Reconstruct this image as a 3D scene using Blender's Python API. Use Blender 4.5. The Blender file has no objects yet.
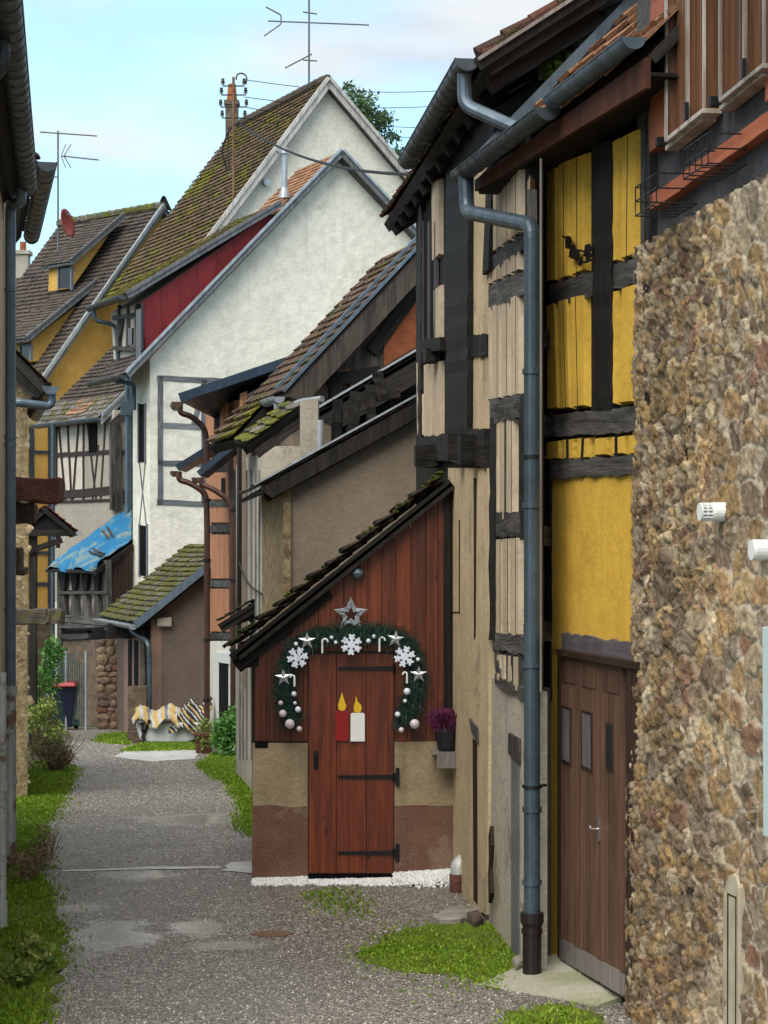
import bpy, bmesh, math, random
import numpy as np
from mathutils import Vector
V = Vector
random.seed(7)
rng = np.random.default_rng(7)
SC = bpy.context.scene
COL = SC.collection
# ---------------------------------------------------------------- survey frame
F, CX, CY, EYE = 2000.0, 384.0, 560.0, 2.74      # focal length in px, principal point, eye height

def P(px, py, Y):
    """world point seen at (px, py) whose distance along the lane is Y"""
    return V(((px - CX) / F * Y, Y, EYE + (CY - py) / F * Y))

def gz(y):
    """height of the ground: level near the camera, then falling gently away"""
    if y < 15: return 0.0
    if y < 19: return -0.038 * (y - 15) ** 2 / 8.0
    if y < 56: return -0.038 * (y - 17)
    return -0.038 * 39

def GP(px, py, up=0.0):
    a, b = 4.0, 120.0
    for _ in range(50):
        m = (a + b) / 2
        if CY + F * (EYE - gz(m)) / m > py: a = m
        else: b = m
    return V(((px - CX) / F * a, a, gz(a) + up))

class Plane:
    """vertical plane through (px, Y); mode 'f' runs along the direction that vanishes at vp,
    mode 'g' is at right angles to it"""
    def __init__(s, px, Y, vp, mode='f'):
        d = V(((vp - CX) / F, 1, 0)).normalized()
        g = V((d.y, -d.x, 0))
        s.D, s.G = d, g
        s.o = V(((px - CX) / F * Y, Y, 0))
        if mode == 'f': s.t = d; n = V((-d.y, d.x, 0))
        else: s.t = g; n = V((-d.x, -d.y, 0))
        if n.dot(s.o) > 0: n = -n
        s.n = n
    def p(s, px, py, off=0.0):
        r = V(((px - CX) / F, 1, (CY - py) / F))
        o = s.o + s.n * off
        k = o.dot(s.n) / r.dot(s.n)
        q = r * k
        return V((q.x, q.y, q.z + EYE))
    def pz(s, px, z, off=0.0):
        q = s.p(px, CY, off); q.z = z
        return q

# ---------------------------------------------------------------- mesh builder
class MB:
    def __init__(s): s.v = []; s.f = []; s.m = []; s.t = []; s.g = []; s.st = []
    def add(s, vs, fs, tint=None, axis=None, mi=0):
        if tint is None: tint = (random.random(), 0.5, random.random())
        if axis is None: axis = V((0, 0, 1))
        a = axis.normalized()
        b = a.cross(V((0, 1, 0)) if abs(a.y) < .8 else V((1, 0, 0))).normalized(); c = a.cross(b)
        ro = V((random.random() * 50, random.random() * 50, random.random() * 50))
        k = len(s.v); s.st.append((k, len(s.f)))
        for q in vs:
            q = V(q); s.v.append(q); s.t.append(tint)
            s.g.append((q.dot(a) + ro.x, q.dot(b) + ro.y, q.dot(c) + ro.z))
        for f in fs: s.f.append([i + k for i in f]); s.m.append(mi)
        return s
    def prism(s, pts, vec, **kw):
        n = len(pts); pts = [V(p) for p in pts]; vec = V(vec)
        vs = pts + [p + vec for p in pts]
        fs = [list(range(n)), list(range(2 * n - 1, n - 1, -1))]
        fs += [[i, n + i, n + (i + 1) % n, (i + 1) % n] for i in range(n)]
        return s.add(vs, fs, **kw)
    def frustum(s, lo, hi, **kw):
        n = len(lo)
        fs = [list(range(n)), list(range(2 * n - 1, n - 1, -1))] + [[i, n + i, n + (i + 1) % n, (i + 1) % n] for i in range(n)]
        return s.add(list(lo) + list(hi), fs, **kw)
    def box(s, c, x, y, z, **kw):
        c, x, y, z = V(c), V(x) * .5, V(y) * .5, V(z) * .5
        return s.prism([c - x - y - z, c + x - y - z, c + x + y - z, c - x + y - z], z * 2, **kw)
    def bar(s, a, b, w, h, up=(0, 0, 1), **kw):
        a, b = V(a), V(b); d = (b - a).normalized(); up = V(up)
        sd = d.cross(up).normalized() if abs(d.dot(up)) < .98 else d.cross(V((1, 0, 0))).normalized()
        u = sd.cross(d)
        x, y = sd * w * .5, u * h * .5
        kw.setdefault('axis', d)
        return s.prism([a - x - y, a + x - y, a + x + y, a - x + y], b - a, **kw)
    def rough_bar(s, a, b, w, h, up=(0, 0, 1), jit=.01, seg=6, **kw):
        a, b = V(a), V(b); d = (b - a).normalized(); up = V(up)
        sd = d.cross(up).normalized() if abs(d.dot(up)) < .98 else d.cross(V((1, 0, 0))).normalized()
        u = sd.cross(d); vs = []; fs = []
        for i in range(seg + 1):
            c = a.lerp(b, i / seg)
            for (p, q) in ((-1, -1), (1, -1), (1, 1), (-1, 1)):
                vs.append(c + sd * (p * w * .5 + random.uniform(-jit, jit)) + u * (q * h * .5 + random.uniform(-jit, jit)))
        for i in range(seg):
            for j in range(4):
                fs.append([i * 4 + j, i * 4 + (j + 1) % 4, i * 4 + 4 + (j + 1) % 4, i * 4 + 4 + j])
        fs += [[3, 2, 1, 0], [seg * 4 + j for j in range(4)]]
        kw.setdefault('axis', d)
        return s.add(vs, fs, **kw)
    def tube(s, pts, r, n=10, cap=True, **kw):
        pts = [V(p) for p in pts]
        rs = r if isinstance(r, (list, tuple)) else [r] * len(pts)
        vs = []; fs = []
        ref = None
        for i, p in enumerate(pts):
            d = (pts[min(i + 1, len(pts) - 1)] - pts[max(i - 1, 0)]).normalized()
            if ref is None: ref = d.cross(V((0.31, .2, .93)) if abs(d.z) < .9 else V((1, 0, 0))).normalized()
            ref = (ref - d * ref.dot(d)).normalized(); b = d.cross(ref)
            for k in range(n):
                a = 2 * math.pi * k / n
                vs.append(p + (ref * math.cos(a) + b * math.sin(a)) * rs[i])
        for i in range(len(pts) - 1):
            for k in range(n):
                fs.append([i * n + k, i * n + (k + 1) % n, (i + 1) * n + (k + 1) % n, (i + 1) * n + k])
        if cap:
            fs.append(list(range(n))[::-1]); fs.append([(len(pts) - 1) * n + k for k in range(n)])
        kw.setdefault('axis', pts[-1] - pts[0])
        return s.add(vs, fs, **kw)
    def ball(s, c, r, n=10, m=7, sq=(1, 1, 1), jit=0, **kw):
        c = V(c); vs = [c + V((0, 0, r * sq[2]))]; fs = []
        for i in range(1, m):
            th = math.pi * i / m
            for k in range(n):
                a = 2 * math.pi * k / n; rr = r * (1 + random.uniform(-jit, jit))
                vs.append(c + V((math.sin(th) * math.cos(a) * rr * sq[0], math.sin(th) * math.sin(a) * rr * sq[1], math.cos(th) * rr * sq[2])))
        vs.append(c - V((0, 0, r * sq[2])))
        for k in range(n): fs.append([0, 1 + k, 1 + (k + 1) % n])
        for i in range(m - 2):
            for k in range(n):
                fs.append([1 + i * n + k, 1 + (i + 1) * n + k, 1 + (i + 1) * n + (k + 1) % n, 1 + i * n + (k + 1) % n])
        L = len(vs) - 1; b = 1 + (m - 2) * n
        for k in range(n): fs.append([L, b + (k + 1) % n, b + k])
        return s.add(vs, fs, **kw)
    def build_each(s, name, mats, parent, **kw):
        """one object per piece"""
        e = s.st + [(len(s.v), len(s.f))]; out = []
        for (a, fa), (b, fb) in zip(e, e[1:]):
            m = MB(); m.v = s.v[a:b]; m.t = s.t[a:b]; m.g = s.g[a:b]; m.f = [[i - a for i in f] for f in s.f[fa:fb]]; m.m = s.m[fa:fb]
            out.append(m.build(name, mats, parent, **kw))
        return out
    def build(s, name, mats, parent=None, loc=None, smooth=False, bevel=0.0, recalc=True):
        me = bpy.data.meshes.new(name)
        org = V((0, 0, 0))
        if parent is not None:
            r = parent
            while r.parent: r = r.parent
            org = r.location.copy()
        elif loc is not None: org = V(loc)
        me.from_pydata([tuple(q - org) for q in s.v], [], s.f)
        if not isinstance(mats, (list, tuple)): mats = [mats]
        for m in mats: me.materials.append(m)
        me.polygons.foreach_set('material_index', s.m)
        if recalc:
            bm = bmesh.new(); bm.from_mesh(me)
            bmesh.ops.recalc_face_normals(bm, faces=bm.faces); bm.to_mesh(me); bm.free()
        at = me.attributes.new('tint', 'FLOAT_VECTOR', 'POINT')
        at.data.foreach_set('vector', np.array(s.t, dtype=np.float32).ravel())
        at = me.attributes.new('gco', 'FLOAT_VECTOR', 'POINT')
        at.data.foreach_set('vector', np.array(s.g, dtype=np.float32).ravel())
        if smooth: me.polygons.foreach_set('use_smooth', [True] * len(me.polygons))
        me.update()
        o = bpy.data.objects.new(name, me); COL.objects.link(o)
        if parent is not None: o.parent = parent
        else: o.location = org
        if bevel:
            b = o.modifiers.new('soft_edges', 'BEVEL'); b.width = bevel; b.segments = 2; b.limit_method = 'ANGLE'
        return o

def np_mesh(name, verts, faces, mats, parent=None, tint=None, loc=None, kind=None, smooth=False):
    """verts Nx3 array, faces Mx3 or Mx4 array"""
    me = bpy.data.meshes.new(name)
    org = np.zeros(3)
    if parent is not None: org = np.array(parent.location)
    elif loc is not None: org = np.array(loc)
    verts = np.asarray(verts, dtype=np.float32) - org.astype(np.float32)
    faces = np.asarray(faces, dtype=np.int32); k = faces.shape[1]
    me.vertices.add(len(verts)); me.vertices.foreach_set('co', verts.ravel())
    me.loops.add(faces.size); me.loops.foreach_set('vertex_index', faces.ravel())
    me.polygons.add(len(faces))
    me.polygons.foreach_set('loop_start', np.arange(0, faces.size, k, dtype=np.int32))
    me.polygons.foreach_set('loop_total', np.full(len(faces), k, dtype=np.int32))
    if not isinstance(mats, (list, tuple)): mats = [mats]
    for m in mats: me.materials.append(m)
    if tint is not None:
        at = me.attributes.new('tint', 'FLOAT_VECTOR', 'POINT')
        at.data.foreach_set('vector', np.asarray(tint, dtype=np.float32).ravel())
    if smooth: me.polygons.foreach_set('use_smooth', np.ones(len(faces), dtype=bool))
    me.update(calc_edges=True); me.validate()
    o = bpy.data.objects.new(name, me); COL.objects.link(o)
    if parent is not None: o.parent = parent
    else: o.location = V(org)
    if kind: o['kind'] = kind
    return o

def tag(o, label=None, cat=None, group=None, kind=None):
    if label: o['label'] = label
    if cat: o['category'] = cat
    if group: o['group'] = group
    if kind: o['kind'] = kind
    return o

def thing(name, label, cat, loc, group=None):
    o = bpy.data.objects.new(name, None); COL.objects.link(o)
    o.empty_display_size = .2; o.location = V(loc)
    return tag(o, label, cat, group)

def copy_thing(src, loc, label, rotz=None):
    c = src.copy(); COL.objects.link(c); c.location = V(loc); c['label'] = label
    if rotz is not None: c.rotation_euler = (c.rotation_euler.x, c.rotation_euler.y, rotz)
    for ch in list(src.children):
        d = ch.copy(); COL.objects.link(d); d.parent = c
    return c

# ---------------------------------------------------------------- materials
MATS = {}
class NT:
    def __init__(s, name):
        s.mat = bpy.data.materials.new(name); s.mat.use_nodes = True
        s.nt = s.mat.node_tree; s.nt.nodes.clear()
        s.out = s.n('ShaderNodeOutputMaterial'); s.b = s.n('ShaderNodeBsdfPrincipled')
        s.l(s.b.outputs[0], s.out.inputs[0])
    def n(s, t): return s.nt.nodes.new(t)
    def l(s, a, b): s.nt.links.new(a, b)
    def set(s, sock, v):
        if hasattr(v, 'links') or isinstance(v, bpy.types.NodeSocket): s.l(v, sock)
        elif isinstance(v, (tuple, list)) and len(v) == 3 and sock.type == 'RGBA': sock.default_value = (*v, 1)
        else: sock.default_value = v
    def obj(s):
        return s.n('ShaderNodeTexCoord').outputs['Object']
    def attr(s, nm):
        a = s.n('ShaderNodeAttribute'); a.attribute_name = nm; return a.outputs['Vector']
    def sep(s, v):
        a = s.n('ShaderNodeSeparateXYZ'); s.l(v, a.inputs[0]); return a.outputs
    def mapping(s, v, sc):
        m = s.n('ShaderNodeVectorMath'); m.operation = 'MULTIPLY'; s.l(v, m.inputs[0]); m.inputs[1].default_value = sc
        return m.outputs[0]
    def noise(s, v, scale=5, det=4, rough=.6, dist=0):
        m = s.n('ShaderNodeTexNoise'); s.l(v, m.inputs['Vector'])
        m.inputs['Scale'].default_value = scale; m.inputs['Detail'].default_value = det
        m.inputs['Roughness'].default_value = rough; m.inputs['Distortion'].default_value = dist
        return m.outputs[0]
    def vor(s, v, scale=5, feat='F1', rnd=1):
        m = s.n('ShaderNodeTexVoronoi'); m.feature = feat; s.l(v, m.inputs['Vector'])
        m.inputs['Scale'].default_value = scale; m.inputs['Randomness'].default_value = rnd
        return m.outputs
    def ramp(s, v, a, b, lo=0., hi=1.):
        m = s.n('ShaderNodeMapRange'); m.interpolation_type = 'SMOOTHSTEP'; s.set(m.inputs[0], v)
        m.inputs[1].default_value = a; m.inputs[2].default_value = b; m.inputs[3].default_value = lo; m.inputs[4].default_value = hi
        return m.outputs[0]
    def math(s, op, a, b=0.):
        m = s.n('ShaderNodeMath'); m.operation = op; s.set(m.inputs[0], a); s.set(m.inputs[1], b); return m.outputs[0]
    def mix(s, f, a, b, mode='MIX'):
        m = s.n('ShaderNodeMix'); m.data_type = 'RGBA'; m.blend_type = mode
        s.set(m.inputs['Factor'], f)
        ia = [i for i in m.inputs if i.name == 'A' and i.type == 'RGBA'][0]; ib = [i for i in m.inputs if i.name == 'B' and i.type == 'RGBA'][0]
        s.set(ia, a); s.set(ib, b)
        return [o for o in m.outputs if o.type == 'RGBA'][0]
    def cramp(s, v, stops):
        m = s.n('ShaderNodeValToRGB'); s.l(v, m.inputs[0]); e = m.color_ramp.elements
        while len(e) < len(stops): e.new(.5)
        for k, (p, c) in enumerate(stops): e[k].position = p; e[k].color = (*c, 1)
        return m.outputs[0]
    def gain(s, c, f):
        m = s.n('ShaderNodeVectorMath'); m.operation = 'SCALE'; s.l(c, m.inputs[0]); s.set(m.inputs[3], f); return m.outputs[0]
    def bump(s, h, dist=.01, st=1.):
        m = s.n('ShaderNodeBump'); s.l(h, m.inputs['Height']); m.inputs['Distance'].default_value = dist; m.inputs['Strength'].default_value = st
        s.l(m.outputs[0], s.b.inputs['Normal'])
    def fin(s, color, rough=.8, spec=.3, metal=0.):
        s.set(s.b.inputs['Base Color'], color); s.set(s.b.inputs['Roughness'], rough)
        s.b.inputs['Specular IOR Level'].default_value = spec; s.b.inputs['Metallic'].default_value = metal
        return s.mat

def plaster(name, c, dark=None, var=.12, scale=2.2, bump=.006, streak=.35, streakc=None, spots=0., patch=None, patchamt=.5, rough=.88):
    k = NT(name); o = k.obj()
    n1 = k.noise(o, scale, 6, .65); n2 = k.noise(o, scale * 9, 5, .7)
    col = k.mix(k.ramp(n1, .35, .65), c, tuple(x * (1 - var * 2) for x in c) if dark is None else dark)
    if patch is not None:
        p = k.noise(o, scale * .55, 7, .72, .6)
        col = k.mix(k.ramp(p, .5 + .12 * (1 - patchamt), .56 + .12 * (1 - patchamt), 0, .85), col, patch)
    st = k.noise(k.mapping(o, (7, 7, .55)), 1, 5, .6)
    sc = streakc or tuple(x * .45 for x in c)
    col = k.mix(k.ramp(st, .52, .78, 0, streak), col, sc)
    if spots:
        sp = k.noise(o, 34, 3, .6)
        col = k.mix(k.ramp(sp, .62, .72, 0, spots), col, tuple(x * .4 for x in c))
    col = k.gain(col, k.ramp(n2, .2, .8, .86, 1.12))
    n3 = k.noise(o, scale * 30, 4, .6)
    h = k.math('ADD', k.math('MULTIPLY', n1, 2.2), k.math('ADD', n2, k.math('MULTIPLY', n3, .35)))
    k.bump(h, bump * 2, .8)
    return k.fin(col, rough, .2)

def wood(name, c1, c2, grain=26, tintamt=.5, bump=.004, rough=.75, spec=.25, moss=None, knots=0.):
    k = NT(name); g = k.attr('gco'); t = k.sep(k.attr('tint'))
    w = k.mapping(g, (1.0, grain, grain))
    n1 = k.noise(w, 1.2, 5, .65, .8); n2 = k.noise(k.mapping(g, (1.5, 6, 6)), 1, 4, .6)
    col = k.mix(k.ramp(n1, .3, .72), c1, c2)
    col = k.mix(k.ramp(n2, .45, .75, 0, .55), col, tuple(x * .45 for x in c2))
    if knots:
        kn = k.vor(k.mapping(g, (2.2, 6, 6)), 1.3)[0]
        col = k.mix(k.ramp(kn, .05, .16, knots, 0), col, tuple(x * .25 for x in c2))
    col = k.gain(col, k.math('ADD', 1 - tintamt * .5, k.math('MULTIPLY', t[0], tintamt)))
    if moss:
        m = k.noise(k.obj(), 9, 5, .7)
        col = k.mix(k.ramp(m, .52, .62, 0, .9), col, moss)
    k.bump(k.math('ADD', n1, k.math('MULTIPLY', n2, .7)), bump, .9)
    return k.fin(col, rough, spec)

def tilemat(name, cols, moss=(.10, .115, .018), lo=.52, hi=.6, mossamt=1., lichen=.35, scale=1.6):
    """roof tile: every tile its own tone from its tint, moss and lichen in clumps"""
    k = NT(name); o = k.obj(); t = k.sep(k.attr('tint'))
    n = len(cols); col = k.cramp(t[0], [(i / (n - 1), c) for i, c in enumerate(cols)])
    f = k.noise(o, 22, 5, .7)
    col = k.gain(col, k.ramp(f, .25, .75, .7, 1.25))
    li = k.noise(o, 40, 4, .7)
    col = k.mix(k.ramp(li, .6, .7, 0, lichen), col, (.26, .26, .22))
    m = k.noise(o, scale, 7, .75, .4)
    mm = k.math('ADD', m, k.math('MULTIPLY', k.math('SUBTRACT', t[1], .5), .35))
    fine = k.noise(o, 26, 4, .7)
    mm = k.math('ADD', mm, k.math('MULTIPLY', k.math('SUBTRACT', fine, .5), .28))
    mc = k.mix(k.ramp(f, .35, .7), tuple(x * .5 for x in moss), tuple(min(1, x * 1.55) for x in moss))
    msk = k.ramp(mm, lo, hi, 0, mossamt)
    col = k.mix(msk, col, mc)
    k.bump(k.math('ADD', k.math('MULTIPLY', f, .6), k.math('MULTIPLY', msk, k.math('ADD', fine, .3))), .03, .9)
    return k.fin(col, .86, .25)

def metal(name, c, rough=.45, met=.6, var=.25, rust=None, spec=.4):
    k = NT(name); o = k.obj(); n = k.noise(o, 6, 6, .7); n2 = k.noise(k.mapping(o, (9, 9, 1.2)), 1, 4, .6)
    col = k.mix(k.ramp(n, .35, .7), c, tuple(x * (1 - var) for x in c))
    col = k.gain(col, k.ramp(n2, .3, .75, .75, 1.15))
    if rust:
        r = k.noise(o, 3.5, 8, .75); col = k.mix(k.ramp(r, .52, .6, 0, .85), col, rust)
    k.bump(n, .002, .4)
    return k.fin(col, k.ramp(n, .3, .7, rough - .08, rough + .12), spec, met)

def plain(name, c, rough=.6, spec=.3, met=0., var=.15, scale=14, bump=.002, tint=0.):
    k = NT(name); o = k.obj(); n = k.noise(o, scale, 5, .65)
    col = k.mix(k.ramp(n, .3, .7), c, tuple(x * (1 - var) for x in c))
    if tint:
        t = k.sep(k.attr('tint')); col = k.gain(col, k.math('ADD', 1 - tint * .5, k.math('MULTIPLY', t[0], tint)))
    k.bump(n, bump, .5)
    return k.fin(col, rough, spec, met)

def leafmat(name, c1, c2, c3=None, trans=.25):
    k = NT(name); t = k.sep(k.attr('tint'))
    st = [(0, c1), (1, c2)] if c3 is None else [(0, c1), (.6, c2), (1, c3)]
    col = k.cramp(t[0], st)
    m = k.fin(col, .6, .25)
    tr = k.n('ShaderNodeBsdfTranslucent'); k.l(col, tr.inputs[0])
    mx = k.n('ShaderNodeMixShader'); mx.inputs[0].default_value = trans
    k.l(k.b.outputs[0], mx.inputs[1]); k.l(tr.outputs[0], mx.inputs[2]); k.l(mx.outputs[0], k.out.inputs[0])
    return m

# ---------------------------------------------------------------- building helpers
def pbeam(mb, pl, q, o0, o1, jit=.011, seg=6, **kw):
    """timber on a facade plane; q = four px corners, first edge runs along the timber"""
    a, b, c, d = [pl.p(x, y, o1) for x, y in q]
    ax = (b - a).normalized()
    if (b - a).length < (d - a).length: a, b, c, d = b, c, d, a; ax = (b - a).normalized()
    L = max((b - a).length, 1e-3); sd = pl.n.cross(ax).normalized()
    seg = max(1, min(30, int(L / .09)))
    top = [a.lerp(b, i / seg) + sd * random.uniform(-jit, jit) for i in range(seg + 1)]
    bot = [d.lerp(c, i / seg) + sd * random.uniform(-jit, jit) for i in range(seg + 1)]
    vs = []; fs = []
    back = -pl.n * (o1 - o0)
    for i in range(seg + 1):
        t, bt = top[i], bot[i]; dz = pl.n * random.uniform(-jit * .6, jit * .6)
        vs += [t + dz, bt + dz, bt + back, t + back]
    for i in range(seg):
        for j in range(4): fs.append([i * 4 + j, i * 4 + (j + 1) % 4, i * 4 + 4 + (j + 1) % 4, i * 4 + 4 + j])
    fs += [[3, 2, 1, 0], [seg * 4 + j for j in range(4)]]
    kw.setdefault('axis', ax)
    return mb.add(vs, fs, **kw)

def line(mb, pl, p, q, w, o0, o1, **kw):
    """timber of width w metres along the px line p-q"""
    a, b = pl.p(*p, o1), pl.p(*q, o1); ax = (b - a).normalized(); sd = pl.n.cross(ax).normalized() * w * .5
    seg = max(1, min(10, int((b - a).length / .25))); jit = min(.008, w * .08)
    vs = []; fs = []; back = -pl.n * (o1 - o0)
    for i in range(seg + 1):
        c = a.lerp(b, i / seg) + sd.normalized() * random.uniform(-jit, jit)
        t, bt = c + sd, c - sd; vs += [t, bt, bt + back, t + back]
    for i in range(seg):
        for j in range(4): fs.append([i * 4 + j, i * 4 + (j + 1) % 4, i * 4 + 4 + (j + 1) % 4, i * 4 + 4 + j])
    fs += [[3, 2, 1, 0], [seg * 4 + j for j in range(4)]]
    kw.setdefault('axis', ax)
    return mb.add(vs, fs, **kw)

def panel(mb, pl, q, o0, o1, inset=.012, seg=5, jit=.004, **kw):
    """pillow-edged plaster infill between timbers"""
    a, b, c, d = [pl.p(x, y, o0) for x, y in q]         # TL TR BR BL
    wv = (b - a).normalized(); g_ = min(.014, (b - a).length * .12); a, d = a + wv * g_, d + wv * g_; b, c = b - wv * g_, c - wv * g_
    inset = min(inset, (b - a).length * .25, (c - b).length * .25)
    vs = []; fs = []
    L = []; R = []
    for i in range(seg + 1):
        L.append(a.lerp(d, i / seg) + wv * random.uniform(-jit, jit)); R.append(b.lerp(c, i / seg) + wv * random.uniform(-jit, jit))
    up = (a - d).normalized(); n = pl.n * (o1 - o0)
    for i in range(seg + 1):
        e = up * (-inset if i == 0 else inset if i == seg else 0)
        vs += [L[i], L[i] + wv * inset + n + e, R[i] - wv * inset + n + e, R[i]]
    for i in range(seg):
        for j in range(4): fs.append([i * 4 + j, i * 4 + (j + 1) % 4, i * 4 + 4 + (j + 1) % 4, i * 4 + 4 + j])
    fs += [[3, 2, 1, 0], [seg * 4 + j for j in range(4)]]
    return mb.add(vs, fs, **kw)

def slats(mb, pl, quads, w, o0, o1):
    """thin dark laths in the joints between neighbouring infill panels"""
    for p, q in zip(quads, quads[1:]):
        if abs(p[1][0] - q[0][0]) < 2.6 and abs(p[1][1] - q[0][1]) < 6:
            line(mb, pl, ((p[1][0] + q[0][0]) / 2, p[1][1]), ((p[2][0] + q[3][0]) / 2, p[2][1]), w, o0, o1)

def slab(mb, pl, q, o0, o1, **kw):
    return mb.prism([pl.p(x, y, o1) for x, y in q], -pl.n * (o1 - o0), **kw)

def roof(name, c00, c10, c11, c01, mats, parent, tw=.17, ex=.16, thick=.02, deck=.07, moss=(.3, .7), lift=.006, deckaxis=None):
    """tiled roof patch: c00-c10 along the eave, c01-c11 along the top; one mesh, tiles and deck"""
    mb = MB(); c00, c10, c11, c01 = map(V, (c00, c10, c11, c01))
    n = (c10 - c00).cross(c01 - c00).normalized()
    if n.z < 0: n = -n
    W = max((c10 - c00).length, (c11 - c01).length); H = max((c01 - c00).length, (c11 - c10).length)
    cols = max(1, round(W / tw)); rows = max(1, round(H / ex))
    def bl(u, v): return (c00.lerp(c10, u)).lerp(c01.lerp(c11, u), v)
    sag = .012 * min(W, 4)
    for r in range(rows):
        v0, v1 = r / rows, min(1., (r + 1.25) / rows)
        sh = .5 if r % 2 else 0
        for c in range(-1, cols + 1):
            u0, u1 = (c + sh) / cols, (c + 1 + sh) / cols
            if u1 <= 0.02 or u0 >= .98: continue
            u0 = max(0, u0 + .02 / cols); u1 = min(1, u1 - .02 / cols)
            lf = thick + lift + random.uniform(0, lift * 1.6); dv = random.uniform(-.06, .06) / rows
            tl = random.uniform(-.004, .004)
            sg = n * (-sag * math.sin(math.pi * min(1, max(0, (u0 + u1) / 2))) * .6)
            a0 = bl(u0, v0 + .18 / rows + dv) + n * (lf + tl) + sg; a1 = bl(u1, v0 + .18 / rows + dv) + n * (lf - tl) + sg
            am = bl((u0 + u1) / 2, v0 + dv) + n * lf + sg
            b0 = bl(u0, v1) + n * .004 + sg; b1 = bl(u1, v1) + n * .004 + sg
            d = n * (-thick)
            mb.add([a0, am, a1, b1, b0, a0 + d, am + d, a1 + d], [[0, 1, 2, 3, 4], [5, 6, 1, 0], [6, 7, 2, 1], [0, 4, 5], [7, 3, 2]],
                   tint=(random.random(), random.uniform(*moss), random.random()))
    if deck:
        q = -n * (.03 + sag * .6)
        mb.prism([c00 + q, c10 + q, c11 + q, c01 + q], -n * deck, mi=1, axis=deckaxis or (c01 - c00))
    return mb.build(name, mats, parent, recalc=False)

def arc_gutter(mb, p0, p1, r, n=10, ribs=0, cap0=True, cap1=True, out=None, squash=1.0, t0=(.5, .5, .5)):
    """half-round gutter from p0 to p1, open side up"""
    p0, p1 = V(p0), V(p1); d = (p1 - p0).normalized(); sd = d.cross(V((0, 0, 1))).normalized(); up = V((0, 0, 1))
    def ring(p, rr): return [p + sd * math.cos(math.pi + math.pi * k / n) * rr + up * math.sin(math.pi + math.pi * k / n) * rr * squash for k in range(n + 1)]
    o0, o1, i0, i1 = ring(p0, r), ring(p1, r), ring(p0, r * .93), ring(p1, r * .93)
    vs = o0 + o1 + i0 + i1; m = n + 1; fs = []
    for k in range(n):
        fs.append([k, k + 1, m + k + 1, m + k]); fs.append([2 * m + k, 3 * m + k, 3 * m + k + 1, 2 * m + k + 1])
    fs.append([0, m, 3 * m, 2 * m]); fs.append([n, 2 * m + n, 3 * m + n, m + n])
    for k in range(n): fs.append([k, 2 * m + k, 2 * m + k + 1, k + 1]); fs.append([m + k, m + k + 1, 3 * m + k + 1, 3 * m + k])
    mb.add(vs, fs, tint=t0, axis=d)
    for c, p in ((cap0, p0), (cap1, p1)):
        if c:
            s = -1 if p == p0 else 1
            mb.prism([q for q in ring(p, r * 1.04)], d * s * .012, tint=t0)
    # rolled outer bead
    for sgn in (-1, 1):
        e = sd * sgn * r
        mb.tube([p0 + e, p1 + e], r * .1, 6, tint=(.9, .5, .5))
    if ribs:
        L = (p1 - p0).length; k = int(L / ribs)
        for i in range(k + 1):
            c = p0 + d * (i * ribs)
            if (c - p0).length > L: break
            a = ring(c, r * 1.06); b = ring(c + d * .02, r * 1.06)
            mb.add(a + b, [[j, j + 1, m + j + 1, m + j] for j in range(n)] + [list(range(m))[::-1], [m + j for j in range(m)]], tint=t0)
    return mb

def bend(pts, r=.08, k=5):
    """polyline with rounded corners"""
    pts = [V(p) for p in pts]; out = [pts[0]]
    for i in range(1, len(pts) - 1):
        a, b, c = pts[i - 1], pts[i], pts[i + 1]
        rr = min(r, (a - b).length * .45, (c - b).length * .45)
        p, q = b + (a - b).normalized() * rr, b + (c - b).normalized() * rr
        for j in range(k + 1):
            t = j / k; out.append(p * (1 - t) ** 2 + b * 2 * t * (1 - t) + q * t ** 2)
    out.append(pts[-1]); return out

def collar(mb, p, r, h=.03, axis=(0, 0, 1)):
    a = V(axis).normalized(); mb.tube([V(p) - a * h / 2, V(p) + a * h / 2], r, 12)
# ================================================================ camera, light, sky
cam = bpy.data.cameras.new('camera'); co = bpy.data.objects.new('camera', cam); COL.objects.link(co)
co.location = (0, 0, EYE); co.rotation_euler = (math.radians(90), 0, 0)
cam.sensor_fit = 'HORIZONTAL'; cam.sensor_width = 36; cam.lens = F / 768 * 36
cam.shift_y = (CY - 512) / 768; cam.clip_end = 2000; cam.clip_start = .1
SC.camera = co

SUN_EL, SUN_AZ = math.radians(52), math.radians(208)      # azimuth from +Y, clockwise: behind and left of the camera
w = bpy.data.worlds.new('World'); SC.world = w; w.use_nodes = True
nt = w.node_tree; nt.nodes.clear()
def wn(t): return nt.nodes.new(t)
out = wn('ShaderNodeOutputWorld'); bg = wn('ShaderNodeBackground'); nt.links.new(bg.outputs[0], out.inputs[0])
sky = wn('ShaderNodeTexSky'); sky.sky_type = 'NISHITA'; sky.sun_disc = False
sky.sun_elevation = SUN_EL; sky.sun_rotation = SUN_AZ; sky.air_density = 1.0; sky.dust_density = .6; sky.ozone_density = 2.2
tc = wn('ShaderNodeTexCoord'); mp = wn('ShaderNodeMapping'); nt.links.new(tc.outputs['Generated'], mp.inputs[0])
mp.inputs['Scale'].default_value = (2.2, 2.2, 9.0); mp.inputs['Location'].default_value = (.37, .1, .52)
nz = wn('ShaderNodeTexNoise'); nt.links.new(mp.outputs[0], nz.inputs['Vector'])
nz.inputs['Scale'].default_value = 1.6; nz.inputs['Detail'].default_value = 6; nz.inputs['Roughness'].default_value = .48; nz.inputs['Distortion'].default_value = .25
mr = wn('ShaderNodeMapRange'); mr.interpolation_type = 'SMOOTHSTEP'; nt.links.new(nz.outputs[0], mr.inputs[0])
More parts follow.
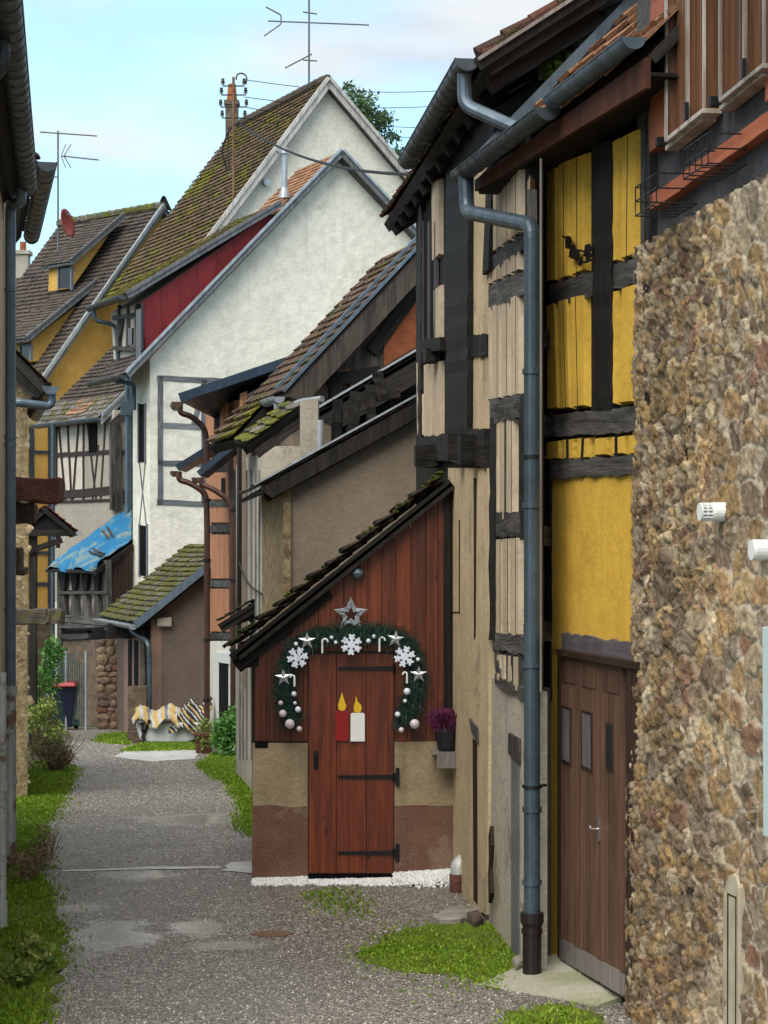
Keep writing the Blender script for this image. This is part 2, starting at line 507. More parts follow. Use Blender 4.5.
mr.inputs[1].default_value = .40; mr.inputs[2].default_value = .60; mr.inputs[3].default_value = .22; mr.inputs[4].default_value = .97
nz2 = wn('ShaderNodeTexNoise'); nt.links.new(mp.outputs[0], nz2.inputs['Vector']); nz2.inputs['Scale'].default_value = 3.1; nz2.inputs['Detail'].default_value = 5
cr = wn('ShaderNodeValToRGB'); nt.links.new(nz2.outputs[0], cr.inputs[0])
cr.color_ramp.elements[0].position = .38; cr.color_ramp.elements[0].color = (.68, .76, .88, 1)
cr.color_ramp.elements[1].position = .62; cr.color_ramp.elements[1].color = (.92, .955, .97, 1)
vm = wn('ShaderNodeVectorMath'); vm.operation = 'SCALE'; nt.links.new(cr.outputs[0], vm.inputs[0]); vm.inputs[3].default_value = 5.9
# clear gaps: the Nishita blue lifted by thin high cloud
vs_ = wn('ShaderNodeVectorMath'); vs_.operation = 'MULTIPLY_ADD'; nt.links.new(sky.outputs[0], vs_.inputs[0])
vs_.inputs[1].default_value = (.8, 1.0, 1.0); vs_.inputs[2].default_value = (1.9, 3.7, 4.5)
mx = wn('ShaderNodeMix'); mx.data_type = 'RGBA'; # the cover closes towards the zenith and behind the camera
sx = wn('ShaderNodeSeparateXYZ'); nt.links.new(tc.outputs['Generated'], sx.inputs[0])
zr = wn('ShaderNodeMapRange'); zr.interpolation_type = 'SMOOTHSTEP'; nt.links.new(sx.outputs[2], zr.inputs[0]); zr.inputs[1].default_value = .30; zr.inputs[2].default_value = .55
mxx = wn('ShaderNodeMath'); mxx.operation = 'MAXIMUM'; nt.links.new(mr.outputs[0], mxx.inputs[0]); nt.links.new(zr.outputs[0], mxx.inputs[1])
nt.links.new(mxx.outputs[0], mx.inputs['Factor'])
ia = [i for i in mx.inputs if i.name == 'A' and i.type == 'RGBA'][0]; ib = [i for i in mx.inputs if i.name == 'B' and i.type == 'RGBA'][0]
nt.links.new(vs_.outputs[0], ia); nt.links.new(vm.outputs[0], ib)
nt.links.new([o for o in mx.outputs if o.type == 'RGBA'][0], bg.inputs[0]); bg.inputs[1].default_value = .05

sl = bpy.data.lights.new('sun', 'SUN'); sl.energy = 1.5; sl.angle = math.radians(55); sl.color = (1, .93, .82)
so = bpy.data.objects.new('sun', sl); COL.objects.link(so)
sdir = V((math.sin(SUN_AZ) * math.cos(SUN_EL), math.cos(SUN_AZ) * math.cos(SUN_EL), math.sin(SUN_EL)))
so.rotation_euler = sdir.to_track_quat('Z', 'Y').to_euler()
SC.view_settings.view_transform = 'Standard'; SC.view_settings.look = 'None'; SC.view_settings.gamma = 1; SC.view_settings.use_curve_mapping = False
SC.view_settings.exposure = 1.7
SC.cycles.max_bounces = 6; SC.cycles.diffuse_bounces = 3

# ================================================================ materials
def lin(r, g, b):
    f = lambda x: ((x / 255 + .055) / 1.055) ** 2.4 if x > 10 else x / 255 / 12.92
    return (f(r), f(g), f(b))
M = {}
M['oldwood'] = wood('dark_old_timber', (.019, .016, .014), (.006, .0055, .005), 12, .9, .02)
M['barnwood'] = wood('weathered_brown_board', (.105, .085, .07), (.04, .033, .028), 14, .6, .015)
M['edgewood'] = wood('shutter_edge_highlight', (.42, .38, .33), (.20, .15, .11), 8, .7, .004, .45, .4)  # pale tone painting in the sky highlights on the shutter edges
M['greywood'] = wood('weathered_grey_timber', (.115, .107, .102), (.03, .028, .026), 9, .8, .03)
M['bluewood'] = wood('bluish_grey_timber', (.19, .20, .215), (.10, .108, .12), 16, .5, .004)
M['redwood'] = wood('red_brown_stained_boards', (.165, .036, .009), (.058, .010, .003), 22, .9, .002, .5, .4, knots=.7)
M['doorred'] = wood('red_brown_door_boards', (.175, .037, .009), (.07, .012, .004), 20, .6, .002, .45, .4, knots=.8)
M['brownwood'] = wood('brown_garage_boards', (.135, .075, .052), (.085, .045, .030), 24, .3, .002, .5, .35)
M['darkbrown'] = wood('dark_brown_frame', (.045, .026, .02), (.022, .013, .010), 20, .4, .002, .55)
M['warmwood'] = wood('varnished_shutter_wood', (.17, .075, .035), (.085, .036, .017), 20, .4, .002, .4, .45)
M['palewood'] = wood('pale_weathered_wood', (.52, .50, .48), (.30, .28, .26), 14, .4, .003, .4, .5)
M['kickgrey'] = wood('worn_grey_kick_board', (.22, .20, .185), (.13, .115, .105), 20, .4, .003)
M['plumwood'] = wood('plum_grey_lintel', (.115, .10, .11), (.07, .06, .068), 20, .4, .003)
M['fascia'] = wood('red_brown_fascia', (.11, .036, .018), (.055, .017, .010), 18, .3, .003)
M['orangewood'] = wood('orange_painted_timber', (.36, .105, .045), (.26, .07, .03), 10, .3, .004, .6)
M['mossbeam'] = wood('mossy_timber', (.14, .115, .09), (.06, .05, .04), 12, .5, .008, moss=(.10, .12, .02))
M['yellow'] = plaster('yellow_plaster', (.63, .395, .06), (.54, .325, .048), .1, 3, .003, .25, (.30, .17, .015))
M['beige'] = plaster('beige_plaster', (.60, .48, .31), (.50, .395, .25), .12, 2.4, .005, .4, (.16, .12, .07), patch=(.36, .31, .22))
M['cream'] = plaster('cream_infill_plaster', (.55, .455, .335), (.47, .38, .275), .1, 3, .004, .3, (.24, .19, .13))
M['greyplaster'] = plaster('pale_grey_render', (.47, .435, .37), (.39, .355, .30), .1, 2.6, .006, .45, (.15, .135, .11), patch=(.25, .225, .18))
M['greystrip'] = plaster('grey_cement', (.17, .175, .175), (.13, .13, .13), .1, 3, .004, .35)
M['taupe'] = plaster('taupe_render', (.24, .195, .148), (.20, .163, .123), .1, 1.6, .006, .3, (.12, .09, .065))
M['white'] = plaster('white_lime_render', (.77, .745, .66), (.69, .665, .58), .06, .5, .012, .28, (.40, .40, .34), patch=(.60, .58, .50), patchamt=.6)
M['white2'] = plaster('off_white_render', (.70, .68, .60), (.61, .59, .52), .06, 1.2, .012, .15, (.42, .42, .36))
M['ochre'] = plaster('ochre_plaster', (.56, .34, .09), (.48, .28, .07), .06, 1.5, .004, .2)
M['salmon'] = plaster('salmon_orange_plaster', (.42, .20, .11), (.37, .17, .09), .06, 2, .004, .25)
M['pinkgrey'] = plaster('mauve_brown_render', (.24, .155, .125), (.20, .13, .105), .08, 2, .004, .2)
M['leanwall'] = plaster('grey_brown_lean_to_render', (.135, .105, .088), (.11, .085, .07), .1, 1.8, .006, .3)
M['plinthtan'] = plaster('tan_plinth_render', (.36, .285, .18), (.29, .225, .14), .1, 3, .006, .4, (.10, .08, .05))
M['plinthred'] = plaster('red_brown_plinth_paint', (.19, .105, .075), (.15, .08, .055), .1, 3.5, .006, .45, (.06, .045, .03), patch=(.23, .16, .12), patchamt=.6)
M['htwhite'] = plaster('cream_white_infill', (.58, .53, .46), (.50, .45, .39), .1, 3, .004, .3, (.3, .26, .2))
M['lowbeige'] = plaster('grey_beige_render', (.36, .33, .28), (.31, .28, .235), .08, 1.5, .008, .3)
M['roughcast'] = plaster('grey_roughcast', (.115, .115, .125), (.075, .075, .085), .1, 6, .02, .2, spots=.7)
M['brickred'] = plaster('orange_brick_infill', (.33, .105, .045), (.25, .08, .035), .1, 8, .01, .3, spots=.6)
M['palestone'] = plaster('pale_yellow_rubble_face', (.50, .40, .24), (.30, .21, .11), .1, 9, .03, .2, spots=.9, patch=(.20, .13, .07))
M['sandstone'] = plaster('red_sandstone', (.22, .095, .075), (.13, .055, .045), .1, 5, .02, .3, spots=.5)
M['greystone'] = plaster('brown_grey_stone', (.20, .155, .115), (.12, .09, .065), .1, 5, .03, .3, spots=.5, patch=(.09, .065, .045))
M['flatstone'] = plaster('grey_flag_stone', (.36, .33, .29), (.25, .225, .19), .1, 6, .012, .2, patch=(.16, .15, .10))
M['tilebrown'] = tilemat('old_brown_roof_tiles', [(.055, .036, .028), (.10, .058, .04), (.135, .075, .05), (.085, .07, .06)], mossamt=.9, lo=.56, hi=.66)
M['tilemoss'] = tilemat('mossy_brown_roof_tiles', [(.07, .05, .035), (.11, .072, .045), (.15, .10, .06), (.10, .08, .055)], moss=(.17, .17, .018), lo=.55, hi=.64, scale=.8)
M['tilegreen'] = tilemat('moss_covered_tiles', [(.09, .085, .075), (.14, .13, .115), (.17, .15, .13), (.10, .09, .08)], moss=(.11, .12, .018), lo=.47, hi=.55, scale=2.6)
M['tileslate'] = tilemat('grey_brown_flat_tiles', [(.042, .036, .032), (.068, .055, .047), (.09, .07, .058), (.058, .05, .045)], moss=(.13, .12, .02), lo=.6, hi=.72, mossamt=.7)
M['tileorange'] = tilemat('orange_roof_tiles', [(.21, .10, .055), (.30, .16, .09), (.36, .20, .11), (.18, .09, .055)], lo=.68, hi=.8, mossamt=.5, lichen=.2)
M['tilered'] = tilemat('red_roof_tiles', [(.12, .035, .022), (.20, .055, .03), (.09, .03, .022), (.24, .085, .05)], lo=.66, hi=.8, mossamt=.5, lichen=.2)
M['tileworn'] = tilemat('worn_dark_red_tiles', [(.06, .03, .024), (.12, .042, .028), (.045, .028, .024), (.16, .07, .045)], lo=.5, hi=.62, mossamt=.8, lichen=.5)
M['tiledark'] = tilemat('dark_mossy_shed_tiles', [(.03, .025, .022), (.05, .04, .033), (.07, .052, .042)], moss=(.085, .095, .014), lo=.5, hi=.6)
M['zinc'] = metal('weathered_zinc', (.135, .185, .235), .42, .45, .3)
M['zincdark'] = metal('dark_zinc', (.075, .09, .105), .45, .4, .35)
M['zinclight'] = metal('pale_zinc', (.42, .46, .50), .38, .5, .2)
M['pipeblue'] = metal('blue_grey_painted_pipe', (.062, .092, .118), .36, .2, .35)
M['pipegrey'] = metal('grey_blue_zinc_pipe', (.17, .225, .27), .4, .2, .25)
M['pipebrown'] = metal('brown_copper_pipe', (.085, .038, .026), .4, .3, .3)
M['pipeiron'] = metal('black_brown_cast_iron', (.022, .014, .014), .45, .2, .3)
M['pipewhite'] = metal('pale_grey_iron_pipe', (.50, .52, .51), .5, .15, .15, rust=(.16, .06, .025))
M['iron'] = metal('black_wrought_iron', (.012, .012, .013), .5, .3, .2)
M['antenna'] = metal('grey_aluminium', (.16, .17, .18), .5, .4, .2)
M['steel'] = metal('bright_steel', (.55, .55, .54), .25, .9, .1)
M['rust'] = metal('rusty_iron_plate', (.20, .11, .06), .7, .1, .4)
M['bluemetal'] = metal('blue_black_sheet_metal', (.035, .055, .085), .35, .35, .3)
M['redclad'] = wood('dark_red_cladding', (.17, .018, .022), (.13, .014, .017), 6, .25, .002, .6)
M['pvc'] = plain('white_pvc', (.72, .75, .74), .35, .4, var=.06)
M['pvccream'] = plain('cream_plastic_duct', (.46, .41, .30), .5, .3, var=.3, scale=6)
M['panelblue'] = plain('pale_blue_painted_board', (.47, .60, .61), .5, .3, var=.1, scale=5)
M['crack'] = plain('earth_brown_crack', (.045, .03, .02), .9, .1)
M['glass'] = plain('dark_window_glass', (.012, .015, .018), .06, .6, var=0)
M['void'] = plain('dark_opening', (.006, .006, .007), .9, .1)
M['whitepaint'] = plain('white_paint', (.80, .81, .82), .4, .35, var=.05)
M['redpaint'] = plain('red_paint', (.27, .006, .007), .4, .35, var=.1)
M['yellowpaint'] = plain('yellow_paint', (.80, .50, .015), .4, .35, var=.1)
M['silver'] = metal('silver_glitter', (.62, .68, .74), .28, .55, .35)
M['snow'] = plain('white_glitter', (.74, .80, .92), .4, .5, var=.12, scale=60)
M['bauble'] = plain('pearly_bauble', (.62, .56, .60), .18, .6, var=.08)
M['garland'] = leafmat('dark_fir_needles', (.008, .024, .018), (.02, .055, .04), (.035, .085, .06), .1)
M['binblue'] = plain('dark_blue_plastic', (.008, .011, .03), .4, .4)
M['binred'] = plain('red_plastic', (.26, .012, .018), .4, .4)
M['tarpblue'] = plaster('blue_tarpaulin', (.014, .16, .33), (.010, .12, .26), .1, 2.6, .01, .3, (.08, .19, .25), patch=(.17, .23, .20), patchamt=1.0, rough=.45)
M['tarpwhite'] = plain('white_tarpaulin', (.58, .60, .60), .45, .35, var=.15, scale=5, bump=.01)
M['terracotta'] = plain('terracotta_pot', (.12, .055, .035), .8, .2, var=.3)
M['potdark'] = plain('dark_pot', (.02, .02, .026), .5, .3)
M['satred'] = plain('dull_red_dish', (.30, .055, .05), .5, .3)
M['cable'] = plain('black_cable', (.015, .015, .016), .6, .2)
M['ceramic'] = plain('dark_ceramic', (.03, .03, .03), .3, .5)
M['leafgreen'] = leafmat('bright_green_leaves', (.045, .14, .035), (.11, .28, .06), (.22, .42, .10))
M['leafdark'] = leafmat('tree_leaves', (.035, .07, .03), (.07, .13, .05), (.12, .19, .08))
M['leafyellow'] = leafmat('yellow_green_leaves', (.09, .15, .03), (.21, .28, .06), (.36, .38, .10))
M['drystalk'] = leafmat('dry_brown_stalks', (.10, .065, .04), (.22, .15, .09), (.38, .29, .18), .15)
M['heather'] = leafmat('purple_heather', (.05, .008, .03), (.11, .016, .06), (.19, .035, .11), .1)
M['grass'] = leafmat('wet_grass_blades', (.075, .145, .012), (.18, .31, .02), (.37, .46, .06), .3)
M['mossclump'] = plain('moss_cushion', (.055, .085, .008), .95, .1, var=.6, scale=30, bump=.03)
M['gravelwhite'] = plain('white_pebble', (.74, .76, .77), .6, .3, var=.12, tint=.3)
M['bark'] = plain('tree_bark', (.06, .045, .035), .9, .1, var=.4)

# ---- ground materials
k = NT('gravel_lane'); o = k.obj()
vc = k.vor(o, 58); vf = k.vor(o, 120)
n1 = k.noise(o, .55, 6, .65, .4); n2 = k.noise(k.mapping(o, (.5, 1.4, 1)), .8, 5, .6)
cs = k.sep(vc[1])
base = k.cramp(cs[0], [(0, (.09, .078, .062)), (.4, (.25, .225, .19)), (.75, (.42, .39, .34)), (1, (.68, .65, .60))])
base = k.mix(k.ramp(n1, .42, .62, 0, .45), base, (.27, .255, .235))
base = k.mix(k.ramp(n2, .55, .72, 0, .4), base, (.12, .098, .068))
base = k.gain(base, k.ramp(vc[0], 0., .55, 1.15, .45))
# standing water: shallow wet places at these spots of the lane (centre x, y, half widths)
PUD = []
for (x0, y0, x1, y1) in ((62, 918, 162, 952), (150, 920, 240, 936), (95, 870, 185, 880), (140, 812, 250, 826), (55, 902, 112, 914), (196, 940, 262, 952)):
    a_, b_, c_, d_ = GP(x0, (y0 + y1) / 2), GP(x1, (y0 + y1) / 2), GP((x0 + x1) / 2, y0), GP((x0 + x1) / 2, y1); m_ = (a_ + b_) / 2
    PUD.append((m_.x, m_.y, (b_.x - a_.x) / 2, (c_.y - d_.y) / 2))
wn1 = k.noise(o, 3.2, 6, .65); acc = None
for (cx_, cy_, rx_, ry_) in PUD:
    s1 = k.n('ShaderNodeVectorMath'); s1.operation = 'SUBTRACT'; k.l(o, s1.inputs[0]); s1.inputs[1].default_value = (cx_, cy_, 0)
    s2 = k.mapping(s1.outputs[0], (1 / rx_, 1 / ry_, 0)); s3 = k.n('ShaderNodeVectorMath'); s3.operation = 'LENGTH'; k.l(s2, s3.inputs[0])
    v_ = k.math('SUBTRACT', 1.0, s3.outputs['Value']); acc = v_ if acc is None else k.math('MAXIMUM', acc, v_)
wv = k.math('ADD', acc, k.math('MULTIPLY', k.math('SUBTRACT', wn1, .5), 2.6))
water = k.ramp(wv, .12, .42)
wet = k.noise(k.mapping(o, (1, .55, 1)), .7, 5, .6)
base = k.mix(k.ramp(wv, -.15, .5, 0, .6), base, (.46, .45, .43))  # pale tone painted in for the bright sky reflection on the puddles
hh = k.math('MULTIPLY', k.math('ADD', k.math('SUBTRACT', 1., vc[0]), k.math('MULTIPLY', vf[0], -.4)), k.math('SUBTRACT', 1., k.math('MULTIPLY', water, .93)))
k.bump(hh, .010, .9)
rg = k.math('MULTIPLY', k.ramp(wet, .40, .62, .26, .6), k.math('SUBTRACT', 1., k.math('MULTIPLY', water, .85)))
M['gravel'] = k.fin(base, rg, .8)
k = NT('damp_earth'); o = k.obj(); n1 = k.noise(o, 1.3, 7, .7); n2 = k.noise(o, 40, 4, .7)
c = k.mix(k.ramp(n1, .35, .65), (.085, .068, .045), (.05, .065, .018)); c = k.gain(c, k.ramp(n2, .25, .75, .6, 1.3)); k.bump(n2, .02)
M['earth'] = k.fin(c, .9, .2)
k = NT('mossy_turf'); o = k.obj(); n1 = k.noise(o, 2.3, 7, .7); n2 = k.noise(o, 60, 4, .7)
c = k.mix(k.ramp(n1, .35, .65), (.19, .27, .016), (.12, .15, .024)); c = k.mix(k.ramp(n2, .48, .66, 0, .75), c, (.10, .08, .05)); k.bump(n2, .03)
M['turf'] = k.fin(c, .9, .2)
k = NT('pale_concrete'); o = k.obj(); n1 = k.noise(o, 1.6, 7, .7); n2 = k.noise(o, 50, 4, .7)
c = k.mix(k.ramp(n1, .4, .6), (.34, .33, .27), (.25, .26, .16)); c = k.gain(c, k.ramp(n2, .25, .75, .8, 1.2)); k.bump(n2, .006)
M['concrete'] = k.fin(c, .8, .3)
k = NT('pale_paving'); o = k.obj(); n1 = k.noise(o, 2.6, 7, .7); n2 = k.noise(o, 50, 4, .7)
c = k.mix(k.ramp(n1, .4, .6), (.58, .58, .57), (.42, .42, .41)); c = k.gain(c, k.ramp(n2, .25, .75, .8, 1.15)); k.bump(n2, .006)
M['paving'] = k.fin(c, .5, .4)
# ================================================================ ground
def strip_mesh(name, rows, mat, kind='structure'):
    """rows: list of lists of points, same count each"""
    vs = [tuple(p) for r in rows for p in r]; n = len(rows[0]); fs = []
    for i in range(len(rows) - 1):
        for j in range(n - 1): fs.append((i * n + j, i * n + j + 1, (i + 1) * n + j + 1, (i + 1) * n + j))
    return np_mesh(name, np.array(vs), np.array(fs), mat, kind=kind, smooth=True)

ys = list(np.arange(-12, 62, .75)) + [80, 120, 200, 400, 900]
strip_mesh('ground', [[V((x, y, gz(y) - .012)) for x in (-500, -60, -20, -6, -3, 0, 3, 6, 20, 60, 500)] for y in ys], M['earth'])

def interp(tab, y):
    for (a, xa), (b, xb) in zip(tab, tab[1:]):
        if (a - y) * (b - y) <= 0: return xa + (xb - xa) * (y - a) / (b - a)
    return tab[0][1] if abs(y - tab[0][0]) < abs(y - tab[-1][0]) else tab[-1][1]
LEFT = [(1060, 30), (1024, 42), (960, 62), (920, 58), (880, 42), (850, 36), (800, 62), (770, 74), (745, 72), (735, 72), (727, 60)]
RIGHT = [(1060, 720), (1015, 690), (960, 540), (900, 470), (880, 455), (868, 330), (840, 262), (800, 244), (770, 232), (755, 222), (745, 190), (735, 170), (727, 132)]
rows = []
for y in (-6, -2, 2, 6, 9, 10.5): rows.append([V((-1.7 + 3.3 * t, y, gz(y))) for t in np.linspace(0, 1, 9)])
py = 1045.
while py > 727:
    xl = interp(LEFT, py) + random.uniform(-5, 5) * (py - 650) / 300; xr = interp(RIGHT, py) + random.uniform(-3, 3)
    rows.append([GP(xl + (xr - xl) * t, py) for t in np.linspace(0, 1, 9)]); py -= max(1.0, (py - 700) / 40)
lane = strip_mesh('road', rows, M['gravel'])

def ragged(pxpoly, step=.12, jit=.05, up=.004):
    """ground polygon through px corners with an irregular outline"""
    pts = [GP(*q) for q in pxpoly]; outp = []
    for a, b in zip(pts, pts[1:] + pts[:1]):
        k = max(1, int((b - a).length / step))
        for i in range(k):
            q = a.lerp(b, i / k); d = (b - a).normalized(); s = V((d.y, -d.x, 0)) * random.uniform(-jit, jit)
            q = q + s; q.z = gz(q.y) + up; outp.append(q)
    return outp
def ground_sheet(name, pxpoly, mat, up=.004, jit=.05, step=.12, thick=0.0, kind='structure'):
    """flat patch that follows the ground, cut from a fine grid so that it keeps the slope"""
    pts = ragged(pxpoly, step, jit, up); bm = bmesh.new()
    f = bm.faces.new([bm.verts.new(p) for p in pts])
    if f.normal.z < 0: f.normal_flip()
    bmesh.ops.triangulate(bm, faces=bm.faces)
    if thick:
        r = bmesh.ops.extrude_face_region(bm, geom=bm.faces[:]); bmesh.ops.translate(bm, verts=[e for e in r['geom'] if isinstance(e, bmesh.types.BMVert)], vec=(0, 0, thick))
        bmesh.ops.recalc_face_normals(bm, faces=bm.faces)
    me = bpy.data.meshes.new(name); bm.to_mesh(me); bm.free(); me.materials.append(mat)
    o = bpy.data.objects.new(name, me); COL.objects.link(o); o['kind'] = kind
    return o

def inside(poly, x, y):
    c = False; n = len(poly)
    for i in range(n):
        x1, y1 = poly[i]; x2, y2 = poly[i - 1]
        if (y1 > y) != (y2 > y) and x < (x2 - x1) * (y - y1) / (y2 - y1) + x1: c = not c
    return c
def grass_on(name, polys, seed=1):
    """polys: (px polygon, blades per m2, height m, clump)"""
    r = random.Random(seed); vs = []; fs = []; ts = []
    for pxp, dens, hgt, clump in polys:
        w = [GP(*q) for q in pxp]; poly = [(p.x, p.y) for p in w]
        x0, x1 = min(p[0] for p in poly), max(p[0] for p in poly); y0, y1 = min(p[1] for p in poly), max(p[1] for p in poly)
        n = int((x1 - x0) * (y1 - y0) * dens)
        ctr = [(r.uniform(x0, x1), r.uniform(y0, y1), r.uniform(.08, .3)) for _ in range(int((x1 - x0) * (y1 - y0) * 5) + 3)]
        for _ in range(n):
            x, y = r.uniform(x0, x1), r.uniform(y0, y1)
            if clump and r.random() < clump:
                c = r.choice(ctr); x = r.gauss(c[0], c[2]); y = r.gauss(c[1], c[2])
            if not inside(poly, x + r.gauss(0, .07), y + r.gauss(0, .12)): continue
            h = hgt * .75 * r.uniform(.35, 1.3); a = r.uniform(0, 6.283); wd = r.uniform(.004, .008) * (1 + y / 40)
            b = r.uniform(0, 6.283); ln = h * r.uniform(.1, .8); z = gz(y) + .002
            dx, dy = math.cos(a) * wd, math.sin(a) * wd; k = len(vs)
            mx_, my_ = math.cos(b) * ln, math.sin(b) * ln
            vs += [(x - dx, y - dy, z), (x + dx, y + dy, z), (x + mx_ * .4 + dx * .8, y + my_ * .4 + dy * .8, z + h * .6),
                   (x + mx_ * .4 - dx * .8, y + my_ * .4 - dy * .8, z + h * .6), (x + mx_, y + my_, z + h), (x + mx_ + dx * .1, y + my_ + dy * .1, z + h)]
            fs += [(k, k + 1, k + 2, k + 3), (k + 3, k + 2, k + 5, k + 4)]
            t = min(1, max(0, r.gauss(.5, .25))); ts += [(t, .5, .5)] * 6
    return np_mesh(name, np.array(vs), np.array(fs), M['grass'], tint=np.array(ts), kind='stuff')

G_LEFT = [(-40, 1060), (44, 1060), (42, 1024), (58, 985), (64, 950), (60, 920), (46, 885), (38, 850), (52, 815), (70, 785), (76, 768), (40, 760), (12, 800), (6, 860), (-30, 930)]
G_FRONT = [(356, 957), (395, 932), (430, 925), (500, 922), (527, 950), (524, 972), (500, 990), (455, 975), (400, 972)]
G_NEAR = [(505, 1012), (560, 1004), (598, 1012), (600, 1050), (480, 1050)]
G_SHED = [(302, 892), (345, 886), (378, 912), (350, 922), (318, 910)]
G_RIGHT = [(196, 765), (214, 755), (252, 752), (256, 800), (256, 838), (240, 830), (244, 805), (228, 783)]
G_FAR = [(98, 742), (104, 735), (130, 734), (128, 745)]
G_TUB = [(120, 752), (150, 741), (200, 742), (205, 750)]
for nm, g in (('grass_verge', G_LEFT), ('grass_verge', G_FRONT), ('grass_verge', G_NEAR), ('grass_verge', G_RIGHT), ('grass_verge', G_FAR)):
    ground_sheet(nm, g, M['turf'], .004, .05)
grass_on('grass', [(G_LEFT, 2300, .030, .7), ([(-40, 1060), (40, 1060), (50, 985), (35, 930), (-30, 940)], 600, .06, .7), (G_FRONT, 2600, .026, .7), (G_NEAR, 2800, .03, .6), (G_SHED, 900, .03, .6), ([(330, 965), (380, 925), (470, 915), (540, 960), (520, 1010), (420, 1000)], 150, .025, .9), ([(40, 1060), (75, 1000), (85, 940), (60, 870), (85, 790), (60, 780), (30, 850), (30, 1060)], 90, .03, .9),
                   (G_RIGHT, 2400, .055, .5), (G_FAR, 2600, .07, .3), (G_TUB, 1500, .06, .5)])
# concrete apron in front of the garage door: a wedge that rises to the sill
MBp = MB()
a0, a1, a2, a3, a4 = GP(478, 985), GP(520, 968), GP(560, 958), GP(622, 997), GP(598, 1006)
MBp.frustum([a0 - V((0, 0, .03)), a1 - V((0, 0, .03)), a2 + V((.12, 0, -.03)), a3 + V((.15, 0, -.03)), a4 - V((0, 0, .03))],
            [a0 + V((0, 0, .004)), a1 + V((0, 0, .02)), a2 + V((.12, 0, .075)), a3 + V((.15, 0, .055)), a4 + V((0, 0, .006))])
tag(MBp.build('pavement', M['concrete']), kind='structure')
ground_sheet('pavement', [(114, 757), (128, 750), (168, 748), (197, 751), (196, 759), (150, 762)], M['paving'], .006, .03)
ground_sheet('pavement', [(62, 870.5), (150, 867.5), (222, 866.5), (222, 868.5), (150, 869.5), (62, 872)], M['paving'], .005, .03, .1)
ground_sheet('pavement', [(222, 871), (232, 863), (254, 862), (254, 874)], M['paving'], .007, .03)
# white gravel bed at the shed foot: pebbles one could not count
r = random.Random(5); pv = []; pf = []; pt = []
def heap(x):      # height of the heap against the wall, rising to the right, trodden down at the door
    t = (x + 1.12) / 1.75; h = .035 + .085 * max(0, min(1, t)) ** 1.3
    return h * (.45 if -.66 < x < .08 else 1)
for _ in range(6500):
    x = r.uniform(-1.12, .60); d = abs(r.gauss(0, .5)) * .22; H = heap(x); wd = (.10 + H * 1.6) * (.8 + .35 * math.sin(x * 9) * math.sin(x * 23 + 1))
    if d > wd * r.uniform(.6, 1.35): continue
    y = 17.07 - d
    s = r.uniform(.009, .022); k = len(pv); z = gz(y) + max(.004, H * (1 - d / wd)) + r.uniform(-.004, .008)
    for dx, dy, dz in ((1, 0, 0), (0, 1, 0), (-1, 0, 0), (0, -1, 0), (0, 0, .8), (0, 0, -.8)):
        pv.append((x + dx * s * r.uniform(.7, 1.2), y + dy * s * r.uniform(.7, 1.2), z + dz * s))
    for a, b in ((0, 1), (1, 2), (2, 3), (3, 0)): pf.append((k + a, k + b, k + 4)); pf.append((k + b, k + a, k + 5))
    pt += [(r.random(), .5, .5)] * 6
np_mesh('white_gravel', np.array(pv), np.array(pf), M['gravelwhite'], tint=np.array(pt), kind='stuff')
# loose gravel lying on the lane: stones nobody could count
g_ = np.random.default_rng(21); N = 80000
ys_ = 10.8 + 30 * g_.random(N) ** 1.9; pxl = np.array([interp(LEFT, CY + F * (EYE - gz(y)) / y) for y in ys_]); pxr = np.array([interp(RIGHT, CY + F * (EYE - gz(y)) / y) for y in ys_])
xs_ = ((pxl - 8 + (pxr - pxl + 16) * g_.random(N)) - CX) / F * ys_
zs_ = np.array([gz(y) for y in ys_]); sz = (.0028 + .0058 * g_.random(N) ** 2.4) * (1 + np.clip(ys_ - 12, 0, 30) * .02)
o8 = np.array([(1, 0, 0), (0, 1, 0), (-1, 0, 0), (0, -1, 0), (0, 0, 1)], float)
vv = np.stack([xs_, ys_, zs_], 1)[:, None, :] + o8[None] * sz[:, None, None] * (.65 + .7 * g_.random((N, 5, 1))) * np.array([1, 1, .75])
keep_ = np.ones(N, bool)
for (cx_, cy_, rx_, ry_) in PUD: keep_ &= ((xs_ - cx_) / rx_) ** 2 + ((ys_ - cy_) / ry_) ** 2 > .55 + .5 * g_.random(N)
vv = vv[keep_]; N = len(vv)
ff = np.array([(0, 1, 4), (1, 2, 4), (2, 3, 4), (3, 0, 4)])[None] + (np.arange(N) * 5)[:, None, None]
tt = np.repeat(np.stack([g_.random(N) ** 1.3, np.full(N, .5), g_.random(N)], 1), 5, 0)
k = NT('loose_gravel'); t = k.sep(k.attr('tint'))
M['loosegravel'] = k.fin(k.cramp(t[0], [(0, (.07, .06, .048)), (.4, (.23, .205, .17)), (.75, (.42, .39, .345)), (1, (.66, .63, .58))]), .42, .45)
np_mesh('gravel', vv.reshape(-1, 3), ff.reshape(-1, 3), M['loosegravel'], tint=tt, kind='stuff')
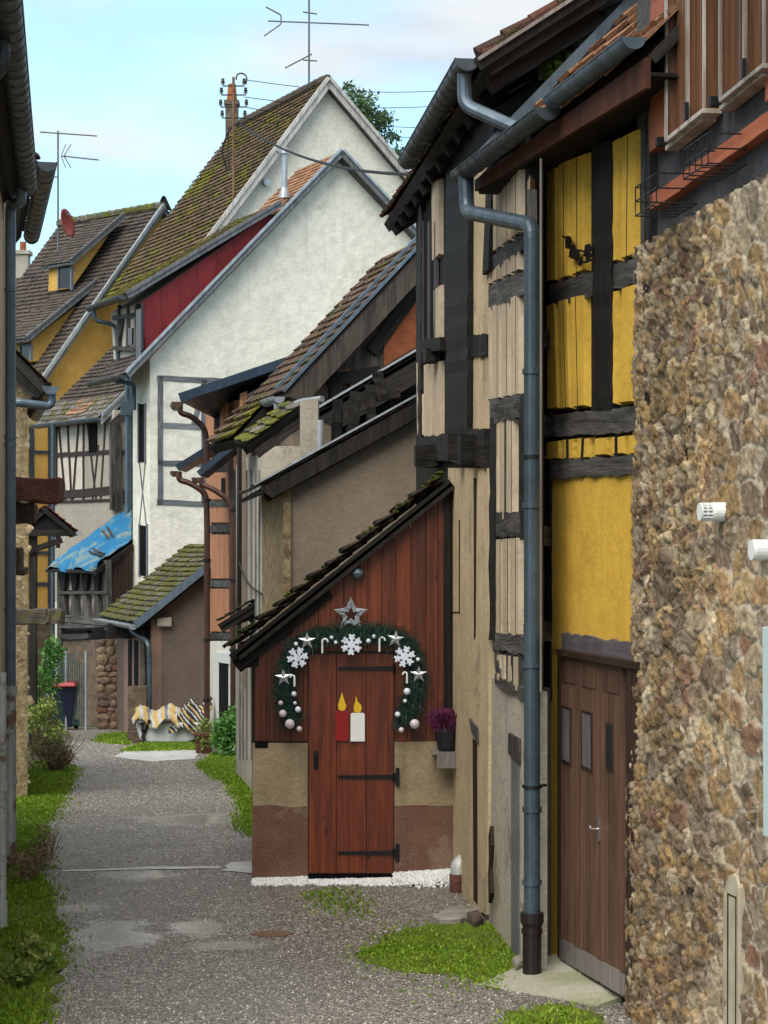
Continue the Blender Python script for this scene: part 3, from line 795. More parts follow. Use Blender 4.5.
# ================================================================ rubble stone house at the right edge
def stone_field(u, v, su, sv, seed):
    """jittered voronoi over a u,v grid: returns d1, d2, id-random (n,3)"""
    g = np.random.default_rng(seed); NU, NV = 200, 200
    jx, jy = g.random((NU, NV)), g.random((NU, NV)); cr = g.random((NU, NV, 4))
    a, b = u / su, v / sv; b0 = np.floor(b).astype(int)
    ox = np.zeros(u.shape); oy = np.zeros(u.shape); best = np.full(u.shape, 9.); sec = np.full(u.shape, 9.); idc = np.zeros(u.shape + (4,))
    for dj in (-1, 0, 1):
        row = b0 + dj; off = (row % 2) * .5
        a0 = np.floor(a - off).astype(int)
        for di in (-1, 0, 1):
            c = a0 + di; ix, iy = c % NU, row % NV
            cx = c + off + .5 + (jx[ix, iy] - .5) * .75; cy = row + .5 + (jy[ix, iy] - .5) * .7
            d = np.sqrt((a - cx) ** 2 + ((b - cy)) ** 2)
            nb = d < best; ox = np.where(nb, a - cx, ox); oy = np.where(nb, b - cy, oy)
            sec = np.where(nb, best, np.minimum(sec, d)); best = np.where(nb, d, best)
            idc = np.where(nb[..., None], cr[ix, iy], idc)
    return best, sec, idc, ox * (idc[..., 3] - .5) + oy * (idc[..., 2] - .35)
def vnoise(x, y, seed):
    g = np.random.default_rng(seed).random((256, 256))
    xi, yi = np.floor(x).astype(int), np.floor(y).astype(int); fx, fy = x - xi, y - yi
    fx, fy = fx * fx * (3 - 2 * fx), fy * fy * (3 - 2 * fy)
    q = lambda i, j: g[i % 256, j % 256]
    return (q(xi, yi) * (1 - fx) + q(xi + 1, yi) * fx) * (1 - fy) + (q(xi, yi + 1) * (1 - fx) + q(xi + 1, yi + 1) * fx) * fy
def fbm(x, y, seed, o=4):
    s = 0; a = .5
    for k in range(o): s = s + a * vnoise(x * 2 ** k, y * 2 ** k, seed + k); a *= .5
    return s

PS = Plane(634, 12.1, 90)                       # lane face of the stone house
def SU(px): return (PS.p(px, CY) - PS.o).dot(-PS.D)     # metres from the far corner towards the camera
STOP = 4.62
def stone_wall(parent):
    du, dv = .0095, .0095
    us = np.arange(-.30, 5.2, du); vs = np.arange(-.05, STOP + .001, dv)
    U, Vv = np.meshgrid(us, vs, indexing='ij')
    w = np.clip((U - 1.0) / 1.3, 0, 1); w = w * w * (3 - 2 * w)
    wu = (fbm(U * 5, Vv * 5, 3) - .5) * .16 + (fbm(U * 14, Vv * 14, 5) - .5) * .05
    wv = (fbm(U * 5 + 40, Vv * 5, 4) - .5) * .11 + (fbm(U * 14 + 9, Vv * 14, 6) - .5) * .04
    d1, d2, rc, tl1 = stone_field(U + wu + 20, Vv + wv + 20, .25, .15, 11)
    d1b, d2b, rb, tl2 = stone_field(U + wu * 1.2 + 7, Vv + wv * 1.2 + 5, .085, .075, 12)
    pick = fbm(U * 2.2 + 9, Vv * 2.2, 31) > .53 - .17 * w
    edge = np.where(pick, d2 - d1, d2b - d1b); ridc = np.where(pick[..., None], rc, rb)
    e1 = np.clip(edge / np.where(pick, .30, .26), 0, 1); plate = np.clip(e1 * 2.2, 0, 1)
    fine = fbm(U * 46, Vv * 34, 50, 4) - .5; mid = .28 - np.abs(fbm(U * 15, Vv * 9, 60, 4) - .5) * 3.2
    h = plate * (.008 + .022 * ridc[..., 0] ** 1.5) + np.where(pick, tl1, tl2) * (.042 - .020 * w) * plate + fine * (.044 - .022 * w) + mid * (.034 - .024 * w)
    h = h * np.clip(.55 + U / .5, .25, 1)
    # batter and waviness of the old wall, wider at its foot
    h = h + .02 * (fbm(U * .8, Vv * .8, 70) - .5) + .055 * np.clip(1 - Vv / 3.6, 0, 1)
    D = np.array(PS.D); N = np.array(PS.n); O = np.array(PS.o)
    # round the far corner: u < 0 goes back into the wall
    ang = np.clip((U + .0) / -.06, 0, 1)[..., None] * 1.35
    uu = np.maximum(U, 0)[..., None]; back = np.minimum(U, 0)[..., None]
    nn = N * np.cos(ang) + D * np.sin(ang)
    pos = O - D * uu + N * back + D * .02 * (ang > 0) + nn * h[..., None]
    pos[..., 2] = Vv + nn[..., 2] * h
    # colour per stone
    pal = np.array([(.27, .18, .085), (.31, .22, .115), (.22, .15, .08), (.19, .11, .07), (.35, .275, .18), (.23, .18, .13), (.14, .10, .068), (.26, .165, .085), (.37, .30, .21), (.28, .185, .09), (.20, .145, .095)])
    k = (ridc[..., 1] * len(pal)).astype(int) % len(pal)
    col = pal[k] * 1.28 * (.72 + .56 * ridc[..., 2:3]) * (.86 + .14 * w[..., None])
    col = col * (1 + (fbm(U * 16, Vv * 16, 80) - .5)[..., None] * 1.1 + (fbm(U * 50, Vv * 50, 84) - .5)[..., None] * .7)
    blot = np.clip((fbm(U * 1.3, Vv * 1.1, 85) - .5) * 5, -1, 1)[..., None]; col = col * (1 + .22 * blot)
    mort = (np.array((.23, .185, .13)) * (1 - w[..., None]) + np.array((.42, .36, .275)) * w[..., None]) * (1 + (fbm(U * 22, Vv * 22, 90) - .5)[..., None] * .7)  # mortar darker towards the far corner: joint dirt with gap shade painted in
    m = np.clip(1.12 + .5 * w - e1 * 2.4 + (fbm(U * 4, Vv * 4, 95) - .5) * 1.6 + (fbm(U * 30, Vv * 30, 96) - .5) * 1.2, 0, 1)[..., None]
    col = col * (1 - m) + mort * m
    foot_tint = np.clip((1.9 - Vv) / 1.9, 0, 1)[..., None] * .30 * (.6 + .8 * fbm(U * 1.5, Vv * 1.5, 97)[..., None])      # browner and darker towards the foot
    col = col * (1 - foot_tint) + col * np.array((.75, .62, .5)) * foot_tint
    n, mm = U.shape; idx = np.arange(n * mm).reshape(n, mm)
    fs = np.stack([idx[:-1, :-1], idx[1:, :-1], idx[1:, 1:], idx[:-1, 1:]], -1).reshape(-1, 4)
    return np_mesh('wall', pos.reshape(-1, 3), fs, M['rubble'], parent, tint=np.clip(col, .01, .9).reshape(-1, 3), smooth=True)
k = NT('rubble_stone'); a = k.attr('tint'); nn_ = k.noise(k.obj(), 70, 5, .7)
k.bump(nn_, .012, .9); M['rubble'] = k.fin(k.gain(a, k.ramp(nn_, .25, .75, .7, 1.3)), .82, .3)

sh = thing('stone_house', 'tall house at the right edge with rough rubble stone wall and orange timber upper floor', 'house', PS.pz(700, 0))
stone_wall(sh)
# core and upper floor
up0 = PS.o + PS.D * 0.02; L = 5.2
mb = MB(); b = PS.o - PS.n * .10
mb.prism([b + V((0, 0, -.1)), b - PS.D * L + V((0, 0, -.1)), b - PS.D * L + V((0, 0, STOP)), b + V((0, 0, STOP))], -PS.n * 4)
mb.build('wall_core', M['greystone'], sh)
mb = MB(); b = PS.o - PS.n * .02
mb.prism([b + V((0, 0, STOP - .03)), b - PS.D * L + V((0, 0, STOP - .03)), b - PS.D * L + V((0, 0, 7.6)), b + V((0, 0, 7.6))], -PS.n * 4)
mb.build('upper_wall', M['roughcast'], sh)
mb = MB()
pbeam(mb, PS, [(649.5, 48), (664, 40), (664, 141), (649.5, 152)], -.02, .05)
pbeam(mb, PS, [(649.5, -60), (664, -72), (664, 12), (649.5, 22)], -.02, .05)
for (xa, ya, xb, yb, wd) in ((650, 203, 768, 121, .085),): line(mb, PS, (xa, ya), (xb + 60, yb - 42), wd, -.02, .05)
line(mb, PS, (705, 120), (707, -60), .1, -.02, .035); line(mb, PS, (768, 100), (768, -90), .09, -.02, .035)
line(mb, PS, (681, -5), (681, 30), .18, -.02, .03)
mb.build('timber_frame', M['orangewood'], sh)
mb = MB(); line(mb, PS, (647, 248), (648, 30), .10, -.02, .03); mb.build('corner_post', M['oldwood'], sh)
def shuttered(px0, px1, ybot0, ybot1, top0, top1):
    win = MB(); slab(win, PS, [(px0, top0), (px1, top1), (px1, ybot1), (px0, ybot0)], -.02, .006)
    wo = win.build('window', M['void'], sh)
    w_ = px1 - px0
    def lerp(a, b, t): return a + (b - a) * t
    # casing jambs standing proud, with two closed leaves between
    j = MB()
    for t0, t1, dp in ((0, .05, .085), (.52, .60, .075), (.95, 1., .085)):
        xa, xb = px0 + w_ * t0, px0 + w_ * t1
        slab(j, PS, [(xa, lerp(top0, top1, t0)), (xb, lerp(top0, top1, t1)), (xb, lerp(ybot0, ybot1, t1)), (xa, lerp(ybot0, ybot1, t0))], -.01, dp)
    j.build('frame', M['warmwood'], wo, bevel=.003)
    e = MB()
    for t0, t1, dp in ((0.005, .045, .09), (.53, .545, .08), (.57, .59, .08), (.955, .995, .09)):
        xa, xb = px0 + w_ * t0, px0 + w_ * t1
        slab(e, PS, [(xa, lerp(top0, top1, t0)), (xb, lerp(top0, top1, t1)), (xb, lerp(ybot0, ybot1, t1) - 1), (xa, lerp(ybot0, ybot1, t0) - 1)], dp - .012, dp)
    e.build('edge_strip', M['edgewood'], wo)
    for t0, t1 in ((.07, .50), (.62, .93)):
        s = MB(); n = 3
        for i in range(n):
            ta, tb = lerp(t0, t1, i / n + .01), lerp(t0, t1, (i + 1) / n - .01)
            xa, xb = px0 + w_ * ta, px0 + w_ * tb
            slab(s, PS, [(xa, lerp(top0, top1, ta)), (xb, lerp(top0, top1, tb)), (xb, lerp(ybot0, ybot1, tb) - 3), (xa, lerp(ybot0, ybot1, ta) - 3)], 0, .035)
        s.build('shutter', M['warmwood'], wo)
    s = MB()
    q = [(px0 + 1, ybot0 - 4), (px1 - 2, ybot1 - 5)]
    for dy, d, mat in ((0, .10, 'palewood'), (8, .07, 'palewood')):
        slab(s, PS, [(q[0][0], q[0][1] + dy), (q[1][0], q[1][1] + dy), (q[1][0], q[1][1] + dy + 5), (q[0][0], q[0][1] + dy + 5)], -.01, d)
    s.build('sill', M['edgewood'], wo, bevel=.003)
    s = MB(); a, b_ = PS.p(px0 + 1, ybot0, .05), PS.p(px0 + w_ * .56, lerp(ybot0, ybot1, .56) - 14, .09)
    s.box(a, V((0, 0, .05)), PS.D * .04, PS.n * .1); s.box(b_, V((0, 0, .10)), PS.D * .025, PS.n * .02); s.build('latch', M['iron'], wo)
shuttered(664, 704, 142, 113, -60, -105); shuttered(718, 764, 102, 68, -120, -180)
# small openings and pipe ends in the rubble face
mb = MB(); slab(mb, PS, [(685, 408), (690, 404), (690.5, 440), (689.5, 470), (685, 474), (684, 440)], -.06, .02); mb.build('slot_opening', M['void'], sh)
for px, py, r_ in ((729, 512, .05), (771, 550, .052)):
    c = PS.p(px, py, .0); tip = c + PS.n * .15
    mb = MB(); mb.tube([c - PS.n * .05, c + PS.n * .085], r_, 20)
    mb.tube([c + PS.n * .085, c + PS.n * .10], [r_, r_ * .93], 20)
    vp = mb.build('vent_pipe', M['pvc'], sh, smooth=False)
    if px < 750:
        mb = MB()
        for i in range(14):
            a = 2 * math.pi * i / 14; e = V((0, 0, 1)) * math.cos(a) * r_ * .86 + PS.D * math.sin(a) * r_ * .86
            mb.bar(c + PS.n * .095 + e, tip + e, .010, .010)
        mb.tube([tip, tip + PS.n * .008], r_ * .95, 20)
        for zz in (.3,): mb.tube([c + PS.n * .12, c + PS.n * .127], r_ * .93, 20)
        mb.build('grille', M['pvc'], vp)
mb = MB(); slab(mb, PS, [(723, 905), (723.4, 892), (725.5, 882), (729, 875.5), (733, 873.5), (736.5, 877), (738.3, 888), (739, 905), (739, 1070), (722, 1070)], .0, .075)
cd = mb.build('cable_duct', M['pvccream'], sh, bevel=.006)
mb = MB()
for q in ([(727, 893), (736, 897), (736, 898.5), (727, 894.5)], [(727, 893), (728, 893), (727.6, 1060), (726.8, 1060)], [(735.2, 897), (736, 897), (735.6, 1060), (734.8, 1060)]): slab(mb, PS, q, .06, .078)
mb.build('duct_seam', M['crack'], cd)
mb = MB(); slab(mb, PS, [(762, 627), (790, 625), (790, 846), (763, 836)], .03, .09); mb.build('service_panel', M['panelblue'], sh, bevel=.006)
# roof far above the picture
e0, e1 = PS.pz(641, 7.6, .3), PS.pz(641, 7.6, .3) - PS.D * L
mb = MB(); upv = PS.n * -3 + V((0, 0, 2.6)); mb.prism([e0, e1, e1 + upv, e0 + upv], V((0, 0, .15))); mb.build('roof', M['fascia'], sh)

# wire flower racks under the windows
def rack(pxs, label):
    """open wire box; pxs = near-bottom px corners and size"""
    px, z0, ln, hgt, dep = pxs
    b = PS.pz(px, z0, .02); a = b + PS.D * ln
    t = thing('flower_rack', label, 'wire rack', (a + b) / 2, 'wire flower racks under the shuttered windows')
    mb = MB(); n = PS.n * dep; h = V((0, 0, hgt)); r_ = .0045
    for k_ in (0, .5, 1):
        z = h * k_
        mb.tube([a + z, a + z + n, b + z + n, b + z], r_, 5)
    mb.tube([a, b], r_, 5); mb.tube([a + h, b + h], r_, 5)
    for i in range(5):
        q = a.lerp(b, i / 4); mb.tube([q, q + n, q + n + h], r_, 5)
    mb.build('wire_basket', M['iron'], t)
    mb = MB()
    for q in (a, b): mb.tube([q + h + V((0, 0, .0)), q + h - PS.n * .03], r_ * 1.3, 5)
    mb.build('hook', M['iron'], t)
rack((697, 4.66, .42, .16, .225), 'lower left of two empty black wire flower racks, beside the yellow wall')
rack((747, 4.71, .42, .15, .20), 'upper right larger empty black wire flower rack on the orange beam')

# ================================================================ yellow and beige half-timbered house
PY = Plane(545, 13.9, -53)      # yellow bay
PB = Plane(525, 13.5, 195)      # beige bay further down the lane
yh = thing('half_timbered_house', 'half-timbered house with bright yellow bay, cream striped bay and brown garage door', 'house', PY.pz(590, 0))
def facade_block(mb, pl, pxa, pxb, z0, z1, depth, off=0.0, **kw):
    a, b = pl.pz(pxa, z0, off), pl.pz(pxb, z0, off)
    return mb.prism([a, b, V((b.x, b.y, z1)), V((a.x, a.y, z1))], -pl.n * depth, **kw)
mb = MB(); facade_block(mb, PY, 541, 650, -.1, 5.35, 2.6, -.03); facade_block(mb, PB, 488, 529.5, 1.8, 5.4, .10, -.03)
mb.build('wall', M['oldwood'], yh)
mb = MB()
slab(mb, PY, [(548, 478), (641, 462), (641, 640), (548, 655)], -.03, .0)
slab(mb, PY, [(549.5, 650), (559, 648), (559, 968), (549.5, 956)], -.03, .0)
slab(mb, PY, [(625, 640), (643, 640), (643, 1010), (625, 1000)], -.03, -.004)
# upper panels, three then two to a bay
YQ = ([(552, 168), (563, 163), (563, 281), (552, 283)], [(563.8, 163), (576, 158), (576.5, 277), (563.8, 281)], [(577, 158), (592, 152), (592, 271), (577, 277)],
          [(612, 145), (627, 136), (625.5, 261), (612, 266)], [(628, 136), (644, 128), (644, 255), (626.6, 261)],
          [(552, 305), (562, 301), (565, 409), (553, 411)], [(563.5, 300), (574.5, 297), (577, 409), (566, 410)], [(576, 296), (592, 293), (592, 407), (578, 409)],
          [(612, 292), (624, 289), (622, 405), (612.5, 406)], [(628, 287), (643, 282), (640, 403), (623.5, 405)],
          [(551.7, 441), (566.5, 439), (566.5, 460), (551.7, 461)], [(568, 438.5), (582, 437), (581, 460), (568, 461)], [(583, 437), (596.5, 436.5), (596, 459), (582.4, 460)],
          [(600.5, 437), (615, 436), (614.5, 456), (601, 457)], [(616.8, 436), (631.5, 434.5), (631, 455), (617, 456)], [(634.5, 434), (643, 433), (643, 455), (634.5, 456)])
for q in YQ: panel(mb, PY, q, -.03, .018, .014)
mb.build('yellow_infill', M['yellow'], yh, smooth=False)
mb = MB(); slats(mb, PY, YQ[:10], .013, -.02, .019); slats(mb, PY, YQ[10:], .05, -.02, .021); mb.build_each('lath', M['oldwood'], yh)
mb = MB()
pbeam(mb, PY, [(550, 285), (592.5, 271), (592.5, 295), (550, 305)], -.03, .012); pbeam(mb, PY, [(611, 265), (646, 256), (646, 281), (611, 290)], -.03, .012)
pbeam(mb, PY, [(548, 416), (643, 406), (643, 431), (548, 437)], -.03, .022, .01); pbeam(mb, PY, [(550, 460), (643, 456), (643, 474), (550, 479)], -.03, .02, .01)
for q in ([(488, 259), (524, 232), (524, 249), (488, 274)], [(488, 287), (526, 269), (526, 293), (488, 309)], [(489, 400), (523, 394), (523, 416), (489, 424)],
          [(495, 513), (519, 511), (519, 536), (495, 537)], [(493.5, 632), (527, 637), (527, 655), (493.5, 650)], [(494, 674), (527, 690), (527, 703), (494, 685)]):
    pbeam(mb, PB, q, -.03, .014, .012)
for q in ([(494, 650), (498.5, 651), (501, 682), (496, 680)], [(511, 650), (512.6, 650), (512.6, 690), (511, 690)]): pbeam(mb, PB, q, -.03, .012)
mb.build('grey_beam', M['greywood'], yh)
mb = MB()
pbeam(mb, PY, [(592.5, 148), (611, 140), (611, 409), (592.5, 410)], -.03, .03, .012); pbeam(mb, PY, [(540.5, 170), (550.5, 165), (550.5, 700), (540.5, 708)], -.05, .012)
pbeam(mb, PY, [(644, 120), (650, 116), (650, 470), (644, 470)], -.03, .025)
pbeam(mb, PB, [(488, 165), (530, 130), (530, 150), (488, 185)], -.03, .015)
for q in ([(520, 395), (527, 393), (527, 540), (520, 540)], [(489, 418), (495, 418), (494.5, 640), (489.5, 640)]): pbeam(mb, PB, q, -.03, .022)
mb.build('timber_frame', M['oldwood'], yh)
mb = MB(); LQ = []
def strips(xs, yt, yb):
    for xa, xb in xs:
        ya0, ya1 = interp(yt, xa), interp(yt, xb); yb0, yb1 = interp(yb, xa), interp(yb, xb)
        panel(mb, PB, [(xa, ya0), (xb, ya1), (xb, yb1), (xa, yb0)], -.03, .012, .012); LQ.append([(xa, ya0), (xb, ya1), (xb, yb1), (xa, yb0)])
four = [(488, 496.5), (497.3, 505.8), (506.6, 515), (515.8, 525.5)]
strips(four, [(488, 165), (526, 140)], [(488, 260), (526, 233)])
strips(four, [(488, 274), (526, 249)], [(488, 288), (526, 270)])
strips(four, [(488, 309), (526, 292)], [(488, 402), (526, 395)])
strips([(495.5, 504), (504.6, 511), (511.6, 519)], [(495, 425), (519, 414)], [(495, 530), (519, 514)])
strips([(494, 499.5), (500.5, 507), (507.6, 515), (515.6, 525)], [(494, 539), (526, 536)], [(494, 633), (526, 638)])
strips([(502, 506), (506.6, 510.4), (513.2, 518), (518.8, 525)], [(500, 653), (526, 656)], [(500, 680), (526, 694)])
mb.build('cream_infill', M['cream'], yh)
mb = MB(); slats(mb, PB, LQ, .016, -.02, .014); mb.build_each('lath', M['greywood'], yh)
# rendered wall below and along to the red shed
mb = MB(); facade_block(mb, PB, 455, 529.5, -.12, 1.86, .12, .0)
mb.build('lower_wall', M['greyplaster'], yh)
mb = MB(); q = [PB.pz(448, -.1, .02), PB.pz(493, -.1, .02)]
slab(mb, PB, [(448, 468), (488.5, 468), (488.5, 690), (488, 800), (486, 915), (470, 905), (448, 870)], -.4, .025)
mb.build('beige_wall', M['beige'], yh)
mb = MB(); slab(mb, PB, [(473.5, 478), (476.5, 478), (475.5, 636), (473.8, 640)], .0, .028)
slab(mb, PB, [(458.7, 520), (459.8, 520), (459.6, 614), (458.8, 614)], .0, .028); slab(mb, PB, [(451, 611.5), (459.8, 612), (459.8, 613), (451, 613)], .0, .028)
slab(mb, PB, [(488.3, 836), (490, 826), (490.8, 845), (489.3, 868), (490.6, 893), (488.5, 903), (488, 872), (488.8, 858)], -.0, .029)
slab(mb, PB, [(472.5, 738), (477, 742), (477.5, 905), (473.5, 900)], 0, .027)
mb.build_each('wall_crack', M['crack'], yh)
mb = MB(); slab(mb, PB, [(508, 733), (518.5, 739), (518.5, 764), (508, 754)], -.02, .02); slab(mb, PB, [(469, 718), (477, 728), (477.5, 744), (471, 732)], 0, .04); mb.build_each('wood_lintel', M['greywood'], yh)
mb = MB(); slab(mb, PB, [(511, 757), (519, 765), (519, 962), (511, 950)], -.02, .008); mb.build('blocked_doorway', M['greystrip'], yh)
# end wall of the beige bay and its cement strip
pa, pb_ = PB.pz(530, -.1), PY.pz(551, -.1); e = V((0, 0, 1))
mb = MB(); z1 = 5.3
mb.prism([pa, pb_ + V((-.0, 0, 0)), V((pb_.x, pb_.y, 1.86)), V((pa.x, pa.y, 1.86))], V((.0, .25, 0))); mb.build('end_wall', M['greystrip'], yh)
mb = MB(); mb.prism([pa + e * 1.96, pb_ + e * 1.96 - V((.06, -.02, 0)), V((pb_.x - .06, pb_.y + .02, z1)), V((pa.x, pa.y, z1))], V((.0, .25, 0))); mb.build('end_wall_infill', M['cream'], yh)
mb = MB()
for z in (2.35, 3.0, 3.75, 4.35): mb.rough_bar(pa + e * z + V((-.01, -.015, 0)), pb_ + e * z + V((-.03, -.015, 0)), .06, .13)
mb.rough_bar(pa + e * 1.9 + V((.01, -.01, 0)), pa + e * 5.3 + V((.01, -.01, 0)), .05, .05)
mb.build('end_wall_beam', M['greywood'], yh)

# --- garage door
gd = MB(); slab(gd, PY, [(558, 652), (629, 664), (629, 1001), (558, 962)], -.03, .012); door = gd.build('garage_door', M['darkbrown'], yh)
def dline(x, t):   # y on the door at px x: t=0 top, 1 foot
    yt = 655 + (x - 558) * (668 - 655) / (626 - 558); yb = 958 + (x - 558) * (998 - 958) / (626 - 558); return yt + (yb - yt) * t
for xa, xb in ((559.4, 577), (578.6, 598), (600, 622)):
    mb = MB(); n = 3
    for i in range(n):
        x0, x1 = xa + (xb - xa) * i / n + .12, xa + (xb - xa) * (i + 1) / n - .12
        slab(mb, PY, [(x0, dline(x0, .005)), (x1, dline(x1, .005)), (x1, dline(x1, .93)), (x0, dline(x0, .93))], .0, .028)
    # stiles and rails
    slab(mb, PY, [(xa, dline(xa, 0)), (xb, dline(xb, 0)), (xb, dline(xb, .085)), (xa, dline(xa, .085))], .0, .036)
    slab(mb, PY, [(xa, dline(xa, .085)), (xa + 2.5, dline(xa + 2.5, .085)), (xa + 2.5, dline(xa + 2.5, .93)), (xa, dline(xa, .93))], .0, .036)
    slab(mb, PY, [(xb - 2.5, dline(xb - 2.5, .085)), (xb, dline(xb, .085)), (xb, dline(xb, .93)), (xb - 2.5, dline(xb - 2.5, .93))], .0, .036)
    mb.build('door_leaf', M['brownwood'], door, bevel=.002)
    mb = MB(); slab(mb, PY, [(xa, dline(xa, .93)), (xb, dline(xb, .93)), (xb, dline(xb, 1)), (xa, dline(xa, 1))], .0, .034); mb.build('kick_board', M['kickgrey'], door)
for q, m_ in (([(561, 705), (570, 708), (570, 765), (561, 762)], 'kickgrey'), ([(581, 710), (591, 713), (591, 772), (581, 768)], 'kickgrey'), ([(605.5, 722), (611.5, 724), (611.5, 772), (605.5, 769)], 'glass')):
    mb = MB(); slab(mb, PY, q, .02, .040)
    mb.build('slot_frame', M['darkbrown'], door)
    qi = [(q[0][0] + 1, q[0][1] + 3), (q[1][0] - 1, q[1][1] + 3), (q[2][0] - 1, q[2][1] - 3), (q[3][0] + 1, q[3][1] - 3)]
    mb = MB(); slab(mb, PY, qi, .03, .043); mb.build('slot_pane', M['plumwood'] if m_ == 'kickgrey' else M['glass'], door)
mb = MB(); c = PY.p(598.5, 829, .04); mb.tube([c, c + PY.n * .05], .009, 8); mb.tube([c + PY.n * .05, PY.p(590, 826, .09)], .008, 8); mb.box(c, PY.D * .035, PY.n * .01, V((0, 0, .15)))
mb.build('handle', M['steel'], door)
mb = MB(); slab(mb, PY, [(626.5, 662), (634.5, 664), (634.5, 1004), (626.5, 1000)], -.03, .06); slab(mb, PY, [(557.2, 652), (558.6, 652), (558.6, 962), (557.2, 961)], -.03, .02); mb.build_each('door_post', M['darkbrown'], yh, bevel=.004)
mb = MB(); pbeam(mb, PY, [(562, 633), (633, 643), (633, 662), (562, 650)], -.03, .024); mb.build('lintel', M['plumwood'], yh)
mb = MB(); slab(mb, PY, [(556, 649), (635, 662), (635, 670), (556, 655)], -.02, .08); mb.build('drip_board', M['darkbrown'], yh, bevel=.004)

# --- roof, fascia, gutters and the long downpipe
OFF = .35
E1, E2 = PY.p(468, 181, OFF), PY.p(637, 48, OFF); E2.z = E1.z = (E1.z + E2.z) / 2
upR = (-PY.n + V((0, 0, 1.04))).normalized()
R0, R1 = E1 + upR * .04, E2 + upR * .04
roof('roof', R0, R1, R1 + upR * 3.2, R0 + upR * 3.2, [M['tileorange'], M['oldwood']], yh, tw=.27, ex=.30, thick=.03, deck=.06, moss=(.1, .4))
mb = MB(); nrm = upR.cross(PY.D).normalized(); nrm = nrm if nrm.z > 0 else -nrm
mb.prism([R0 + nrm * .02 - PY.D * -.02, R0 + nrm * .02 - PY.D * .22, R0 + nrm * .02 - PY.D * .22 + upR * 3.2, R0 + nrm * .02 + PY.D * .02 + upR * 3.2], nrm * .05)
mb.prism([R0 + nrm * .07 - PY.D * .19, R0 + nrm * .07 - PY.D * .22, R0 + nrm * .07 - PY.D * .22 + upR * 3.2, R0 + nrm * .07 - PY.D * .19 + upR * 3.2], nrm * .02)
mb.build('verge_flashing', M['zinc'], yh)
mb = MB(); f0, f1 = E1 - PY.n * .05 + V((0, 0, -.02)), E2 - PY.n * .05 + V((0, 0, -.02))
mb.prism([f0 - V((0, 0, .08)), f1 - V((0, 0, .17)), f1, f0], -PY.n * .03); mb.build('fascia', M['fascia'], yh)
mb = MB(); so0, so1 = E1 - PY.n * .08 - V((0, 0, .12)), E2 - PY.n * .08 - V((0, 0, .12))
mb.prism([so0, so1, so1 - PY.n * .4, so0 - PY.n * .4], V((0, 0, .02))); mb.build('soffit', M['oldwood'], yh)
gm = E1.lerp(E2, .585)
mb = MB(); arc_gutter(mb, E1 + PY.n * .05 + V((0, 0, .03)), gm + PY.n * .05 + V((0, 0, .03)), .075, 12, ribs=.2, t0=(.3, .5, .5)); mb.build('gutter', M['zincdark'], yh)
mb = MB(); arc_gutter(mb, gm + PY.n * .02 + V((0, 0, .085)) - PY.D * .03, E2 + PY.n * .02 + V((0, 0, .085)), .065, 12, t0=(.5, .5, .5)); mb.build('gutter', M['zinc'], yh)
dp0 = E1 + PY.n * .05 - PY.D * .12 + V((0, 0, -.02)); xp = P(532, CY, 13.16)
zp = P(532, 225, 13.16).z
path = bend([dp0, V((dp0.x + .01, dp0.y - .02, dp0.z - .26)), V((xp.x, xp.y, zp)), V((xp.x, xp.y, .30))], .09)
mb = MB(); mb.tube(path, .054, 14, tint=(.5, .5, .5))
for z in (3.98, 3.1, 2.05, 1.1, .62): collar(mb, (xp.x, xp.y, z), .064, .035)
pipe = mb.build('downpipe', M['pipeblue'], yh, smooth=False)
mb = MB(); mb.tube([(xp.x, xp.y, .42), (xp.x, xp.y, .36), (xp.x, xp.y, .33), (xp.x, xp.y, -.02)], [.078, .078, .062, .062], 14); collar(mb, (xp.x, xp.y, .30), .07, .03); mb.build('pipe_boot', M['pipeiron'], pipe)
mb = MB()
for z in (3.42, 1.25): mb.tube([(xp.x, xp.y, z), (xp.x + .1, xp.y + .08, z)], .01, 6); collar(mb, (xp.x, xp.y, z), .066, .018)
mb.build('pipe_clamp', M['iron'], pipe)
mb = MB(); q0 = PB.p(541, CY, .02); mb.tube([(q0.x, q0.y, 1.9), (q0.x, q0.y, 5.3)], .009, 8); mb.build('conduit', M['kickgrey'], yh)

# iron creeper ornament on the yellow bay
mb = MB()
def pp(x, y, o=.045): return PY.p(x, y, o)
mb.tube(bend([pp(563, 236), pp(569, 240), pp(571, 250), pp(575, 258), pp(583, 263), pp(591, 260)], .06), .008, 6); mb.tube(bend([pp(573, 254), pp(580, 250), pp(588, 253)], .05), .007, 6)
for x, y, s in ((569, 243, .045), (573, 252, .05), (577, 255, .04), (588, 251, .05), (589, 257, .035), (568, 240, .03), (581, 262, .03)):
    c = pp(x, y, .05); e1 = PY.D * s * 1.6; e2 = V((0, 0, s))
    mb.prism([c - e1, c - e2 * .9, c + e1 * .9 - e2 * .4, c + e1 * .5 + e2 * .9, c - e1 * .6 + e2 * .8], PY.n * .008)
mb.tube([pp(571, 250), pp(571, 250, -.02)], .008, 6)
tag(mb.build('wall_ornament', M['iron'], None, pp(575, 255)), 'black wrought iron creeper ornament on the upper yellow panels', 'ornament')

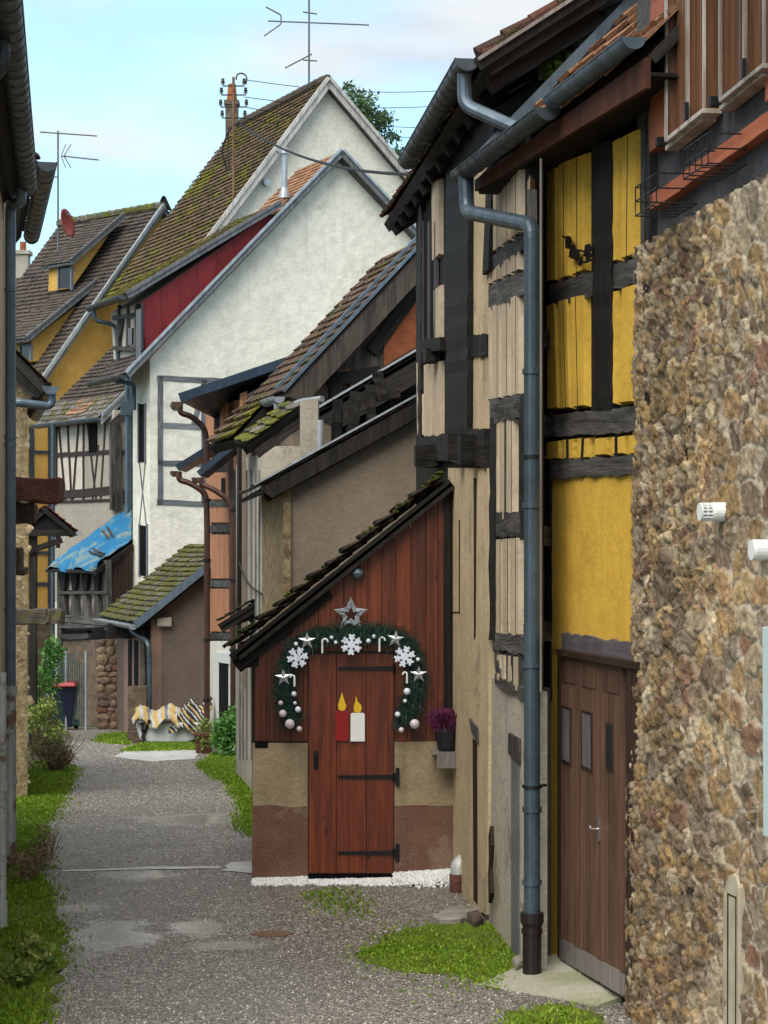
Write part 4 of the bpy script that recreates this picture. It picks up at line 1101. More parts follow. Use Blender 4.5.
# ================================================================ the taller beige house beyond, with jettied upper floor
bh = thing('timber_house', 'dark timbered beige house with overhanging upper floor and deep black eaves', 'house', PB.pz(470, 0))
mb = MB(); facade_block(mb, PB, 416, 488, 3.05, 6.25, 3.0, -.01); mb.build('wall', M['oldwood'], bh)
mb = MB()
slab(mb, PB, [(468, 170), (488, 165), (488, 482), (482, 470), (468, 440)], -.02, .012)
mb.build('corner_render', M['beige'], bh)
mb = MB()
for q in ([(436.5, 180), (445, 178), (445, 255), (437, 262)], [(438.5, 290), (445.5, 284), (445.5, 352), (439, 352)],
          [(421, 362), (427, 362), (428, 436), (422, 436)], [(428.6, 364), (434.5, 364), (435, 438), (429, 438)], [(436, 362), (446, 360), (446, 440), (436.6, 440)]):
    panel(mb, PB, q, -.02, .03, .012)
mb.build('plaster_infill', M['cream'], bh)
mb = MB()
pbeam(mb, PB, [(446, 175), (468, 165), (467, 450), (446, 452)], -.02, .06, .012); pbeam(mb, PB, [(420, 438), (484, 428), (484, 466), (420, 458)], -.02, .05, .012)
pbeam(mb, PB, [(418, 175), (421, 175), (421, 445), (418, 445)], -.02, .04); pbeam(mb, PB, [(470, 336), (486, 334), (486, 356), (470, 357)], -.02, .03)
mb.build('timber_frame', M['oldwood'], bh)
mb = MB()
c = PB.p(455, 448, .1); mb.rough_bar(c - PB.n * .5, c + PB.n * .07, .2, .2); c = PB.p(428, 456, .1); mb.rough_bar(c - PB.n * .5, c + PB.n * .12, .17, .2); c = PB.p(474, 450, .05); mb.rough_bar(c - PB.n * .3, c + PB.n * .12, .2, .22)
mb.build_each('jetty_beam', M['oldwood'], bh)
mb = MB(); slab(mb, PB, [(419.5, 215), (436, 205), (437, 350), (420, 348)], -.02, .015); wo = mb.build('window', M['void'], bh)
mb = MB()
for x in (421, 427.5, 434): slab(mb, PB, [(x, 222), (x + 1.3, 221), (x + 1.3, 346), (x, 346)], .0, .03)
mb.build_each('bar', M['plumwood'], wo)
mb = MB(); slab(mb, PB, [(420, 340), (440, 337), (440, 350), (420, 353)], .0, .10); c = PB.p(431, 356, .08); mb.box(c, PB.D * .25, PB.n * .12, V((0, 0, .12))); mb.build('sill', M['oldwood'], wo)
# roof
Er = 6.34
G0 = V(((475 - 384) / F * 14.4, 14.4, Er)); G1 = V(((377 - 384) / F * 21.3, 21.3, Er)); dE = (G1 - G0).normalized(); perp = V((dE.y, -dE.x, 0))
upB = (perp + V((0, 0, .66))).normalized(); nB = upB.cross(dE); nB = nB if nB.z > 0 else -nB
roof('roof', G0 + upB * .05, G1 + upB * .05, G1 + upB * 3.6, G0 + upB * 3.6, [M['tileworn'], M['oldwood']], bh, tw=.19, ex=.17, thick=.03, deck=.10, moss=(.3, .75))
mb = MB()
for i in range(12):   # rafters under the eave
    q = G0.lerp(G1, (i + .3) / 12) - nB * .2
    mb.rough_bar(q + upB * .02, q + upB * 1.0, .09, .12, nB)
mb.build_each('rafter', M['oldwood'], bh)
mb = MB(); a = G0 - dE * .02 - nB * .2; mb.prism([a - upB * .02, a + upB * 3.6, a + upB * 3.6 + nB * .2, a - upB * .02 + nB * .2], -dE * .04) if False else mb.prism([a - upB * .02 + nB * .11, a + upB * 3.6 + nB * .11, a + upB * 3.6 + nB * .2, a - upB * .02 + nB * .2], -dE * .04); bo = mb.build('barge_board', M['oldwood'], bh)
mb = MB(); a = G0 - dE * .07 - nB * .03; mb.prism([a, a + upB * 3.6, a + upB * 3.6 + nB * .025, a + nB * .025], -dE * .02); mb.build('edge_batten', M['kickgrey'], bo)
mb = MB()
for i in range(15):
    p, q = G0 + upB * (.05 + i * .235) + nB * .035 + dE * .06, G0 + upB * (.33 + i * .235) + nB * .02 + dE * .06
    mb.tube([p + nB * random.uniform(-.02, .0), q - nB * .01], [.06, .05], 9, tint=(random.random(), .4, .5))
mb.build('verge_tile', M['tileworn'], bh)
gB = G0.lerp(G1, .52)
mb = MB(); arc_gutter(mb, G0 - perp * .06 - dE * .03, gB - perp * .06, .085, 12, ribs=.22, t0=(.4, .5, .5)); mb.build('gutter', M['zincdark'], bh)
mb = MB(); g0 = G0 - perp * .06 + dE * .12 - V((0, 0, .06)); tgt = PB.p(530, 118, .0)
mb.tube(bend([g0, g0 - V((-.0, 0, .24)), V((1.02, 14.25, g0.z - .50)), V((1.25, 14.1, g0.z - .58))], .08), .052, 12, tint=(.5, .5, .5)); mb.build('downpipe', M['zinc'], bh)
# gable end over the neighbour's roof, in its timber and remains of render
PG = Plane(488, 15.15, 195, 'g'); PG.o = PB.pz(488, 0); 
mb = MB(); gA = PB.pz(488, 5.0, .05); gv = PG.G
def gpt(s, z): return V((gA.x + gv.x * s, gA.y + gv.y * s, z))
mb.prism([gpt(0, 4.9), gpt(3.2, 4.9), gpt(3.2, 8.05), gpt(0.05, 6.1)], -PG.n * .3); mb.build('gable_wall', M['oldwood'], bh)
mb = MB()
for q in ([(577, 12), (612, -20), (625, -2), (590, 42), (578, 46)], [(538, 60), (552, 58), (556, 84), (540, 98)]):
    mb.prism([P(x, y, 14.98) for x, y in q], V((0, .06, 0)))
mb.build('gable_render', M['lowbeige'], bh)
mb = MB(); mb.rough_bar(P(541, 48, 14.85), P(575, 44, 14.95), .08, .16); mb.rough_bar(P(552, 12, 14.85), P(600, 8, 15), .08, .12); mb.build_each('gable_board', M['greywood'], bh)
for (x, y, s), lb in (((556, 62, .12), 'lower moss cushion on the grey board above the orange tiles'), ((573, 24, .11), 'upper moss cushion under the red tiled verge')):
    c = P(x, y + (0 if y > 40 else 6), 14.72); mb = MB()
    for _ in range(26):
        mb.ball(c + V((random.gauss(0, s * .5), random.gauss(0, s * .3), random.gauss(0, s * .33))), s * random.uniform(.2, .38), 7, 5, jit=.25)
    tag(mb.build('moss_cushion', M['mossclump'], None, c), lb, 'moss', 'moss cushions on the gable')
# ================================================================ red shed with the christmas garland
YS = 17.1
PH = Plane(350, YS, CX, 'g')          # its front, square to the lane
shed = thing('wooden_shed', 'small red-brown boarded shed with plank door and mossy lean-to roof', 'shed', PH.pz(350, gz(YS)))
def yroof(x): return 648 + (x - 232) * (482 - 648) / (445 - 232)
mb = MB(); mb.prism([PH.p(252, 882), PH.p(456, 882), PH.p(456, 495), PH.p(252, 640)], V((0, 3.4, 0))); mb.build('core_wall', M['darkbrown'], shed)
mb = MB(); x = 254.; rr = random.Random(3)
while x < 444:
    w_ = rr.uniform(11, 16); x2 = min(x + w_, 445)
    slab(mb, PH, [(x, yroof(x) + 6), (x2 - .35, yroof(x2) + 6), (x2 - .35, 741.5), (x, 741.5)], -.02, .022 + rr.uniform(0, .006), tint=(rr.random(), .5, .5)); x = x2
mb.build('wall_boards', M['redwood'], shed, bevel=.002)
mb = MB(); slab(mb, PH, [(251.5, yroof(252) + 5), (255, yroof(255) + 5), (255, 742), (251.5, 742)], -.02, .035); slab(mb, PH, [(443.5, 490), (450.5, 486), (450.5, 738), (443.5, 742)], -.02, .05); mb.build_each('corner_post', M['oldwood'], shed)
mb = MB(); slab(mb, PH, [(252.5, 743), (307.5, 743), (307.5, 812), (252.5, 812)], -.02, .03); slab(mb, PH, [(394.5, 742), (457, 741), (457, 812), (394.5, 812)], -.02, .03); mb.build_each('plinth', M['plinthtan'], shed)
mb = MB(); slab(mb, PH, [(252, 806), (272, 805), (290, 807), (308, 806), (308, 882), (252, 884)], -.02, .036); slab(mb, PH, [(394.2, 806), (420, 805), (440, 806), (457.5, 805), (457.5, 872), (394.2, 877)], -.02, .036); mb.build_each('plinth_base', M['plinthred'], shed)
mb = MB(); slab(mb, PH, [(255, 741), (268, 741), (268, 748), (255, 748)], .0, .034); slab(mb, PH, [(309, 874), (394, 874), (394, 882), (309, 882)], -.02, .02); mb.build_each('dark_gap', M['void'], shed)
dmb = MB(); slab(dmb, PH, [(307.5, 651), (394.5, 651), (394.5, 874), (307.5, 874)], -.02, .03); door = dmb.build('door_frame', M['darkbrown'], shed)
mb = MB()
for xa, xb in ((309, 336), (336.5, 366), (366.5, 393.5)): slab(mb, PH, [(xa, 654), (xb, 654), (xb, 873), (xa, 873)], .0, .042)
mb.build('door_boards', M['doorred'], door, bevel=.003)
for y in (668.5, 777, 853):
    mb = MB(); slab(mb, PH, [(338, y - 1.6), (394, y - 2.2), (394, y + 2.2), (338, y + 1.6)], .03, .052)
    if y > 700: slab(mb, PH, [(395.5, y - 9), (399.5, y - 9), (399.5, y + 9), (395.5, y + 9)], .03, .05); slab(mb, PH, [(393, y - 3), (397, y - 3), (397, y + 3), (393, y + 3)], .03, .054)
    c = PH.p(394, y, .05); mb.tube([c - V((0, 0, .035)), c + V((0, 0, .035))], .012, 8)
    mb.build('strap_hinge', M['iron'], door)
mb = MB(); slab(mb, PH, [(313.5, 751), (318.5, 751), (318.5, 769), (313.5, 769)], .03, .05); c = PH.p(316, 757, .05); mb.tube([c, c + PH.n * .045, c + PH.n * .045 - V((.0, 0, .08))], .008, 8); mb.build('handle', M['iron'], door)
mb = MB(); c = PH.p(357.5, 573, .03); mb.tube([c, c + PH.n * .05, c + PH.n * .09], [.05, .055, .03], 14); mb.ball(c + PH.n * .06 + V((0, 0, .0)), .045, 10, 6, (1.3, .9, .55)); mb.build('wall_lamp', M['zinc'], shed, smooth=True)
# roof: three courses of old tile seen end-on at the verge
Ea, Ra = PH.p(226, 652, .14), PH.p(446, 476, .14); ue = (Ra - Ea).normalized(); D4 = V((0, 3.6, 0)); nS = V((-ue.z, 0, ue.x))
roof('roof', Ea + nS * .02, Ea + D4 + nS * .02, Ra + D4 + nS * .02, Ra + nS * .02, [M['tiledark'], M['oldwood']], shed, tw=.19, ex=.19, thick=.03, deck=.06, moss=(.25, .75), lift=.014)
mb = MB()
mb.prism([Ea - nS * .07 + ue * .05, Ra - nS * .07, Ra - nS * .13, Ea - nS * .13 + ue * .05], V((0, .05, 0)))
for i in range(5):
    q = Ea + V((0, .12 + i * .75, 0)) - nS * .15; mb.rough_bar(q - ue * .02, q + ue * 1.0, .09, .11, nS)
mb.rough_bar(PH.p(243, 651, .10), PH.p(243, 651, .10) + D4, .10, .10); mb.rough_bar(PH.p(252, 656, .03), PH.p(252, 656, .03) + V((0, 3.3, 0)), .12, .2)
mb.build_each('rafter', M['oldwood'], shed)
mb = MB(); nn = V((0, -1, 0))
for i in range(26):
    t = rr.random() ** .8; c = Ea.lerp(Ra, t) + nS * rr.uniform(.03, .06) + V((0, rr.uniform(.0, .5), 0)); mb.ball(c, rr.uniform(.014, .034), 6, 4, (1.4, 1.2, .6), jit=.3)
tag(mb.build('roof_moss', M['mossclump'], shed), kind='stuff')

# --- garland
path = [(293, 724), (288, 708), (284, 690), (285, 672), (292, 655), (303, 643), (318, 637), (338, 634), (360, 633.5), (382, 634), (398, 638), (410, 648), (416, 662), (417, 680), (412, 698), (406, 712), (402, 722)]
gp = [PH.p(x, y, .10) for x, y in path]
gv_, gf_, gt_ = [], [], []
nr = np.random.default_rng(4)
for i in range(len(gp) - 1):
    a, b = gp[i], gp[i + 1]; d = (b - a).normalized(); L_ = (b - a).length
    for _ in range(int(L_ * 3000)):
        c = a.lerp(b, nr.random()) + V((nr.normal(0, .036), nr.normal(0, .022) - .01, nr.normal(0, .036)))
        ang = nr.random() * 6.283; e = V((math.cos(ang), nr.normal(-.2, .4), math.sin(ang))).normalized() + d * nr.uniform(-.2, .9); e.normalize()
        ln = nr.uniform(.04, .085); s = e.cross(V((0, 1, 0.2))).normalized() * .0028; k = len(gv_)
        gv_ += [tuple(c - s), tuple(c + s), tuple(c + e * ln + s * .5), tuple(c + e * ln - s * .5)]; gf_.append((k, k + 1, k + 2, k + 3)); gt_ += [(nr.random(), .5, .5)] * 4
core = MB(); core.tube(gp, .018, 6)
o = np_mesh('garland', np.array(gv_), np.array(gf_), M['garland'], tint=np.array(gt_), loc=PH.p(351, 640, .1))
tag(o, 'dark green fir garland arched over the red shed door', 'garland')
stem = MB(); stem.tube(gp, .015, 6); stem.build('wire_stem', M['iron'], o)

def orn(name, px, py, off, builder, mat, label, cat, group):
    c = PH.p(px, py, off); mb = MB(); builder(mb, c)
    return tag(mb.build(name, mat, None, c), label, cat, group)
def star(R, r_, th, rot=0., hollow=False):
    def f(mb, c):
        o_ = [c + V((math.sin(rot + math.pi * k / 5) * (R if k % 2 == 0 else r_), 0, math.cos(rot + math.pi * k / 5) * (R if k % 2 == 0 else r_))) for k in range(10)]
        if hollow:
            i_ = [c + (q - c) * .42 for q in o_]
            for k in range(10):
                a, b, p, q = o_[k], o_[(k + 1) % 10], i_[(k + 1) % 10], i_[k]
                m = (a + b + p + q) / 4 + V((0, -th, 0))
                mb.prism([a, b, p, q], V((0, th * .6, 0)))
                mb.add([a, b, p, q, m], [[0, 1, 4], [1, 2, 4], [2, 3, 4], [3, 0, 4]])
            for k in range(70):
                j = random.randrange(10); q = o_[j].lerp(i_[j], random.random()).lerp(o_[(j + 1) % 10].lerp(i_[(j + 1) % 10], random.random()), random.random())
                mb.ball(q + V((0, -th * .7, 0)), .0075, 5, 4)
        else:
            ap, bk = c + V((0, -th, 0)), c + V((0, th, 0)); vs = o_ + [ap, bk]
            mb.add(vs, [[k, (k + 1) % 10, 10] for k in range(10)] + [[(k + 1) % 10, k, 11] for k in range(10)])
    return f
def flake(R, rot=0.):
    def f(mb, c):
        for k in range(6):
            a = rot + k * math.pi / 3; d = V((math.sin(a), 0, math.cos(a))); s = V((d.z, 0, -d.x))
            mb.bar(c, c + d * R, .024, .016, (0, 1, 0))
            for t in (.5, .78):
                for sg in (-1, 1): mb.bar(c + d * R * t, c + d * R * (t + .25) + s * sg * R * .28, .018, .014, (0, 1, 0))
        mb.tube([c + V((0, -.01, 0)), c + V((0, .01, 0))], R * .42, 6)
    return f
def cane(h, flip):
    def f(mb, c):
        s = -1 if flip else 1; r_ = h * .2
        pts = [c - V((0, 0, h * .6)), c + V((0, 0, h * .25))] + [c + V((s * (r_ - math.cos(t) * r_), 0, h * .25 + math.sin(t) * r_)) for t in (0.5, 1.1, 1.6, 2.2, 2.8, 3.3)]
        mb.tube(pts, .0085, 7)
    return f
def ball(r_): return lambda mb, c: mb.ball(c, r_, 12, 8)
orn('star_ornament', 351, 615, .10, star(.155, .075, .03, hollow=True), M['silver'], 'large silver openwork star at the top of the garland', 'star', None)
for px, py, lb in ((307, 641, 'dull gold-white star at the upper left bend of the garland'), (283.5, 677.5, 'white star low on the left leg of the garland, left of a cane'), (395.5, 639, 'white star on the upper right bend, beside the right-hand cane'), (418.7, 674.5, 'white star on the outer right leg of the garland')):
    orn('star_ornament', px, py, .17, star(.075, .031, .018, random.uniform(-.15, .15)), M['silver'], lb, 'star', 'small stars on the garland')
for px, py, lb in ((297.5, 657.5, 'white snowflake on the left shoulder of the garland'), (351.4, 644.5, 'white snowflake centred over the door under the big star'), (404.6, 656.5, 'white snowflake on the right shoulder of the garland')):
    orn('snowflake_ornament', px, py, .18, flake(.082, random.uniform(0, .5)), M['snow'], lb, 'snowflake', 'snowflakes on the garland')
for px, py, fl, lb in ((322.3, 645, 0, 'white candy cane hanging left of the middle snowflake'), (379.5, 643.5, 0, 'white candy cane hanging right of the middle snowflake'), (294.5, 680, 1, 'small cane beside the lowest left star'), (407, 677, 1, 'small cane beside the outer right star')):
    orn('candy_cane', px, py, .17, cane(.115 if py < 660 else .09, fl), M['whitepaint'], lb, 'candy cane', 'candy canes on the garland')
for px, py, r_, lb in ((296, 644, .018, 'tiny white bauble just above the left snowflake'), (331.5, 637.5, .016, 'tiny white bauble right of the left cane, near the top edge'), (335.7, 642.5, .016, 'tiny bauble between the left cane and the middle snowflake'), (368.5, 641, .02, 'small white bauble directly right of the middle snowflake'),
                       (374, 636.5, .017, 'tiny bauble just above and left of the right-hand cane'), (418, 659.5, .018, 'tiny pale bauble right of the right snowflake'), (294, 694, .022, 'small white bauble under the lowest left star'), (295, 703, .015, 'tiny bauble halfway between two larger ones on the left leg'),
                       (298, 709.5, .026, 'bright white bauble near the lower end of the left leg'), (407, 691.5, .03, 'largest white bauble on the right leg, below the cane'), (405, 701, .017, 'tiny bauble under the largest one on the right leg'), (397.6, 714.5, .024, 'white bauble near the lower end of the right leg')):
    orn('bauble', px, py, .17, ball(r_), M['snow'], lb, 'bauble', 'white baubles in the garland')
for px, py, r_, lb in ((280.6, 703, .02, 'topmost hanging pearl ball left of the garland'), (282.7, 713.5, .032, 'second pearl ball down on the left, against the boards'), (289.8, 724, .042, 'largest pearl ball under the left end of the garland'), (299.4, 729, .024, 'small pearl ball at the lowest left end'), (414.7, 724, .042, 'large pearl ball under the right end of the garland'), (401.3, 730, .024, 'small pearl ball at the lowest right end')):
    orn('bauble', px, py, .2, ball(r_), M['bauble'], lb, 'bauble', 'pearl balls hanging below the garland')
# --- candle boards on the door
for x0, x1, yt, yb, mat, fl, lb in ((335.5, 348.5, 711, 741, 'redpaint', (342, 692), 'flat red wooden candle with yellow flame on the shed door'), (350.5, 364.8, 713, 741.5, 'whitepaint', (356, 695.5), 'flat white wooden candle with yellow flame on the shed door')):
    t = thing('candle_board', lb, 'candle', PH.p((x0 + x1) / 2, yb, .05), 'candle cut-outs on the door')
    mb = MB(); slab(mb, PH, [(x0, yt + 1.5), (x0 + 1.5, yt), (x1 - 1.5, yt), (x1, yt + 1.5), (x1, yb), (x0, yb)], .042, .062); mb.build('candle_body', M[mat], t, bevel=.002)
    cx = (x0 + x1) / 2; fx, fy = fl
    mb = MB(); slab(mb, PH, [(cx - 3.4, yt - 1.5), (cx - 4, yt - 6), (cx - 2.4, yt - 11), (fx, fy), (fx + 1.6, fy + 6), (cx + 3.2, yt - 8), (cx + 4.3, yt - 5), (cx + 3.0, yt - 1), (cx, yt)], .042, .06); mb.build('candle_flame', M['yellowpaint'], t)
# --- heather pot on its bracket
c = PH.p(446, 737, .16)
pot = thing('flower_pot', 'dark pot of purple heather on a bracket between shed and beige wall', 'flower pot', c - V((0, 0, .14)))
mb = MB(); b0 = c - V((0, 0, .12)); mb.tube([b0, b0 + V((0, 0, .03)), b0 + V((0, 0, .2)), b0 + V((0, 0, .21)), b0 + V((0, 0, .19))], [.06, .072, .095, .10, .085], 16); mb.build('pot', M['potdark'], pot)
mb = MB(); mb.box(c - V((-.01, -.03, .13)), V((.26, 0, 0)), V((0, .24, 0)), V((0, 0, .02))); mb.box(c - V((-.02, .09, .19)), V((.20, 0, 0)), V((0, .02, 0)), V((0, 0, .13))); mb.tube([c - V((-.1, -.1, .13)), c - V((-.1, -.2, .3))], .01, 6); mb.build('bracket', M['kickgrey'], pot)
hv, hf, ht = [], [], []
for _ in range(650):
    a = nr.uniform(0, 6.283); s = abs(nr.normal(0, .6)); d = V((math.cos(a) * s, math.sin(a) * s, 1)).normalized(); p0 = c + V((nr.normal(0, .035), nr.normal(0, .035), .05)); ln = nr.uniform(.06, .2)
    sd = d.cross(V((0, 1, .1))).normalized() * .004; k = len(hv); g_ = nr.uniform(.3, .7)
    hv += [tuple(p0 - sd), tuple(p0 + sd), tuple(p0 + d * ln + sd * 1.6), tuple(p0 + d * ln - sd * 1.6)]; hf.append((k, k + 1, k + 2, k + 3)); ht += [(nr.random(), .5, .5)] * 4
np_mesh('heather', np.array(hv), np.array(hf), M['heather'], pot, tint=np.array(ht))
# --- pipe stub where the beige wall meets the gravel, flat stone, rusty plate
c = V(((457 - CX) / F * 16.6, 16.6, 0)); mb = MB(); t = thing('drain_pipe', 'short grey and rust-red drain elbow beside the shed corner', 'drain pipe', c)
mb.tube(bend([c + V((.09, .05, .26)), c + V((.0, -.02, .22)), c + V((-.0, -.03, .11))], .05), .058, 12); mb.build('elbow', M['pipewhite'], t); mb = MB(); mb.tube([c + V((0, -.03, .14)), c + V((0, -.03, -.03))], .064, 12); mb.build('clay_socket', M['sandstone'], t)
def slab_stone(name, pxp, h, mat, label, cat):
    pts = [GP(*q) for q in pxp]; c = sum(pts, V()) / len(pts); mb = MB(); top = []
    lo = [p - V((0, 0, .03)) for p in pts]; mid = [p + V((0, 0, h * .7)) for p in pts]; top = [c + (p - c) * .86 + V((0, 0, h)) for p in pts]
    n = len(pts); vs = lo + mid + top; fs = [[i, (i + 1) % n, n + (i + 1) % n, n + i] for i in range(n)] + [[n + i, n + (i + 1) % n, 2 * n + (i + 1) % n, 2 * n + i] for i in range(n)] + [list(range(2 * n, 3 * n))]
    mb.add(vs, fs); return tag(mb.build(name, mat, None, c), label, cat)
slab_stone('flat_stone', [(432, 921), (446, 914), (474, 910), (483, 913), (480, 919), (460, 924), (440, 925)], .05, M['flatstone'], 'pale flat stone lying in the grass by the beige wall', 'stone')
slab_stone('small_stone', [(466, 921), (478, 918), (484, 925), (474, 929)], .07, M['greystone'], 'dark rounded stone at the foot of the beige wall', 'stone')
slab_stone('small_stone', [(512, 966), (520, 962), (524, 970), (516, 974)], .06, M['flatstone'], 'small white stone beside the foot of the blue downpipe', 'stone')
slab_stone('drain_cover', [(250, 934), (262, 931.5), (284, 931.5), (294, 934), (284, 937), (262, 937)], .008, M['rust'], 'rusty flat plate set in the wet gravel', 'drain cover')
# ================================================================ taupe house behind the shed
def blockpoly(mb, pl, q, depth, off=0., **kw):
    return mb.prism([pl.p(x, y, off) for x, y in q], pl.D * depth, **kw)
def verge_roof(name, parent, pl, e, r, depth, mats, off=.15, thick=.03, **kw):
    """roof plane whose near verge runs from eave px e to ridge px r on plane pl, going back along the lane"""
    a, b = pl.p(*e, off), pl.p(*r, off); d = pl.D * depth
    return roof(name, a, a + d, b + d, b, mats, parent, thick=thick, **kw), a, b
th = thing('taupe_house', 'low taupe-rendered house with lean-to roof standing behind the red shed', 'house', P(350, 560, 22) * 1)
th.location.z = gz(22)
PT = Plane(284, 22.0, CX, 'g'); PT.D = Plane(284, 22, 109).D
mb = MB(); q = [(284, 800), (450, 800), (450, 402), (284, 486)]
mb.prism([PT.p(x, y) for x, y in q], PT.D * 3.1); mb.build('wall', M['taupe'], th)
PTl = Plane(284, 22.0, 109)
mb = MB(); a, b = PTl.pz(283.5, gz(22) - .2, .012), PTl.pz(262, gz(25), .012)
mb.prism([a, b, V((b.x, b.y, PTl.p(262, 480).z)), V((a.x, a.y, PTl.p(283, 480).z))], -PTl.n * .08); mb.build('rough_face', M['palestone'], th)
mb = MB(); slab(mb, PT, [(284, 800), (288, 800), (288, 484), (284, 486)], -.02, .012); mb.build('corner_render', M['taupe'], th)
_, a, b = verge_roof('roof', th, PT, (258, 486), (428, 392), 3.4, [M['tileslate'], M['oldwood']], .18, tw=.2, ex=.18, deck=.05)
ue = (b - a).normalized(); un = V((-ue.z, 0, ue.x))
mb = MB(); mb.prism([a - un * .03, b - un * .03, b - un * .19, a - un * .19 + ue * .07], V((0, .06, 0))); mb.rough_bar(a - un * .12 + V((0, .2, 0)), b - un * .12 + V((0, .2, 0)), .08, .14, un); mb.build('barge_board', M['oldwood'], th)
mb = MB(); mb.prism([a + un * .02 - ue * .03, b + un * .02, b + un * .04, a + un * .04 - ue * .03], V((0, -.03, 0))); mb.build('verge_trim', M['zinclight'], th)
# small mossy pent roof over its lane side
mb = MB()
pa_, pb2 = P(248, 436, 24.6), P(246, 428, 26.0)
p0, p1 = P(247, 444, 23.6), P(302, 404, 23.6); dd = V((-.42, .6, .13)) * .42
roof('pent_roof', p0, p0 + dd, p1 + dd, p1, [M['tilegreen'], M['oldwood']], th, tw=.17, ex=.15, deck=.09, moss=(.4, 1.0), lift=.012)
mb = MB(); u2 = (p1 - p0).normalized(); n2 = V((-u2.z, 0, u2.x))
for i in range(3):
    q = p0 + dd * (i * .45 + .03) - n2 * .17; mb.rough_bar(q + u2 * .02, q + u2 * .75, .08, .10, n2)
mb.build('pent_rafter', M['oldwood'], th)
mb = MB(); mb.prism([P(300, 401, 23.2), P(318, 398, 23.2), P(318, 460, 23.2), P(300, 460, 23.2)], V((0, .4, 0))); mb.build('chimney_breast', M['lowbeige'], th)
mb = MB(); mb.tube([P(320.5, 470, 22.9), P(320.5, 420, 22.9)], .035, 10); mb.build('vent_tube', M['zinclight'], th)

# ================================================================ weathered timber barn with long tiled roof
PRb = Plane(330, 25.5, -200, 'g')
rb = thing('timber_barn', 'weathered timber barn with long worn tile roof and brick patched gable', 'barn', P(360, 560, 26)); rb.location.z = gz(26)
mb = MB(); blockpoly(mb, PRb, [(292, 700), (470, 700), (470, 250), (425, 264), (292, 398)], 3.0, -.02); mb.build('wall', M['taupe'], rb)
e, rdg = (283, 392), (432, 232)
a, b = PRb.p(*e, .25), PRb.p(*rdg, .25); mid = PRb.p(300, 378, .25)
dd = PRb.D * 2.3
roof('roof', a, a + dd, b + dd, b, [M['tilebrown'], M['barnwood']], rb, tw=.2, ex=.17, thick=.024, deck=.05, moss=(.3, .9), lift=.005)
ue = (b - a).normalized(); un = ue.cross(PRb.D); un = un if un.z > 0 else -un
mb = MB(); f = -PRb.D
mb.prism([a - un * .06 - ue * .02, b - un * .06, b - un * .30, a - un * .30 + ue * .12], f * .04); mb.build('barge_board', M['barnwood'], rb)
mb = MB(); mb.prism([a + un * .03 + f * .03, b + un * .03 + f * .03, b - un * .01 + f * .03, a - un * .01 + f * .03], f * .04)
mb.prism([a + un * .05 - f * .24, b + un * .05 - f * .24, b + un * .09 - f * .24, a + un * .09 - f * .24], f * .06); mb.build('verge_trim', M['zinc'], rb)
# lower mossy lip of the same roof, running down over the lane
ue = (b - a).normalized(); l0, l1 = a + dd * .32 - ue * .75, a + dd * .32; ld = dd * .68
roof('lower_roof', l0, l0 + ld, l1 + ld, l1, [M['tilemoss'], M['oldwood']], rb, tw=.2, ex=.17, thick=.04, deck=.12, moss=(.5, .9), lift=.012)
mb = MB(); gA_, gB_ = a + V((-.05, .0, -.06)), a + PRb.D * .7 + V((-.05, 0, -.06)); arc_gutter(mb, gA_, gB_, .075, 10); mb.build('gutter', M['zinclight'], rb)
mb = MB(); s = gA_ + PRb.D * .15; mb.tube(bend([s - V((0, 0, .05)), s - V((-.02, 0, .20)), P(300, 402, 24.9), P(322, 399, 24.6)], .08), .042, 10); mb.build('downpipe', M['zinclight'], rb)
# gable: boarding, brick, posts
mb = MB(); x = 322.
while x < 424:
    x2 = x + random.uniform(6, 9); yt = 392 + (x - 283) * (232 - 392) / (432 - 283) + 22
    slab(mb, PRb, [(x, yt), (x2 - .4, yt - 8), (x2 - .4, 372), (x, 384)], -.02, .03 + random.uniform(0, .012)); x = x2
mb.build('gable_boards', M['barnwood'], rb)
mb = MB(); slab(mb, PRb, [(384, 345), (392, 336), (420, 290), (420, 345), (384, 366)], -.02, .06); slab(mb, PRb, [(337, 372), (350, 368), (350, 382), (337, 384)], -.02, .06); mb.build('brick_infill', M['brickred'], rb)
mb = MB()
for q in (((328, 380), (380, 372)), ((336, 372), (338, 420)), ((372, 352), (418, 288)), ((384, 372), (386, 420)), ((352, 405), (400, 400)), ((350, 388), (420, 385))): line(mb, PRb, *q, .16, -.02, .09)
mb.build('gable_beam', M['oldwood'], rb)
